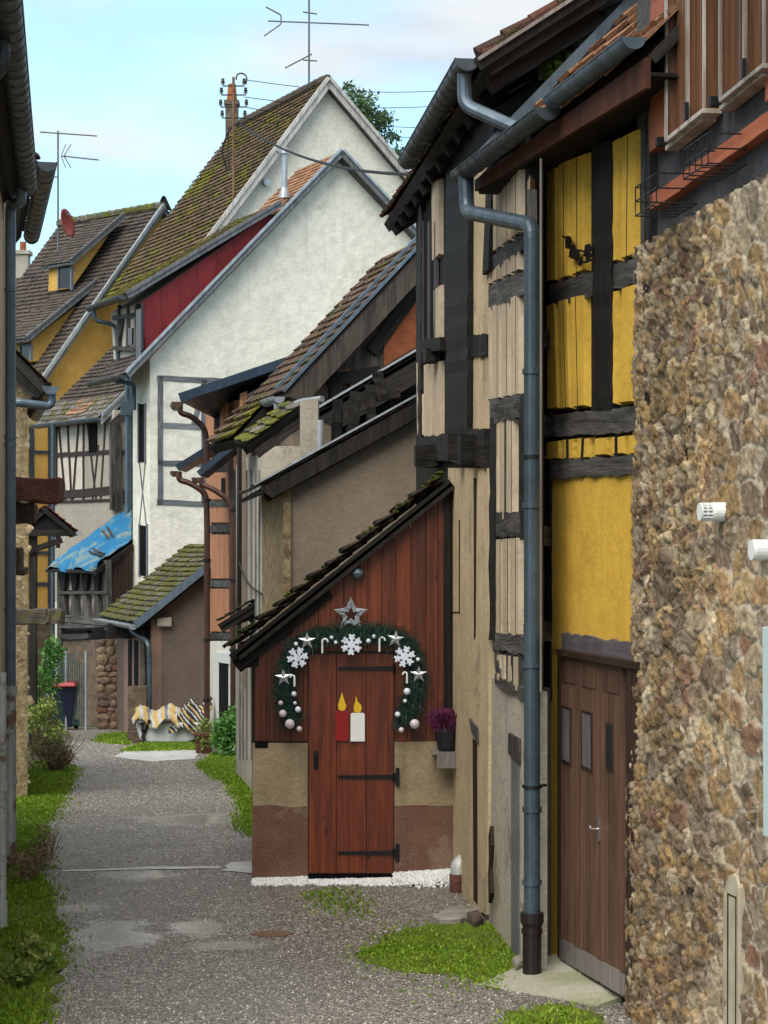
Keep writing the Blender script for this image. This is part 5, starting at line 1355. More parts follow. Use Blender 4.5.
# pent roof across the gable
PRp = Plane(330, 24.2, CX, 'g')
a, b = PRp.p(312, 412), PRp.p(428, 344); ue = (b - a).normalized(); un = V((-ue.z, 0, ue.x)); dp = V((0, .9, 0))
roof('pent_roof', a, a + dp, b + dp, b, [M['tileslate'], M['oldwood']], rb, tw=.2, ex=.18, deck=.06)
mb = MB(); mb.prism([a - un * .05 - ue * .03, b - un * .05, b - un * .34, a - un * .34 + ue * .16], V((0, .07, 0)), axis=ue)
mb.prism([P(332, 470, 24.6), P(440, 470, 24.6), P(440, 360, 24.6), P(332, 418, 24.6)], V((0, .15, 0)))
mb.build('fascia', M['oldwood'], rb)
mb = MB(); mb.prism([a + un * .02 - ue * .03, b + un * .02, b - un * .005, a - un * .005 - ue * .03], V((0, -.04, 0))); mb.build('pent_trim', M['zinclight'], rb)
mb = MB(); mb.rough_bar(P(384, 400, 23.6), P(377, 372, 23.6), .1, .12); mb.rough_bar(P(366, 398, 23.7), P(400, 394, 23.7), .1, .1); mb.rough_bar(P(336, 446, 23.7), P(338, 400, 23.7), .12, .12); mb.rough_bar(P(352, 440, 23.7), P(356, 392, 23.7), .16, .14); mb.rough_bar(P(372, 430, 23.7), P(370, 385, 23.7), .12, .12); mb.build_each('strut', M['oldwood'], rb)

# ================================================================ grey plank-faced house along the lane
PG2 = Plane(262, 25.0, 112)
gh = thing('plank_house', 'narrow house front of pale vertical grey planks with a small canopy', 'house', PG2.pz(248, gz(27)))
mb = MB(); a, b = PG2.pz(262, gz(30) - .3), PG2.pz(236, gz(30) - .3); zt = PG2.p(250, 455).z
mb.prism([a, b, V((b.x, b.y, zt)), V((a.x, a.y, zt))], -PG2.n * 2.5); mb.build('wall', M['greyplaster'], gh)
mb = MB()
for x in (239.5, 242.5, 246, 250.5, 255, 258.5): line(mb, PG2, (x, 470), (x + random.uniform(-.4, .4), 760), .05, -.02, .02)
mb.build('plank_joint', M['greystrip'], gh)
mb = MB(); line(mb, PG2, (238, 440), (237, 640), .42, -.02, .05); mb.build('corner_post', M['oldwood'], gh)
c0, c1 = P(216, 622, 26.0), P(254, 599, 26.0); cd = V((0, 1.0, 0)); u_ = (c1 - c0).normalized(); n_ = V((-u_.z, 0, u_.x))
roof('canopy', c0, c0 + cd, c1 + cd, c1, [M['tileslate'], M['oldwood']], gh, tw=.2, ex=.16, deck=.05)
mb = MB(); q = c0 - n_ * .12 + V((0, .05, 0)); mb.rough_bar(q, q + u_ * .58, .06, .09, n_); mb.bar(c0 + V((.08, .1, -.1)), P(256, 616, 26.1), .03, .04); mb.rough_bar(P(251, 604, 26.1), P(251, 622, 26.1), .06, .06); mb.build('bracket', M['oldwood'], gh)
mb = MB(); mb.tube([PG2.p(238, 556, .03), PG2.p(243, 575, .04), PG2.p(250, 586, .04), PG2.p(262, 594, .03)], .012, 5); mb.build('hanging_wire', M['cable'], gh)

# ================================================================ orange timber-framed house with brown downpipes
PO = Plane(240, 36.0, -31)
oh = thing('orange_house', 'tall narrow salmon-orange house with grey timbers and two brown downpipes', 'house', PO.pz(222, gz(38)))
mb = MB(); a, b = PO.pz(240, gz(41) - .3), PO.pz(206, gz(41) - .3); zt = PO.p(225, 408).z
mb.prism([a, b, V((b.x, b.y, zt)), V((a.x, a.y, zt))], -PO.n * 3.0); mb.build('wall', M['oldwood'], oh)
mb = MB()
for yt, yb in ((402, 436), (472, 500), (506, 523), (534, 579), (588, 632)):
    xs = [(208, 212.5), (213, 217), (217.6, 221.6), (222.2, 226.4), (227, 231)] if yb - yt > 30 else [(208, 219), (219.6, 231)]
    for xa, xb in xs: panel(mb, PO, [(xa, yt), (xb, yt + .3), (xb, yb + .3), (xa, yb)], -.03, .02, .015)
slab(mb, PO, [(207, 402), (211, 402), (211, 640), (207, 640)], -.02, .012); slab(mb, PO, [(233.5, 400), (240, 400), (240, 470), (233.5, 470)], -.03, .02)
mb.build('orange_infill', M['salmon'], oh)
mb = MB()
for y in (503.5, 528.5, 583.5, 636): pbeam(mb, PO, [(206, y - 3), (236, y - 3), (236, y + 3.5), (206, y + 3.5)], -.02, .03)
mb.build('grey_beam', M['greywood'], oh)
mb = MB(); slab(mb, PO, [(207, 641), (240, 641), (240, 760), (207, 760)], -.02, .025); mb.build('ground_floor_render', M['white2'], oh)
mb = MB(); slab(mb, PO, [(218, 662), (228, 663), (228, 740), (218, 736)], .0, .032); dd_ = mb.build('door', M['void'], oh); mb = MB(); slab(mb, PO, [(215, 652), (230, 653), (230, 664), (215, 662)], .0, .05); slab(mb, PO, [(215, 662), (218, 662), (218, 738), (215, 736)], 0, .05); mb.build('door_frame', M['pvc'], dd_)
mb = MB(); slab(mb, PO, [(214, 408), (219, 408), (219, 434), (214, 434)], 0, .03); slab(mb, PO, [(221, 478), (225, 478), (225, 497), (221, 497)], 0, .03); mb.build_each('window', M['void'], oh)
POg = Plane(240, 36.0, -31, 'g')
mb = MB(); slab(mb, POg, [(240, 760), (330, 760), (330, 360), (288, 372), (240, 398)], -2.0, .0); mb.build('gable_wall', M['pinkgrey'], oh)
mb = MB(); slab(mb, POg, [(240, 394), (247, 391), (247, 700), (240, 700)], -.02, .03); mb.build('gable_post', M['salmon'], oh)
a, b = POg.p(181, 402, .35), POg.p(296, 363, .35); ue = (b - a).normalized(); un = ue.cross(POg.D); un = un if un.z > 0 else -un
mb = MB(); mb.prism([a, b, b + un * .16, a + un * .16], V((.3, 5, 0))); mb.build('roof', M['bluemetal'], oh)
mb = MB(); arc_gutter(mb, a - ue * .05 + un * .02, a - ue * .05 + un * .02 + V((-.12, .8, 0)), .10, 10); mb.build('gutter', M['pipebrown'], oh)
for (p, q) in (((178, 470), (214, 449)), ((200, 476), (243, 441))):
    a2, b2 = P(*p, 35.2 if p[0] > 190 else 36.5), P(*q, 35.2 if p[0] > 190 else 36.5); u2 = (b2 - a2).normalized(); n2 = V((-u2.z, 0, u2.x))
    mb = MB(); mb.prism([a2, b2, b2 + n2 * .12, a2 + n2 * .10], V((.05, 1.0, 0))); mb.build('pent_roof', M['bluemetal'], oh)
    mb = MB(); arc_gutter(mb, a2 - u2 * .04, a2 - u2 * .04 + V((-.08, .5, 0)), .085, 8); mb.build('gutter', M['pipebrown'], oh)
def bp(pts, Y, r_=.055): 
    m_ = MB(); m_.tube(bend([P(x, y, Y) for x, y in pts], .35, 7), r_, 10, tint=(.5, .5, .5)); return m_
g0_ = gz(36)
bp([(180, 404), (180, 413), (191, 416), (205, 428), (207, 450), (207, 466)], 36.4).build('downpipe', M['pipebrown'], oh)
m_ = bp([(179, 472), (179, 480), (190, 483), (206, 493), (207, 520), (207, 752)], 36.2); m_.build('downpipe', M['pipebrown'], oh)
m_ = bp([(201, 478), (201, 484), (213, 489), (229, 500), (233, 520), (233, 745)], 35.0, .05); m_.build('downpipe', M['pipebrown'], oh)
mb = MB()
for y in (500, 560, 640, 700): collar(mb, P(207, y, 36.2), .07, .05)
for y in (510, 580, 650): collar(mb, P(233, y, 35.0), .065, .05)
mb.build_each('pipe_clamp', M['iron'], oh)

# ================================================================ mossy lean-to shed
PL1 = Plane(148, 40.5, CX, 'g'); PL1.D = Plane(148, 40.5, -210).D; PLl = Plane(152, 40.5, -210)
ls = thing('lean_to', 'grey-brown rendered lean-to with thick mossy tile roof beside the lane', 'shed', PL1.pz(175, gz(40.5)))
mb = MB(); mb.prism([PL1.p(x, y) for x, y in [(152, 750), (214, 750), (214, 566), (152, 616)]], PL1.D * 4.6); mb.build('wall', M['leanwall'], ls)
mb = MB(); a, b = PLl.pz(151.5, gz(41) - .2, .02), PLl.pz(124, gz(44) - .2, .02); zt = PLl.p(140, 617).z; mb.prism([a, b, V((b.x, b.y, zt)), V((a.x, a.y, zt))], -PLl.n * .2); mb.build('lane_wall', M['pinkgrey'], ls)
mb = MB(); slab(mb, PLl, [(134, 640), (138, 641), (138, 690), (134, 689)], -.02, .03); slab(mb, PLl, [(128, 640), (131.5, 640), (131.5, 688), (128, 688)], -.02, .03); slab(mb, PLl, [(145, 640), (150, 641), (150, 700), (145, 700)], -.02, .03); mb.build_each('window_slit', M['void'], ls)
mb = MB(); line(mb, PLl, (142, 640), (142, 742), .5, -.02, .06); mb.build('stone_post', M['greystone'], ls)
mb = MB(); mb.rough_bar(GP(138, 742), GP(138, 742) + V((0, 0, 1.1)), .36, .3, (0, 1, 0)); mb.rough_bar(GP(139, 743), GP(139, 743) + V((0, 0, .22)), .34, .3, (0, 1, 0)); mb.build('corner_stone', M['greystone'], ls)
a, b = PL1.p(136, 623, .30), PL1.p(236, 542, .30)
l0 = a; ld = PL1.D * 5.0
roof('roof', l0, l0 + ld, b + ld, b, [M['tilegreen'], M['oldwood']], ls, tw=.17, ex=.16, thick=.03, deck=.08, moss=(.35, .9), lift=.012)
ue = (b - a).normalized(); un = V((-ue.z, 0, ue.x)); mb = MB(); mb.prism([a + un * .05 - ue * .03, b + un * .05, b - un * .10, a - un * .10 - ue * .03], V((0, -.05, 0))); mb.build('verge_trim', M['zinc'], ls)
mb = MB(); mb.prism([PL1.p(158, 618, .02), PL1.p(172, 617, .02), PL1.p(172, 626, .02), PL1.p(158, 626, .02)], V((0, -.12, 0))); mb.build('corbel_block', M['lowbeige'], ls)
mb = MB(); arc_gutter(mb, a - ue * .08, a - ue * .08 + ld, .085, 10); mb.build('gutter', M['zinclight'], ls)
mb = MB(); q = a + ld * .1 - ue * .05 - V((0, 0, .08)); mb.tube(bend([q, q + V((.08, -.05, -.1)), P(149, 642, 40.2), P(149.5, 665, 40.2), P(149.5, 742, 40.2)], .25, 6), .05, 10); mb.build('downpipe', M['pipeblue'], ls)
mb = MB(); mb.rough_bar(P(148, 634, 40.6), P(118, 627, 44.5), .2, .2); mb.rough_bar(P(130, 632, 41), P(160, 632, 41), .18, .2); mb.rough_bar(P(108, 630, 42.4), P(132, 632, 42.4), .22, .3); mb.build('eave_beam', M['oldwood'], ls)

# ================================================================ white gabled house
VPW = -600
PW = Plane(150, 46.0, VPW, 'g'); PWl = Plane(150, 46.0, VPW)
wh = thing('white_house', 'white rendered gabled house with dark red dormer cheek', 'house', PW.pz(260, gz(46)))
mb = MB(); q = [(150, 760), (470, 760), (470, 300), (340, 160), (150, 358)]
blockpoly(mb, PW, q, 1.2); mb.build('wall', M['white'], wh)
mb = MB()
for q in (((157, 378), (245, 382)), ((157, 502), (245, 506)), ((158, 425), (205, 427)), ((158, 463), (205, 464)), ((160.5, 376), (160.5, 505)), ((194, 425), (205, 380)), ((204, 380), (204, 505))): line(mb, PW, *q, .13, -.02, .012)
mb.build('timber_frame', M['bluewood'], wh)
for q in ([(138, 404), (144, 404), (144, 462), (138, 462)], [(139, 525), (146, 526), (146, 576), (139, 575)]):
    mb = MB(); slab(mb, PWl, q, -.02, .02); w1 = mb.build('window', M['void'], wh)
    mb = MB(); x0, x1, y0, y1 = q[0][0], q[1][0], q[0][1], q[2][1]
    for x in (x0 - .8, x1): slab(mb, PWl, [(x, y0 - 1), (x + .8, y0 - 1), (x + .8, y1 + 1), (x, y1 + 1)], -.02, .04)
    mb.build('frame', M['bluewood'], w1)
mb = MB()
for q in (((145, 462), (139, 525)), ((139, 462), (146, 525))): line(mb, PWl, *q, .05, -.02, .015)
mb.build('wall_tie', M['bluewood'], wh)
Lw = 2.5
e, rdg, ro = (126, 374), (341, 151), (430, 246)
a, b, c = PW.p(*e, .28), PW.p(*rdg, .28), PW.p(*ro, .28); dd = PW.D * Lw
q_ = a.lerp(b, .2); roof('eave_roof', a, a + dd, q_ + dd, q_, [M['tileslate'], M['greywood']], wh, tw=.19, ex=.17, deck=.06, moss=(.2, .7)); roof('roof', q_, q_ + dd, b + dd, b, [M['tileorange'], M['greywood']], wh, tw=.19, ex=.17, deck=.06, moss=(.2, .7))
roof('roof', c + dd, c, b, b + dd, [M['tileorange'], M['greywood']], wh, tw=.19, ex=.17, deck=.06, moss=(.2, .7))
mb = MB(); f = -PW.D
for p, q in ((a, b), (c, b)):
    ue = (q - p).normalized(); un = ue.cross(PW.D); un = un if un.z > 0 else -un
    mb.prism([p + un * .04, q + un * .04, q - un * .11, p - un * .11], f * .05)
mb.build('barge_board', M['bluewood'], wh)
mb = MB()
for p, q in ((a, b), (c, b)):
    ue = (q - p).normalized(); un = ue.cross(PW.D); un = un if un.z > 0 else -un
    mb.prism([p + un * .07 + f * .03, q + un * .07 + f * .03, q + un * .01 + f * .03, p + un * .01 + f * .03], f * .06)
mb.build('verge_trim', M['zinclight'], wh)
mb = MB(); arc_gutter(mb, a - V((.05, 0, .02)), a - V((.05, 0, .02)) + dd, .09, 10); mb.build('gutter', M['zincdark'], wh)
mb = MB(); s = a + dd * .3 - V((0, 0, .1)); mb.tube(bend([s, P(134, 384, 46.2), P(134, 392, 46.4), P(134, 410, 46.4)], .3, 6), .05, 10); mb.build('downpipe', M['pipeblue'], wh)
# dormer with red cheek
dq = [(142, 302), (146, 362), (262, 232), (274, 210)]
mb = MB(); blockpoly(mb, PW, dq, 2.25, .06); mb.build('dormer_wall', M['htwhite'], wh)
mb = MB(); n = 7
for i in range(n):
    t0, t1 = i / n, (i + 1) / n
    tp = lambda t: (142 + (272 - 142) * t, 302 + (212 - 302) * t); bt = lambda t: (146 + (270 - 146) * t, 363 + (224 - 363) * t)
    slab(mb, PW, [tp(t0), (tp(t1)[0] - .3, tp(t1)[1]), (bt(t1)[0] - .3, bt(t1)[1]), bt(t0)], .05, .11)
mb.build('dormer_cheek', M['redclad'], wh)
PWd = Plane(142, 46.0, VPW); PWd.o = PW.p(142, 302, .06); PWd.o.z = 0
mb = MB()
for x in (118, 127, 135): line(mb, PWd, (x, 305), (x - 1, 352), .1, -.02, .05)
line(mb, PWd, (112, 318), (141, 314), .1, -.02, .05); line(mb, PWd, (112, 348), (141, 350), .1, -.02, .05); line(mb, PWd, (122, 320), (116, 350), .08, -.02, .04)
mb.build('dormer_timber', M['greywood'], wh)
mb = MB(); slab(mb, PWd, [(136, 304), (141, 303), (141, 362), (136, 362)], 0, .06); slab(mb, PWd, [(128, 328), (132, 328), (132, 345), (128, 345)], 0, .05); mb.build('dormer_window', M['glass'], wh)
a2, b2 = PW.p(126, 294, .22), PW.p(280, 202, .22); ue = (b2 - a2).normalized(); un = ue.cross(PW.D); un = un if un.z > 0 else -un
roof('dormer_roof', a2, a2 + PW.D * 2.6, b2 + PW.D * 2.6, b2, [M['tilemoss'], M['bluewood']], wh, tw=.19, ex=.17, deck=.07, moss=(.5, 1))
mb = MB(); mb.prism([a2 + un * .02, b2 + un * .02, b2 - un * .12, a2 - un * .12], f * .05); mb.prism([a2 + un * .05 + f * .02, b2 + un * .05 + f * .02, b2 - un * .02 + f * .02, a2 - un * .02 + f * .02], f * .06); mb.build('dormer_fascia', M['bluewood'], wh)
mb = MB(); arc_gutter(mb, a2 - V((.06, 0, .03)), a2 - V((.06, 0, .03)) + PW.D * 2.5, .1, 10); mb.build('dormer_gutter', M['zincdark'], wh)
mb = MB(); s = a2 + PW.D * 2.2 - V((.06, 0, .12)); mb.tube(bend([s, s + V((.05, 0, -.25)), s + V((.55, .0, -.35)), s + V((.6, 0, -1.5))], .2, 6), .05, 10); mb.build('dormer_downpipe', M['pipeblue'], wh)
mb = MB(); fp = P(284.5, 192, 47.6); mb.tube([fp, P(284.5, 153, 47.6)], .07, 12); mb.tube([P(284.5, 154, 47.6), P(284.5, 148, 47.6)], [.11, .09], 12); mb.tube([fp - V((0, 0, .15)), fp + V((0, 0, .1))], [.15, .08], 12); mb.tube([P(284.5, 157, 47.6), P(277, 150, 47.6)], .05, 8); mb.build('flue', M['zinclight'], wh)

# ================================================================ tall house behind with mossy roof
PB2 = Plane(328, 54.0, VPW, 'g')
tb = thing('tall_gabled_house', 'tallest cream gabled house with steep brown roof streaked with yellow moss', 'house', PB2.pz(300, gz(54)))
mb = MB(); blockpoly(mb, PB2, [(192, 700), (520, 700), (520, 300), (328, 87), (192, 264)], 6.0); mb.build('wall', M['white2'], tb)
a, b, c = PB2.p(181, 274, .25), PB2.p(328, 79, .25), PB2.p(500, 282, .25); dd = PB2.D * 6.6
roof('roof', a, a + dd, b + dd, b, [M['tilemoss'], M['greywood']], tb, tw=.2, ex=.19, thick=.035, deck=.08, moss=(.35, .8), lift=.012)
roof('roof', c + dd, c, b, b + dd, [M['tilemoss'], M['greywood']], tb, tw=.2, ex=.19, thick=.035, deck=.08, moss=(.2, .7))
mb = MB(); f = -PB2.D
for p, q in ((a, b), (c, b)):
    ue = (q - p).normalized(); un = ue.cross(PB2.D); un = un if un.z > 0 else -un
    mb.prism([p + un * .03, q + un * .03, q - un * .17, p - un * .17], f * .05); mb.prism([p + un * .07 + f * .02, q + un * .07 + f * .02, q - un * .02 + f * .02, p - un * .02 + f * .02], f * .08)
mb.build('barge_board', M['palewood'], tb)
mb = MB()
for i in range(18):
    p, q = b + dd * (i / 18), b + dd * ((i + 1) / 18 + .012); mb.tube([p + V((0, 0, .0)), q + V((0, 0, .015))], [.13, .145], 8)
mb.build('ridge_tile', M['tileslate'], tb)
c_ = P(232, 128, 59.5); mb = MB(); zb = -1.4
mb.box(c_ + V((0, 0, -.5)), V((.36, 0, 0)), V((0, .42, 0)), V((0, 0, 2.6))); mb.box(c_ + V((0, 0, .72)), V((.44, 0, 0)), V((0, .5, 0)), V((0, 0, .12))); ch = mb.build('chimney', M['greystone'], tb)
mb = MB(); mb.tube([c_ + V((0, 0, .78)), c_ + V((0, 0, 1.3))], [.16, .11], 12); mb.build('chimney_pot', M['brickred'], ch)
mb = MB(); v_ = PB2.p(265, 183, .0); mb.tube([v_, v_ + PB2.n * .16], .1, 12); mb.build('wall_vent', M['zinclight'], tb)
# --- telephone pole with insulators on that roof
q = P(233.5, 176, 52.8); top = P(233.5, 77, 52.8)
tp_ = thing('insulator_pole', 'rusty roof pole with crossarms of dark insulators before the grey chimney', 'pole', q)
mb = MB(); mb.tube([q - V((0, 0, 1.0)), top], .035, 8); mb.build('pole', M['rust'], tp_)
mb = MB(); ins = MB()
for y, wd in ((86, .28), (95, .32), (107, .34), (118, .30)):
    c = P(233.5, y, 52.8); mb.bar(c - V((wd, 0, 0)), c + V((wd, 0, 0)), .025, .03)
    for s in (-1, 1):
        e = c + V((s * wd, 0, 0)); mb.tube([e, e + V((0, 0, .08))], .012, 6); ins.tube([e + V((0, 0, .05)), e + V((0, 0, .08)), e + V((0, 0, .12)), e + V((0, 0, .15)), e + V((0, 0, .19))], [.055, .04, .055, .035, .045], 8)
mb.build('crossarm', M['iron'], tp_); ins.build('insulator', M['ceramic'], tp_)
mb = MB(); mb.tube(bend([P(236, 80, 52.8), P(237, 74, 52.8), P(243, 73, 52.8), P(247, 77, 52.8), P(246, 84, 52.8)], .08), .02, 6); mb.tube(bend([P(229, 126, 52.8), P(228, 150, 52.8), P(230, 170, 52.8)], .2), .014, 6); mb.tube(bend([P(227, 170, 52.8), P(221, 150, 52.8), P(230, 128, 52.8), P(240, 122, 52.8)], .2), .025, 6); mb.build('lead_wire', M['cable'], tp_)
def cable(pts, r_, label, name='overhead_cable', grp='overhead cables'):
    a, b = pts[0], pts[-1]; mb = MB(); n = 16; sag = pts[1]
    mb.tube([a.lerp(b, i / n) - V((0, 0, sag * 4 * (i / n) * (1 - i / n))) for i in range(n + 1)], r_, 6)
    tag(mb.build(name, M['cable'], None, a), label, 'cable', grp)
cable((P(240, 124, 52.7), .45, P(470, 172, 30)), .03, 'thick black cable sagging across the white gables')
for (x0, y0), (x1, y1), lb in (((247, 80), (560, 70), 'uppermost thin wire running behind the tall gable'), ((244, 97), (560, 84), 'second thin wire from the top, right of the tree'), ((245, 107), (560, 113), 'third thin wire down, passing through the tree'), ((244, 118), (560, 122), 'lowest thin wire behind the tall gable')):
    cable((P(x0, y0, 53), .55, P(x1, y1, 75)), .011, lb)
def antenna(name_, label, cx, yb, yt, Y, arms, mats='antenna'):
    t = thing('tv_antenna', label, 'antenna', P(cx, yb, Y)); mb = MB(); mb.tube([P(cx, yb, Y), P(cx, yt, Y)], .028, 8); mb.build('mast', M[mats], t)
    for (xa, ya, xb, yb_, els) in arms:
        a, b = P(xa, ya, Y), P(xb, yb_, Y); mb = MB(); mb.tube([a, b], .02, 6)
        for tt, ln in els:
            c = a.lerp(b, tt); mb.tube([c + V((-.0, -ln * .9, -ln * .25)), c + V((0, ln * .9, ln * .25))], .012, 5)
        mb.build('boom', M[mats], t)
    return t
t = antenna('a', 'tall aerial with long horizontal boom above the mossy roof', 309, 90, -14, 55, [(268, 21, 369, 25, [(.2, .3), (.35, .25), (.5, .22), (.65, .2), (.8, .18), (.95, .16)]), (285, 68, 312, 54, [(.1, .3), (.5, .3), (.9, .3)]), (303, 12, 317, 14, [(.5, .2)]), (303, 60, 317, 61, [(.2, .2), (.8, .2)])])
mb = MB(); mb.tube(bend([P(266, 7, 55), P(281, 15, 55), P(281, 24, 55), P(264, 36, 55)], .05), .022, 6); mb.build('reflector', M['antenna'], t)
t = antenna('b', 'thin aerial with two booms above the dull red dish', 58, 250, 131, 58, [(40, 132, 97, 136, [(.05, .35), (.2, .2), (.4, .2), (.6, .18), (.8, .16)]), (62, 156, 99, 160, [(.05, .3), (.3, .2), (.6, .18), (.9, .16)]), (50, 177, 57, 177, [(.2, .15)])])
mb = MB()
for s in (-1, 1): mb.tube([P(64, 156, 58), P(71, 156 + s * 12, 58)], .015, 5); mb.tube([P(61, 156, 58), P(66, 156 + s * 12, 58)], .012, 5)
mb.build('reflector', M['antenna'], t)
dc = P(63.5, 224, 57.8); t = thing('satellite_dish', 'dull red satellite dish seen edge-on on the aerial mast', 'dish', dc); mb = MB(); ax = V((.93, -.28, .2)).normalized(); e1 = ax.cross(V((0, 0, 1))).normalized(); e2 = ax.cross(e1)
rings = []
for k_, (rr_, dd2) in enumerate(((0.02, .0), (.2, .03), (.34, .08), (.42, .13), (.42, .15), (.33, .10), (.18, .05), (.02, .02))): rings += [dc + ax * dd2 + (e1 * math.cos(2 * math.pi * i / 20) + e2 * math.sin(2 * math.pi * i / 20)) * rr_ for i in range(20)]
mb.add(rings, [[r0 * 20 + i, r0 * 20 + (i + 1) % 20, r0 * 20 + 20 + (i + 1) % 20, r0 * 20 + 20 + i] for r0 in range(7) for i in range(20)]); mb.build('dish', M['satred'], t, smooth=True)
mb = MB(); mb.tube([dc, P(58, 224, 58)], .03, 6); mb.tube([dc - e2 * .4, dc + ax * .5], .015, 5); mb.ball(dc + ax * .5, .05, 8, 6); mb.build('arm', M['antenna'], t)

# ================================================================ far yellow house with two dormers
VPY = -1850
PYg = Plane(160, 60.0, VPY, 'g'); PYf = Plane(160, 60.0, VPY)
fy = thing('yellow_gabled_house', 'distant ochre yellow house with brown tiled roof and two yellow-cheeked dormers', 'house', PYg.pz(100, gz(56)))
mb = MB(); blockpoly(mb, PYg, [(24, 720), (176, 720), (180, 232), (161, 214), (24, 408)], 4.4); mb.build('wall', M['ochre'], fy)
a, b = PYg.p(38, 385, .25), PYg.p(163, 206, .25); dd = PYg.D * 4.8
roof('roof', a, a + dd, b + dd, b, [M['tileslate'], M['bluewood']], fy, tw=.2, ex=.18, thick=.03, deck=.08, moss=(0, .4), lift=.01)
cc = PYg.p(200, 246, .25); roof('roof', cc + dd, cc, b, b + dd, [M['tilebrown'], M['bluewood']], fy, tw=.2, ex=.18, deck=.08, moss=(.3, .7))
mb = MB(); f = -PYg.D; ue = (b - a).normalized(); un = ue.cross(PYg.D); un = un if un.z > 0 else -un
mb.prism([a + un * .06, b + un * .06, b - un * .12, a - un * .12], f * .05); mb.build('barge_board', M['bluewood'], fy)
mb = MB(); mb.prism([a + un * .09 + f * .02, b + un * .09 + f * .02, b + un * .0 + f * .02, a + un * .0 + f * .02], f * .09); mb.build('verge_trim', M['zinclight'], fy)
mb = MB()
for i in range(14):
    p, q = b + dd * (i / 14), b + dd * ((i + 1) / 14 + .012); mb.tube([p, q + V((0, 0, .015))], [.13, .145], 8)
mb.build('ridge_tile', M['tilegreen'], fy)
mb = MB(); q = b + V((.0, .1, .05)); mb.frustum([q + V((-.2, 0, -.1)), q + V((.22, .1, -.1)), q + V((.22, .4, -.1)), q + V((-.2, .3, -.1))], [q + V((-.03, 0, .28)), q + V((.05, .1, .28)), q + V((.05, .2, .28)), q + V((-.03, .2, .28))]); mb.build('ridge_cap', M['oldwood'], fy)
# dormers: cheek planes set back from the verge
for back, cheek, rf, fr, wn_ in ((1.0, [(73, 260), (72, 288), (108, 236)], [(70, 262), (124, 215)], (52, 73, 262, 290), True), (.55, [(32, 340), (32, 362), (42, 360), (76, 306)], [(26, 339), (97, 281)], (14, 32, 342, 360), True)):
    pl = Plane(160, 60, VPY, 'g'); pl.o = PYg.o + PYg.D * back
    mb = MB(); blockpoly(mb, pl, cheek, 1.1); d_ = mb.build('dormer_wall', M['ochre'], fy)
    a2, b2 = pl.p(*rf[0], .15), pl.p(*rf[1], .15); ddm = pl.D * 1.45
    roof('dormer_roof', a2, a2 + ddm, b2 + ddm, b2, [M['tileslate'], M['bluewood']], fy, tw=.2, ex=.18, deck=.06, moss=(.2, .6))
    ue = (b2 - a2).normalized(); un = ue.cross(pl.D); un = un if un.z > 0 else -un
    mb = MB(); mb.prism([a2 + un * .06, b2 + un * .06, b2 - un * .10, a2 - un * .10], f * .05); mb.prism([a2 + un * .09 + f * .02, b2 + un * .09 + f * .02, b2 + un * .03 + f * .02, a2 + un * .03 + f * .02], f * .06); mb.build('dormer_fascia', M['bluewood'], fy)
    fc = Plane(160, 60, VPY); fc.o = pl.p(cheek[0][0], cheek[0][1]); fc.o.z = 0
    x0, x1, y0, y1 = fr
    mb = MB(); slab(mb, fc, [(x0 + 6, y0 + 3), (x1 - 2, y0 + 2), (x1 - 2, y1 - 2), (x0 + 6, y1 - 1)], -.02, .04); w1 = mb.build('dormer_window', M['glass'], fy)
    mb = MB()
    for xa in (x0 + 5, x1 - 3): slab(mb, fc, [(xa, y0 + 2), (xa + 1.3, y0 + 2), (xa + 1.3, y1), (xa, y1)], -.02, .07)
    slab(mb, fc, [(x0 + 5, y0 + 2), (x1 - 2, y0 + 1), (x1 - 2, y0 + 3), (x0 + 5, y0 + 4)], -.02, .07); mb.build('frame', M['bluewood'], w1)
mb = MB()
for p, q, w_ in (((32, 425), (32, 640), .17), ((50.5, 425), (50.5, 640), .12), ((34, 452), (51, 452), .09), ((34, 500), (51, 500), .09), ((34, 553), (51, 553), .1), ((34, 584), (51, 584), .1), ((34, 610), (51, 610), .1)): line(mb, PYg, p, q, w_, -.02, .04)
mb.build('timber_frame', M['bluemetal'], fy)
mb = MB(); slab(mb, PYg, [(22, 614), (53, 614), (53, 740), (22, 740)], -.02, .06); mb.build('stone_base', M['greystone'], fy)

# ================================================================ half-timbered white house with low mossy eave
VPH = -1100
PHf = Plane(114, 50.0, VPH); PHg = Plane(114, 50.0, VPH, 'g')
ht = thing('cream_half_timbered_house', 'small cream half-timbered house with slender dark struts under a tiled roof', 'house', PHf.pz(85, gz(50)))
mb = MB(); a, b = PHf.pz(114, gz(52) - .2), PHf.pz(54, gz(52) - .2); zt = PHf.p(80, 414).z
mb.prism([a, b, V((b.x, b.y, zt)), V((a.x, a.y, zt))], -PHf.n * 2.0); mb.build('wall', M['htwhite'], ht)
mb = MB(); slab(mb, PHf, [(54, 504), (114, 501), (114, 600), (54, 600)], -.02, .02); mb.build('lower_render', M['lowbeige'], ht)
mb = MB()
for q in (((58, 424), (65, 502)), ((67, 424), (71, 502)), ((78, 424), (72, 502)), ((83, 423), (83, 502)), ((90, 450), (96, 502)), ((98, 445), (92, 502)), ((105, 423), (100, 502)), ((87, 423), (90, 450))): line(mb, PHf, *q, .07, -.02, .03)
line(mb, PHf, (55, 455), (112, 452), .11, -.02, .035); line(mb, PHf, (57, 495), (113, 490), .2, -.02, .045); line(mb, PHf, (50, 502), (113, 500), .07, -.02, .05); line(mb, PHf, (55, 422), (55, 505), .14, -.02, .04)
mb.build('timber_frame', M['darkbrown'], ht)
mb = MB(); slab(mb, PHf, [(88.5, 424), (96.5, 423), (96.5, 452), (88.5, 453)], -.02, .04); mb.build('window', M['void'], ht)
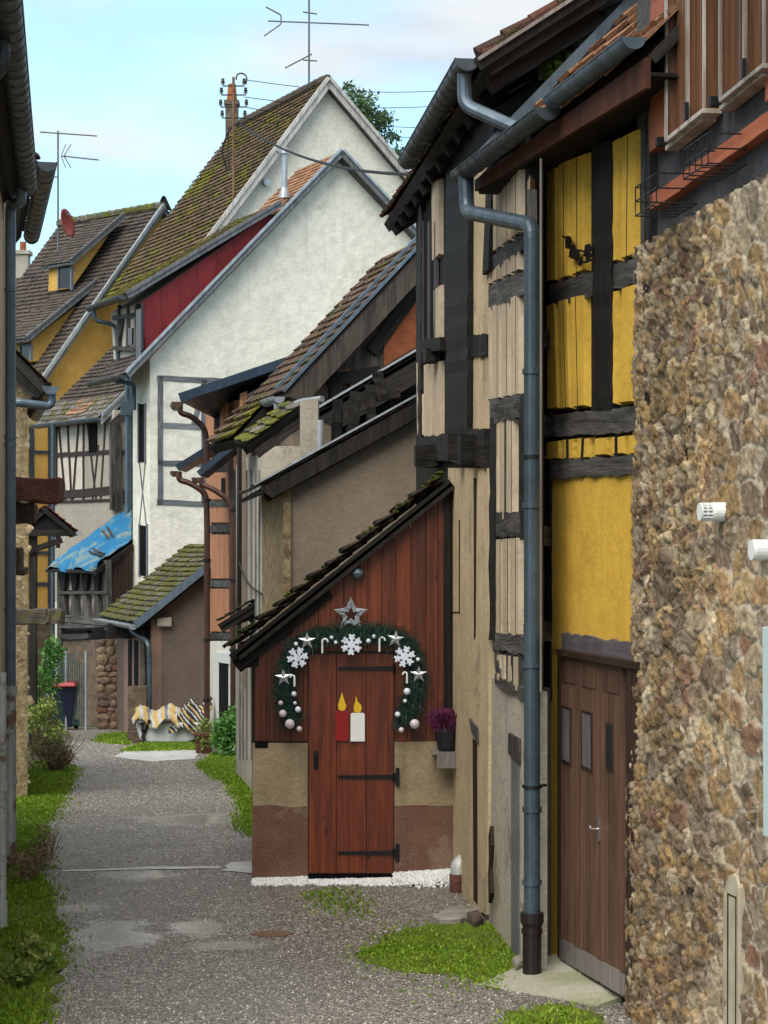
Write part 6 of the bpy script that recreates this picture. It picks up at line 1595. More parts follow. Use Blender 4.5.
mb = MB(); line(mb, PHg, (116, 425), (117, 510), .3, -.02, .08); line(mb, PHg, (112, 452), (134, 452), .12, -.02, .06); line(mb, PHg, (115, 498), (132, 494), .3, -.02, .07); line(mb, PHg, (112, 425), (131, 408), .18, -.02, .07); mb.build('corner_timber', M['greywood'], ht)
mb = MB(); slab(mb, PHg, [(114, 520), (140, 520), (140, 395), (114, 420)], -1.5, .02); mb.build('gable_wall', M['lowbeige'], ht)
a = PHf.p(101, 417, .28); b = PHf.p(34, 424, .28); b.z = a.z; up_ = (PHf.G + V((0, 0, .93))).normalized()
roof('roof', b, a, a + up_ * 4.6, b + up_ * 4.6, [M['tileslate'], M['bluewood']], ht, tw=.2, ex=.17, thick=.03, deck=.08, moss=(.15, .55), lift=.01)
roof('lower_roof', b - up_ * .12 + V((0, 0, .03)), a - up_ * .12 + V((0, 0, .03)), a + up_ * .75 + V((0, 0, .10)), b + up_ * .75 + V((0, 0, .10)), [M['tilegreen'], M['bluewood']], ht, tw=.2, ex=.17, deck=0, moss=(0, .55))
r0, r1 = b.lerp(a, .42), b.lerp(a, .68); nh = (a - b).cross(up_).normalized(); nh = nh if nh.z > 0 else -nh
roof('repaired_tiles', r0 + up_ * .2 + nh * .035, r1 + up_ * .2 + nh * .035, r1 + up_ * .85 + nh * .04, r0 + up_ * .85 + nh * .04, [M['tileorange'], M['bluewood']], ht, tw=.2, ex=.17, deck=0)
mb = MB(); d_ = (a - b).normalized(); mb.prism([a, a + up_ * 1.15, a + up_ * 1.15 - V((0, 0, .18)), a - V((0, 0, .18))], d_ * .06); mb.prism([a + d_ * .04 + V((0, 0, .09)), a + up_ * 1.15 + d_ * .04 + V((0, 0, .09)), a + up_ * 1.15 + d_ * .04, a + d_ * .04], d_ * .06); mb.build('barge_board', M['zinclight'], ht)
mb = MB(); arc_gutter(mb, a - PHf.G * .06 - V((0, 0, .02)), b - PHf.G * .06 - V((0, 0, .02)), .09, 10); mb.build('gutter', M['zinc'], ht)
mb = MB(); mb.tube([P(127.5, 372, 48.6), P(127.5, 650, 48.6)], .06, 10); mb.tube([P(131.5, 300, 48.8), P(131.5, 650, 48.8)], .05, 10); mb.box(P(126, 408, 48.6), V((.25, 0, 0)), V((0, .2, 0)), V((0, 0, .35))); mb.build('downpipe', M['zinc'], ht)
mb = MB(); mb.tube([P(53, 424, 50.5), P(53, 720, 50.5)], .05, 10); mb.build('downpipe', M['pipeblue'], ht)

# ================================================================ open barn under a blue tarpaulin
PTf = Plane(104, 46.5, VPH); PTg = Plane(104, 46.5, VPH, 'g')
bt = thing('tarpaulin_shed', 'open-fronted wooden balcony shed roofed with bright blue tarpaulin', 'shed', PTf.pz(90, gz(47)))
a = PTf.p(94, 567, .35); b = PTf.p(45, 563, .35); b.z = a.z + .02
u1, u2 = P(131.5, 541, 47.0), P(131.5, 505, 49.0)
mb = MB(); N_ = 10; vs = []; rr = random.Random(8)
for i in range(N_ + 1):
    for j in range(9):
        p = a.lerp(u1, i / N_); q = b.lerp(u2, i / N_); c = p.lerp(q, j / 8) + V((0, 0, rr.uniform(-.03, .03) + (.05 if j % 3 == 0 else 0)))
        if i == 0: c += V((rr.uniform(-.05, .05), 0, rr.uniform(-.14, .03)))
        vs.append(c)
n = len(vs); fs = [[i * 9 + j, i * 9 + j + 1, i * 9 + 10 + j, i * 9 + 9 + j] for i in range(N_) for j in range(8)]
mb.add(vs + [p - V((0, 0, .02)) for p in vs], fs + [[n + k for k in f_[::-1]] for f_ in fs] + [[j, n + j, n + j + 1, j + 1] for j in range(8)] + [[i * 9, n + i * 9, n + i * 9 + 9, i * 9 + 9][::1] for i in range(N_)])
mb.build('tarpaulin', M['tarpblue'], bt, smooth=True)
mb = MB(); off = V((0, 0, -.10)); mb.prism([a + off, b + off, u2 + off, u1 + off], V((0, 0, -.05)))
mb.prism([a - V((0, 0, .07)), u1 - V((0, 0, .07)), u1 - V((0, 0, .2)), a - V((0, 0, .2))], V((.05, -.05, 0))); mb.build('roof_boards', M['oldwood'], bt)
mb = MB()
for t in (.3, .36, .62, .68):
    p, q = a.lerp(u1, t) + V((0, 0, .05)), b.lerp(u2, t) + V((0, 0, .05)); s, e = (.12, .45) if t < .5 else (.4, .8); mb.rough_bar(p.lerp(q, s), p.lerp(q, e), .06, .03)
mb.build('weight_batten', M['greywood'], bt)
mb = MB(); q0_, q1_ = PTf.pz(58, gz(47) - .2, -1.2), PTf.pz(116, gz(47) - .2, -1.2); mb.prism([q0_, q1_, V((q1_.x, q1_.y, 2.5)), V((q0_.x, q0_.y, 2.5))], -PTf.n * .2); mb.build('back_wall', M['oldwood'], bt)
# balusters: flared pairs
mb = MB()
for x in (62, 73.5, 84.5, 96):
    mb.prism([PTf.p(x - 4, 568, .06), PTf.p(x + 4, 568, .06), PTf.p(x + 1.5, 591, .06), PTf.p(x - 1.5, 591, .06)], -PTf.n * .08)
mb.build('upper_baluster', M['oldwood'], bt)
mb = MB()
for x in (62, 73.5, 84.5, 96):
    mb.prism([PTf.p(x - 1.4, 594, .06), PTf.p(x + 1.4, 594, .06), PTf.p(x + 4.2, 618, .06), PTf.p(x - 4.2, 618, .06)], -PTf.n * .08)
mb.build('lower_baluster', M['greywood'], bt)
mb = MB(); slab(mb, PTf, [(58, 594), (68, 592), (90, 593), (104, 594), (104, 618), (58, 618)], -.14, -.09); slab(mb, PTf, [(67, 572), (80, 572), (80, 590), (67, 590)], -.14, -.09); slab(mb, PTf, [(89, 572), (92, 572), (92, 590), (89, 590)], -.14, -.09); mb.build_each('inner_render', M['htwhite'], bt)
mb = MB()
line(mb, PTf, (57, 592.5), (106, 592.5), .07, -.02, .1); line(mb, PTf, (57, 618), (106, 622), .16, -.05, .1); line(mb, PTf, (57, 626), (106, 624), .12, -.05, .08); line(mb, PTf, (59, 565), (59, 730), .2, -.05, .06)
line(mb, PTf, (105, 560), (106, 630), .2, -.05, .06); line(mb, PTf, (60, 637), (88, 636), .12, -.1, .06)
mb.build('timber_frame', M['greywood'], bt)
mb = MB()
for i in range(7):
    x = 107 + i * 3.6; slab(mb, PTg, [(x, 566 - i * 2.6), (x + 3.3, 564 - i * 2.6), (x + 3.3, 640), (x, 640)], -.02, .02 + random.uniform(0, .01))
mb.build('side_boards', M['darkbrown'], bt)
mb = MB()
for i in range(4): slab(mb, PTg, [(109, 598 + i * 4), (131, 596 + i * 4), (131, 597 + i * 4), (109, 599 + i * 4)], .02, .05)
mb.build('side_rail', M['redwood'], bt)
mb = MB(); mb.prism([PTf.p(58, 640, .0), PTf.p(106, 640, .0), PTf.pz(106, gz(46) - .2, .0), PTf.pz(58, gz(46) - .2, .0)], -PTf.n * .5); mb.build('lower_wall', M['greystone'], bt)
mb = MB(); slab(mb, PTf, [(60, 630), (87, 630), (87, 639), (60, 639)], -.1, .03); mb.build('slot_opening', M['void'], bt)
# rubble wall beside it
rw = thing('rubble_wall', 'reddish rubble stone wall end beneath the tarpaulin shed', 'wall', GP(112, 729))
mb = MB(); rr = random.Random(12); c0 = GP(112, 729.5); 
mb.box(c0 + V((.0, .35, 1.0)), V((.66, 0, 0)), V((0, .5, 0)), V((0, 0, 2.0))); mb.build('core', M['greystone'], rw)
mb = MB(); z = 0.
while z < 1.95:
    h = rr.uniform(.12, .24); x = -.36
    while x < .34:
        w_ = rr.uniform(.16, .38); s = V((c0.x + x + w_ / 2, c0.y + .10 + rr.uniform(-.015, .015), c0.z + z + h / 2))
        k0 = len(mb.v); mb.ball(s, .5, 8, 6, (w_ * 1.04, .11, h * 1.02), jit=.2, tint=(rr.random(), .5, .5)); x += w_
    z += h * .95
k = NT('mixed_rubble'); t_ = k.sep(k.attr('tint')); o_ = k.obj(); n_ = k.noise(o_, 18, 5, .7)
cl = k.cramp(t_[0], [(0, (.16, .075, .055)), (.35, (.24, .17, .11)), (.7, (.13, .09, .07)), (1, (.30, .22, .14))]); k.bump(n_, .03); M['mixrubble'] = k.fin(k.gain(cl, k.ramp(n_, .25, .75, .65, 1.25)), .85, .2)
mb.build('stones', M['mixrubble'], rw)
# ================================================================ near house on the left: wall, eaves, gutters, pipes
def lpx(Y): return 89 - 1530 / Y
PLW = Plane(lpx(18.0), 18.0, 89)
lh = thing('plastered_house', 'near house at the left edge with deep dark eaves, ribbed gutter and blue downpipe', 'house', PLW.pz(lpx(16), 0))
o_ = PLW.o; dn = PLW.D; nn = PLW.n          # n points to the lane
def LP(Y, z, off=0.): 
    t = (Y - o_.y) / dn.y; q = o_ + dn * t + nn * off; return V((q.x, q.y, z))
mb = MB(); mb.prism([LP(10.6, -.1), LP(20.4, -.3), LP(20.4, 6.0), LP(10.6, 6.0)], -nn * 4); mb.build('wall', M['beige'], lh)
Eg0, Eg1 = V(((-7 - CX) / F * 11.0, 11.0, 6.08)), V(((22 - CX) / F * 17.9, 17.9, 6.08)); de = (Eg1 - Eg0).normalized(); Eg00 = Eg0 - de * .3
pr = V((-de.y, de.x, 0)); upL = (pr + V((0, 0, .8))).normalized()
roof('roof', Eg00 + upL * .05, Eg1 + upL * .05 + de * .1, Eg1 + upL * 3 + de * .1, Eg00 + upL * 3, [M['tilebrown'], M['oldwood']], lh, tw=.2, ex=.18, deck=.08)
mb = MB(); arc_gutter(mb, Eg00 - pr * .05, Eg1 - pr * .05, .085, 12, ribs=.24, t0=(.4, .5, .5)); mb.build('gutter', M['zincdark'], lh)
mb = MB(); nL = upL.cross(de); nL = nL if nL.z > 0 else -nL
for i in range(16):
    q = Eg00.lerp(Eg1, (i + .5) / 16) - nL * .2; mb.rough_bar(q + upL * .05, q + upL * .9, .1, .12, nL)
mb.prism([Eg00 + nL * .05 + upL * .0, Eg1 + nL * .05 + upL * .0, Eg1 - nL * .16 + upL * .0, Eg00 - nL * .16 + upL * .0], pr * .03)
mb.prism([Eg00 - nL * .12 + upL * .03, Eg1 - nL * .12 + upL * .03, Eg1 - nL * .3 + upL * .03, Eg00 - nL * .3 + upL * .03], pr * .03)
mb.build_each('rafter', M['oldwood'], lh)
# second lower eave behind, turned outwards
g2a, g2b = V(((43 - CX) / F * 18.3, 18.3, EYE + (CY - 162) / F * 18.3)), V(((28 - CX) / F * 22.5, 22.5, EYE + (CY - 162) / F * 18.3)); d2 = (g2b - g2a).normalized(); p2 = V((-d2.y, d2.x, 0)); up2 = (p2 + V((0, 0, .8))).normalized()
roof('lower_roof', g2a + up2 * .05, g2b + up2 * .05, g2b + up2 * 2, g2a + up2 * 2, [M['tilebrown'], M['oldwood']], lh, tw=.2, ex=.18, deck=.1)
mb = MB(); arc_gutter(mb, g2a - p2 * .04, g2b - p2 * .04, .085, 12, ribs=.3, t0=(.4, .5, .5)); mb.build('gutter', M['zincdark'], lh)
mb = MB(); px_ = (10.5 - CX) / F * 18.0
s = Eg1 - de * .25 - V((0, 0, .06)); mb.tube(bend([s, s - V((.0, 0, .12)), V((px_, 18.0, EYE + (CY - 205) / F * 18)), V((px_, 18.0, EYE + (CY - 240) / F * 18)), V((px_, 18.0, EYE + (CY - 690) / F * 18))], .08), .048, 12, tint=(.5, .5, .5))
for y in (290, 437, 445, 610): collar(mb, (px_, 18.0, EYE + (CY - y) / F * 18), .055, .03)
dp_ = mb.build('downpipe', M['pipegrey'], lh)
mb = MB(); mb.tube([V((px_, 18.0, EYE + (CY - 688) / F * 18)), V((px_, 18.0, .02))], .052, 12); collar(mb, (px_, 18, .75), .062, .05); collar(mb, (px_, 18, EYE + (CY - 690) / F * 18), .06, .08); mb.build('iron_pipe_foot', M['pipewhite'], dp_)
mb = MB(); s = Eg0 + de * 1.6 - V((0, 0, .08)); mb.tube(bend([s, s - V((-.0, 0, .16)), s + V((-.3, .25, -.30))], .07), .05, 12); mb.build('gutter_elbow', M['zincdark'], lh)
qx = (1.5 - CX) / F * 14.9; mb = MB(); mb.tube([(qx, 14.9, 1.9), (qx, 14.9, .18)], .036, 12); mb.tube([(qx, 14.9, .2), (qx, 14.9, -.02)], .045, 12); collar(mb, (qx, 14.9, 1.05), .043, .05); mb.build('iron_pipe', M['pipewhite'], lh)
mb = MB(); mb.tube([(-3.55, 19.2, 2.6), (-3.55, 19.2, 0.0)], .015, 8); mb.build('cable_tube', M['pvc'], lh)
# projecting sandstone corbel and stubs
for q, Y, dz, mat, nm in (((8, 62, 478, 502), 19.4, .3, 'sandstone', 'corbel'), ((-6, 36, 503, 524), 19.6, .25, 'greystone', 'corbel'), ((8, 22, 549, 572), 19.8, .2, 'greystone', 'stone_stub'), ((10, 27, 568, 575), 20.2, .2, 'greystone', 'stone_stub'), ((-2, 8, 357, 376), 18.6, .2, 'greystone', 'stone_stub'), ((-2, 7, 456, 472), 18.6, .2, 'greystone', 'stone_stub')):
    x0, x1, y0, y1 = q; a, b = P(x0, (y0 + y1) / 2, Y), P(x1, (y0 + y1) / 2, Y); h = (y1 - y0) / F * Y
    mb = MB(); mb.rough_bar(a - V((.5, 0, 0)), b, dz, h, jit=.022, seg=9); mb.build(nm, M[mat], lh, bevel=.02)
# ================================================================ old stone barn beyond
Yb = 26.0
sb = thing('stone_barn', 'old pale rubble barn half hidden on the left with projecting timber beam', 'barn', P(15, 560, Yb)); sb.location.z = gz(Yb)
PBn = Plane(20, Yb, CX, 'g'); PBn.D = Plane(20, Yb, -43).D
mb = MB(); mb.prism([PBn.p(x, y) for x, y in [(-150, 840), (27.5, 840), (27, 371), (14, 352), (-150, 200)]], PBn.D * 5); mb.build('wall', M['palestone'], sb)
mb = MB(); rr = random.Random(9)
for i in range(120):
    c = PBn.p(rr.uniform(11, 26.5), rr.uniform(372, 790), -.01); mb.ball(c, .5, 7, 5, (rr.uniform(.10, .22), .022, rr.uniform(.06, .14)), jit=.2, tint=(rr.random(), .5, .5))
kk = NT('pale_rubble'); t_ = kk.sep(kk.attr('tint')); n_ = kk.noise(kk.obj(), 18, 5, .7); cl = kk.cramp(t_[0], [(0, (.42, .33, .20)), (.5, (.50, .40, .25)), (.85, (.38, .28, .17)), (1, (.55, .48, .36))]); kk.bump(n_, .03); M['palerubble'] = kk.fin(kk.gain(cl, kk.ramp(n_, .25, .75, .7, 1.25)), .85, .2)
mb.build('stones', M['palerubble'], sb)
a, b = P(51, 385, Yb - .3), P(-60, 272, Yb - .3); ue = (b - a).normalized(); dd = Plane(20, Yb, -43).D * 5
roof('roof', a, a + dd, b + dd, b, [M['tilebrown'], M['oldwood']], sb, tw=.2, ex=.18, deck=.10, moss=(.3, .8))
un = V((ue.z, 0, -ue.x)); un = un if un.z > 0 else -un
mb = MB()
for i in range(6):
    q = a + dd * (i / 6 + .01) - un * .22; mb.rough_bar(q + ue * .05, q + ue * 1.4, .1, .13, un)
mb.prism([a - un * .04, b - un * .04, b - un * .26, a - un * .26], V((0, .05, 0))); mb.build_each('rafter', M['oldwood'], sb)
mb = MB(); g0_ = a + V((.0, -.03, -.02)); arc_gutter(mb, g0_, g0_ + dd, .10, 10); mb.build('gutter', M['zinc'], sb)
mb = MB(); s = g0_ + V((0, .1, -.05)); mb.tube(bend([s, s + V((0, 0, -.2)), P(14, 402, Yb - .4), P(8, 408, Yb - .2)], .12, 6), .055, 12); mb.build('downpipe', M['zinc'], sb)
mb = MB(); mb.rough_bar(P(-20, 616, 25), P(48, 617, 25), .2, .2, jit=.018, seg=9); mb.rough_bar(P(46, 617, 25), P(64, 617, 25), .2, .19, jit=.03, seg=5); mb.build('timber_beam', M['mossbeam'], sb, bevel=.015)
# gate canopy: a small gabled roof on posts
gc = thing('gate_canopy', 'small dark gabled roof on posts over a gateway in front of the yellow house', 'canopy', GP(40, 742)); Yc = 38.5; gc.location = P(45, 560, Yc); gc.location.z = gz(Yc)
ap, el, er = P(45, 505, Yc), P(14, 531, Yc), P(78, 532, Yc); back = V((-.3, 1.4, 0))
roof('roof', er, er + back, ap + back, ap, [M['tilered'], M['oldwood']], gc, tw=.17, ex=.15, deck=.08, moss=(.2, .6)); roof('roof', el + back, el, ap, ap + back, [M['tilered'], M['oldwood']], gc, tw=.17, ex=.15, deck=.08, moss=(.2, .6))
mb = MB(); mb.prism([P(45, 509, Yc + .1), P(72, 531, Yc + .1), P(20, 531, Yc + .1)], V((0, .05, 0))); mb.build('gable_board', M['oldwood'], gc)
mb = MB(); mb.rough_bar(P(33, 530, Yc + .2), V((P(33, 0, Yc + .2).x, Yc + .2, gz(Yc))), .14, .14, (0, 1, 0)); mb.rough_bar(P(8, 530, Yc + .2), V((P(8, 0, Yc + .2).x, Yc + .2, gz(Yc))), .14, .14, (0, 1, 0)); mb.rough_bar(P(15, 533, Yc + .1), P(72, 533, Yc + .1), .14, .12); mb.rough_bar(P(29, 551, Yc + .1), P(62, 540, Yc + .1), .08, .1); mb.rough_bar(P(58, 531, Yc + .1), P(58, 548, Yc + .1), .1, .08); mb.build_each('post', M['oldwood'], gc)
mb = MB(); arc_gutter(mb, er + V((.03, -.05, 0)), er + V((.03, 0, 0)) + back, .06, 8); mb.build('gutter', M['zinclight'], gc)
# far roof glimpsed at the left
dh = thing('distant_house', 'grey-blue roof of a distant house glimpsed beside the downpipe', 'house', P(0, 560, 75)); dh.location.z = -1.5
mb = MB(); mb.prism([P(-80, 700, 78), P(34, 700, 78), P(34, 306, 78), P(-80, 306, 78)], V((0, 6, 0))); mb.build('wall', M['lowbeige'], dh)
a, b = P(-80, 310, 77.6), P(36, 310, 77.6); u_ = V((0, 2.5, 1.85)); roof('roof', a, b, b + u_ + V((-.3, 0, 0)), a + u_, [M['tileslate'], M['oldwood']], dh, tw=.25, ex=.22, deck=.08)
mb = MB(); c = P(18, 272, 80); mb.box(c, V((.9, 0, 0)), V((0, .6, 0)), V((0, 0, 1.5))); mb.box(c + V((0, 0, .75)), V((1.05, 0, 0)), V((0, .75, 0)), V((0, 0, .15))); ch = mb.build('chimney', M['lowbeige'], dh); mb = MB()
for s in (-.25, .2): mb.tube([c + V((s, 0, .8)), c + V((s, 0, 1.2))], .13, 10)
mb.build('chimney_pot', M['brickred'], ch)

# ================================================================ small things along the lane
b = GP(63, 729.5); bn = thing('wheelie_bin', 'dark blue wheelie bin with red lid at the end of the lane', 'bin', b)
mb = MB(); lo = [b + V((x, y, .06)) for x, y in ((-.2, -.22), (.2, -.22), (.2, .22), (-.2, .22))]; hi = [b + V((x, y, .92)) for x, y in ((-.28, -.3), (.28, -.3), (.28, .3), (-.28, .3))]; mb.frustum(lo, hi)
lo2 = [b + V((x, y, .86)) for x, y in ((-.30, -.32), (.30, -.32), (.30, .32), (-.30, .32))]; mb.prism(lo2, V((0, 0, .06))); mb.build('body', M['binblue'], bn, bevel=.02)
mb = MB(); lo = [b + V((x, y, .925)) for x, y in ((-.31, -.35), (.31, -.35), (.31, .33), (-.31, .33))]; hi = [b + V((x, y, 1.02)) for x, y in ((-.26, -.28), (.26, -.28), (.26, .30), (-.26, .30))]; mb.frustum(lo, hi); mb.bar(b + V((-.3, -.36, .94)), b + V((.3, -.36, .94)), .05, .04); mb.build('lid', M['binred'], bn, bevel=.015)
for s in (-1, 1):
    mb = MB(); mb.tube([b + V((s * .2, .2, .1)), b + V((s * .27, .2, .1))], .1, 14); mb.build('wheel', M['cable'], bn)
mb = MB(); mb.bar(b + V((-.25, .36, .93)), b + V((.25, .36, .93)), .035, .035); mb.build('handle', M['binblue'], bn)
for ch_ in bn.children: ch_.scale = (1.13, 1.1, 1.06)
# wire fence behind the bin
fpos = [GP(x, y) for x, y in ((48, 730.5), (66, 730), (86, 730))]; wf = thing('wire_fence', 'greenish wire mesh fence panel behind the wheelie bin', 'fence', fpos[1])
mb = MB()
for q in fpos: mb.tube([q, q + V((0, 0, 1.75))], .03, 8)
mb.build_each('post', M['zinclight'], wf)
mb = MB()
for a, c in zip(fpos, fpos[1:]):
    for i in range(1, 9): q = a.lerp(c, i / 9); mb.tube([q + V((0, 0, .1)), q + V((0, 0, 1.5 + .2 * (i < 5)))], .011, 4)
    for zz in (.15, .5, .85, 1.2, 1.5): mb.tube([a + V((0, 0, zz)), c + V((0, 0, zz))], .008, 4)
mb.build('wire_mesh', plain('green_wire', (.05, .10, .10), .5), wf)
# tub of firewood covers: metal trough with striped tarpaulins
c = GP(172, 743); tr = thing('trough', 'pale metal trough lying beside the lean-to under striped tarpaulins', 'trough', c)
mb = MB()
prof = [(-.68, .42), (-.60, .10), (-.45, .04), (.35, .04), (.52, .12), (.6, .42)]
mb.prism([c + V((x, -.28, z)) for x, z in prof], V((0, .6, 0))); mb.build('basin', M['tarpwhite'], tr, bevel=.03)
mb = MB(); mb.rough_bar(c + V((-.55, -.30, .12)), c + V((-.40, -.30, .48)), .05, .05); mb.rough_bar(c + V((-.5, -.33, .0)), c + V((-.55, -.33, .42)), .05, .05); mb.build('prop', M['oldwood'], tr)
def cloth(name, pts, cols, label, seed, mat, sc):
    r_ = random.Random(seed); A, B, C_, D_ = pts; vs = []; n1, n2 = 26, 14
    for i in range(n1 + 1):
        for j in range(n2 + 1):
            s, t = i / n1, j / n2; q = A.lerp(B, s).lerp(D_.lerp(C_, s), t)
            q = q + V((math.sin(t * 9 + s * 5 + seed) * .03, math.sin(s * 13 + t * 4 + seed) * .05, .10 * math.sin(math.pi * t) + .06 * math.sin(s * 11 + seed * 2) + .035 * math.sin(t * 17 + s * 9) + r_.uniform(-.035, .035))); vs.append(q)
    m = n2 + 1; n = len(vs); fs = [[i * m + j, i * m + j + 1, (i + 1) * m + j + 1, (i + 1) * m + j] for i in range(n1) for j in range(n2)]
    low = [v - V((0, 0, .015)) for v in vs]; mb = MB(); mb.add(vs + low, fs + [[n + k_ for k_ in f_[::-1]] for f_ in fs])
    ctr = sum(pts, V()) / 4
    ob = mb.build(name, mat, None, ctr, smooth=True); return tag(ob, label, 'tarpaulin', 'striped tarpaulins on the trough')
def stripemat(name, stops, scale, axis):
    k = NT(name); o = k.obj(); x = k.sep(o); n = k.noise(o, 3.5, 3, .6)
    v = k.math('ADD', k.math('MULTIPLY', k.math('ADD', x[axis[0]], k.math('MULTIPLY', x[axis[1]], axis[2])), scale), k.math('MULTIPLY', n, .35)); f = k.math('FRACT', v)
    m = k.n('ShaderNodeValToRGB'); m.color_ramp.interpolation = 'CONSTANT'; k.l(f, m.inputs[0]); e = m.color_ramp.elements
    while len(e) < len(stops): e.new(.5)
    for i, (p_, cc_) in enumerate(stops): e[i].position = p_; e[i].color = (*cc_, 1)
    return k.fin(m.outputs[0], .6, .3)
YL, NV_, WH = (.40, .29, .11), (.02, .024, .035), (.38, .38, .37)
s1 = stripemat('yellow_grey_striped_cloth', [(0, YL), (.3, WH), (.5, YL), (.72, (.14, .15, .17)), (.86, WH)], 2.8, (0, 2, .3)); s2 = stripemat('black_yellow_striped_cloth', [(0, NV_), (.3, WH), (.48, NV_), (.75, YL)], 5.2, (0, 2, 1.0))
u = lambda x, y, z: c + V((x, y, z))
cloth('tarpaulin', [u(-.72, -.42, .44), u(.15, -.42, .42), u(.15, .3, .66), u(-.72, .3, .60)], None, 'yellow and white striped tarpaulin on the left half of the trough', 3, s1, 1)
cloth('tarpaulin', [u(.0, -.44, .26), u(.75, -.40, .34), u(.78, .3, .82), u(.1, .3, .70)], None, 'crumpled black, white and yellow striped tarpaulin on the right half of the trough', 5, s2, 1)
# ---------------- planting
def leaf_cloud(name, mat, centre, blobs, n, size, label=None, cat=None, parent=None, seed=1, group=None, droop=.3, aspect=.45):
    """leaf-sized faces spread through overlapping clumps; blobs: (dx,dy,dz,rx,ry,rz,weight)"""
    g = np.random.default_rng(seed); W = np.array([b_[6] for b_ in blobs]); W = W / W.sum(); vs = []; fs = []; ts = []
    for _ in range(n):
        b_ = blobs[g.choice(len(blobs), p=W)]; d = g.normal(size=3); d /= np.linalg.norm(d); rad = g.random() ** .45
        p = V((b_[0] + d[0] * b_[3] * rad, b_[1] + d[1] * b_[4] * rad, b_[2] + d[2] * b_[5] * rad)) + V(centre)
        ax = V((g.normal(), g.normal(), g.normal() - droop)).normalized(); sd = ax.cross(V((g.normal(), g.normal(), g.normal()))).normalized(); s = size * g.uniform(.6, 1.3); k = len(vs)
        vs += [tuple(p), tuple(p + ax * s * .5 + sd * s * aspect * .5), tuple(p + ax * s), tuple(p + ax * s * .5 - sd * s * aspect * .5)]; fs.append((k, k + 1, k + 2, k + 3))
        t = min(1, max(0, g.normal(.5, .28))); ts += [(t, .5, .5)] * 4
    o = np_mesh(name, np.array(vs), np.array(fs), mat, parent, tint=np.array(ts), loc=None if parent else centre)
    if label: tag(o, label, cat, group)
    return o
def stems(name, mat, base, n, h, spread, r_, parent, seed=2):
    g = random.Random(seed); mb = MB()
    for _ in range(n):
        a, s = g.uniform(0, 6.28), g.uniform(0, spread); q = V(base) + V((math.cos(a) * s * .4, math.sin(a) * s * .4, 0)); e = V((math.cos(a) * s, math.sin(a) * s, h * g.uniform(.6, 1))); mb.tube([q, q + e * .5 + V((0, 0, h * .08)), q + e], [r_, r_ * .8, r_ * .4], 5)
    return mb.build(name, mat, parent)
# green bush and planter by the shed
c = GP(231, 757); bu = thing('leafy_plant', 'bright green leafy plant growing beside the left wall of the red shed', 'plant', c)
leaf_cloud('foliage', M['leafgreen'], c, [(-.05, 0, .55, .22, .3, .26, 2), (.16, .1, .68, .24, .3, .26, 2), (.0, .0, .26, .36, .3, .26, 1.5), (-.2, 0, .40, .14, .2, .25, .8), (.28, 0, .4, .14, .2, .3, 1)], 1900, .10, parent=bu, seed=3, droop=.5); stems('stem', M['leafgreen'], c, 14, .8, .3, .012, bu)
c = GP(204, 753); pl_ = thing('planter', 'terracotta planter with trailing green plant at the lane edge', 'planter', c)
mb = MB(); mb.frustum([c + V((x, y, 0)) for x, y in ((-.13, -.15), (.13, -.15), (.13, .15), (-.13, .15))], [c + V((x, y, .34)) for x, y in ((-.16, -.18), (.16, -.18), (.16, .18), (-.16, .18))]); mb.prism([c + V((x, y, .32)) for x, y in ((-.18, -.2), (.18, -.2), (.18, .2), (-.18, .2))], V((0, 0, .05))); mb.build('pot', M['terracotta'], pl_, bevel=.01)
leaf_cloud('foliage', M['leafyellow'], c, [(0, 0, .45, .2, .2, .2, 1), (.0, -.18, .25, .15, .08, .15, .5)], 330, .07, parent=pl_, seed=5); stems('stem', M['drystalk'], c + V((0, 0, .3)), 7, .35, .15, .006, pl_)
# left side: climbing shrub, yellow-green shrub, dry heap, dead stalks
c = GP(40, 742); sb_ = thing('climbing_shrub', 'tall green shrub climbing beside the left barn wall', 'shrub', c)
leaf_cloud('foliage', M['leafgreen'], c, [(.25, 0, 1.75, .24, .25, .32, 1.6), (.0, 0, 1.25, .25, .3, .35, 1.2), (-.15, 0, .8, .2, .3, .3, .8), (.2, .1, 1.2, .25, .25, .3, .6)], 1000, .11, parent=sb_, seed=7); stems('stem', M['bark'], c, 12, 1.7, .3, .012, sb_)
c = GP(40, 748); ys_ = thing('garden_shrub', 'yellow-green shrub below the climbing shrub at the left', 'shrub', c)
leaf_cloud('foliage', M['leafyellow'], c, [(-.1, 0, .55, .25, .3, .28, 1.5), (.15, 0, .75, .2, .3, .25, 1), (.25, 0, .35, .22, .3, .26, .9)], 900, .09, parent=ys_, seed=8); stems('stem', M['drystalk'], c, 16, .9, .3, .008, ys_)
c = GP(55, 771); dh_ = thing('dry_bush', 'heap of dry brown stalks and withered flowers at the grass edge', 'bush', c)
leaf_cloud('foliage', M['drystalk'], c, [(0, 0, .26, .26, .3, .26, 2), (-.28, .1, .32, .2, .3, .3, 1), (.18, 0, .18, .14, .2, .18, .7)], 1500, .07, parent=dh_, seed=9, aspect=.25); leaf_cloud('green_leaves', M['leafyellow'], c, [(-.1, 0, .4, .3, .3, .2, 1)], 200, .07, parent=dh_, seed=10); stems('stem', M['drystalk'], c, 36, .62, .36, .007, dh_)
c = GP(27, 880); ds = thing('dead_stalks', 'tuft of dead brown stalks by the foot of the left pipes', 'plant', c)
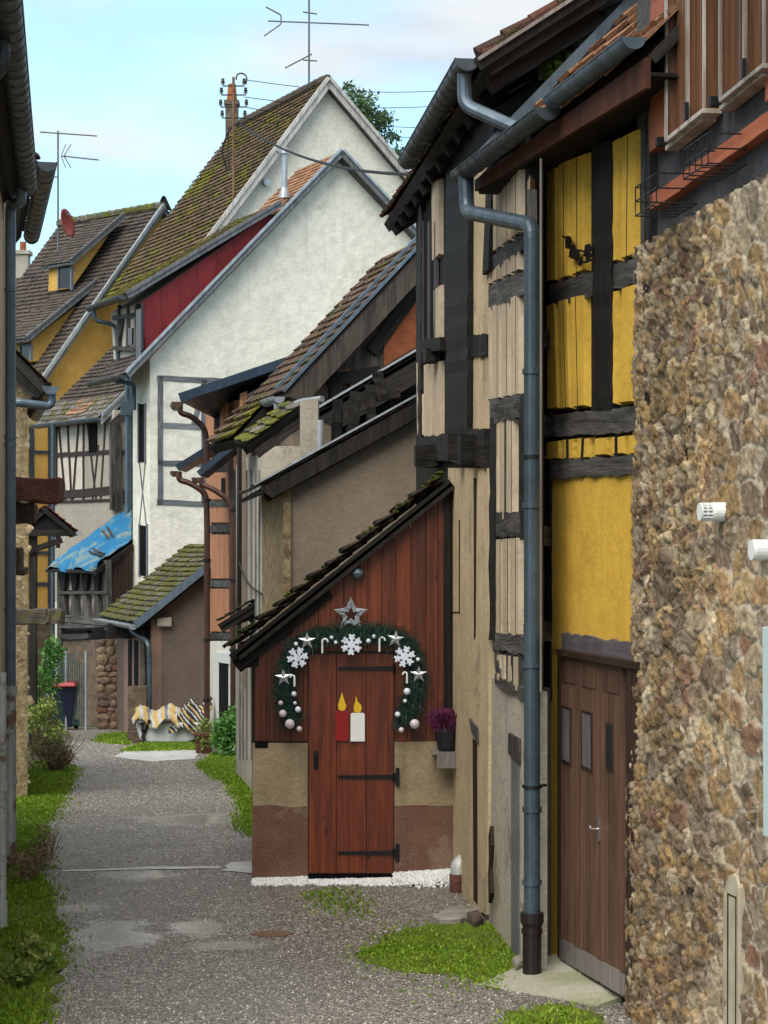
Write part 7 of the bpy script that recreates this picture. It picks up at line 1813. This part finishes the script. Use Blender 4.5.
leaf_cloud('dry_leaves', M['drystalk'], c, [(0, 0, .15, .12, .5, .15, 1), (.02, .6, .2, .1, .4, .2, 1)], 700, .06, parent=ds, seed=11, aspect=.2); stems('stem', M['drystalk'], c, 24, .3, .14, .003, ds); stems('stem', M['drystalk'], c + V((-.02, 1.2, 0)), 16, .34, .12, .003, ds, 5)
c = GP(18, 985); wd_ = thing('weed_clump', 'broad-leaved green weeds in the lower left corner', 'plant', c)
leaf_cloud('foliage', M['leafyellow'], c, [(-.05, 0, .07, .18, .25, .07, 1), (.06, .5, .06, .12, .3, .06, .8), (-.1, .8, .08, .12, .2, .08, .6)], 520, .075, parent=wd_, seed=12, droop=-.3, aspect=.4); stems('stem', M['leafgreen'], c, 20, .16, .12, .004, wd_)
# tree behind the tall gable
base = P(380, 560, 74); base.z = -1.5; tr_ = thing('tree', 'loose dark green tree rising behind the tall white gable', 'tree', base)
mb = MB(); topz = P(360, 95, 74).z
mb.tube([base, base + V((-.1, 0, 6)), base + V((-.3, 0, 12)), base + V((-.6, 0, topz + 1))], [.32, .26, .17, .04], 10); rr = random.Random(4)
cl = []
for i in range(26):
    t = rr.uniform(.62, 1.0); p0 = base + V((-.5 * t, 0, (topz + 1) * t)); a = rr.uniform(0, 6.28); ln = rr.uniform(.8, 2.3) * (1.35 - t); e = p0 + V((math.cos(a) * ln, math.sin(a) * ln, ln * rr.uniform(.4, 1.0))); mb.tube([p0, p0.lerp(e, .5) + V((0, 0, -.05)), e], [.06, .04, .015], 5)
    for s in (.55, .8, 1.0):
        q = p0.lerp(e, s) - base; r_ = rr.uniform(.22, .5); cl.append((q.x, q.y, q.z, r_, r_, r_ * .7, r_))
mb.build('trunk', M['bark'], tr_); 
for (px, py, r_) in ((348, 84, .3), (356, 92, .45), (368, 96, .4), (362, 108, .5), (376, 112, .45), (384, 120, .4), (372, 124, .5), (392, 138, .4), (398, 150, .45), (385, 134, .5), (402, 158, .5), (345, 96, .4), (352, 104, .5), (366, 120, .5)):
    q = P(px, py, 74) - base; cl.append((q.x, q.y + rr.uniform(-.5, .5), q.z, r_, r_, r_ * .65, r_ * 1.6))
leaf_cloud('crown', M['leafdark'], base, cl, 5200, .17, parent=tr_, seed=13, aspect=.5)
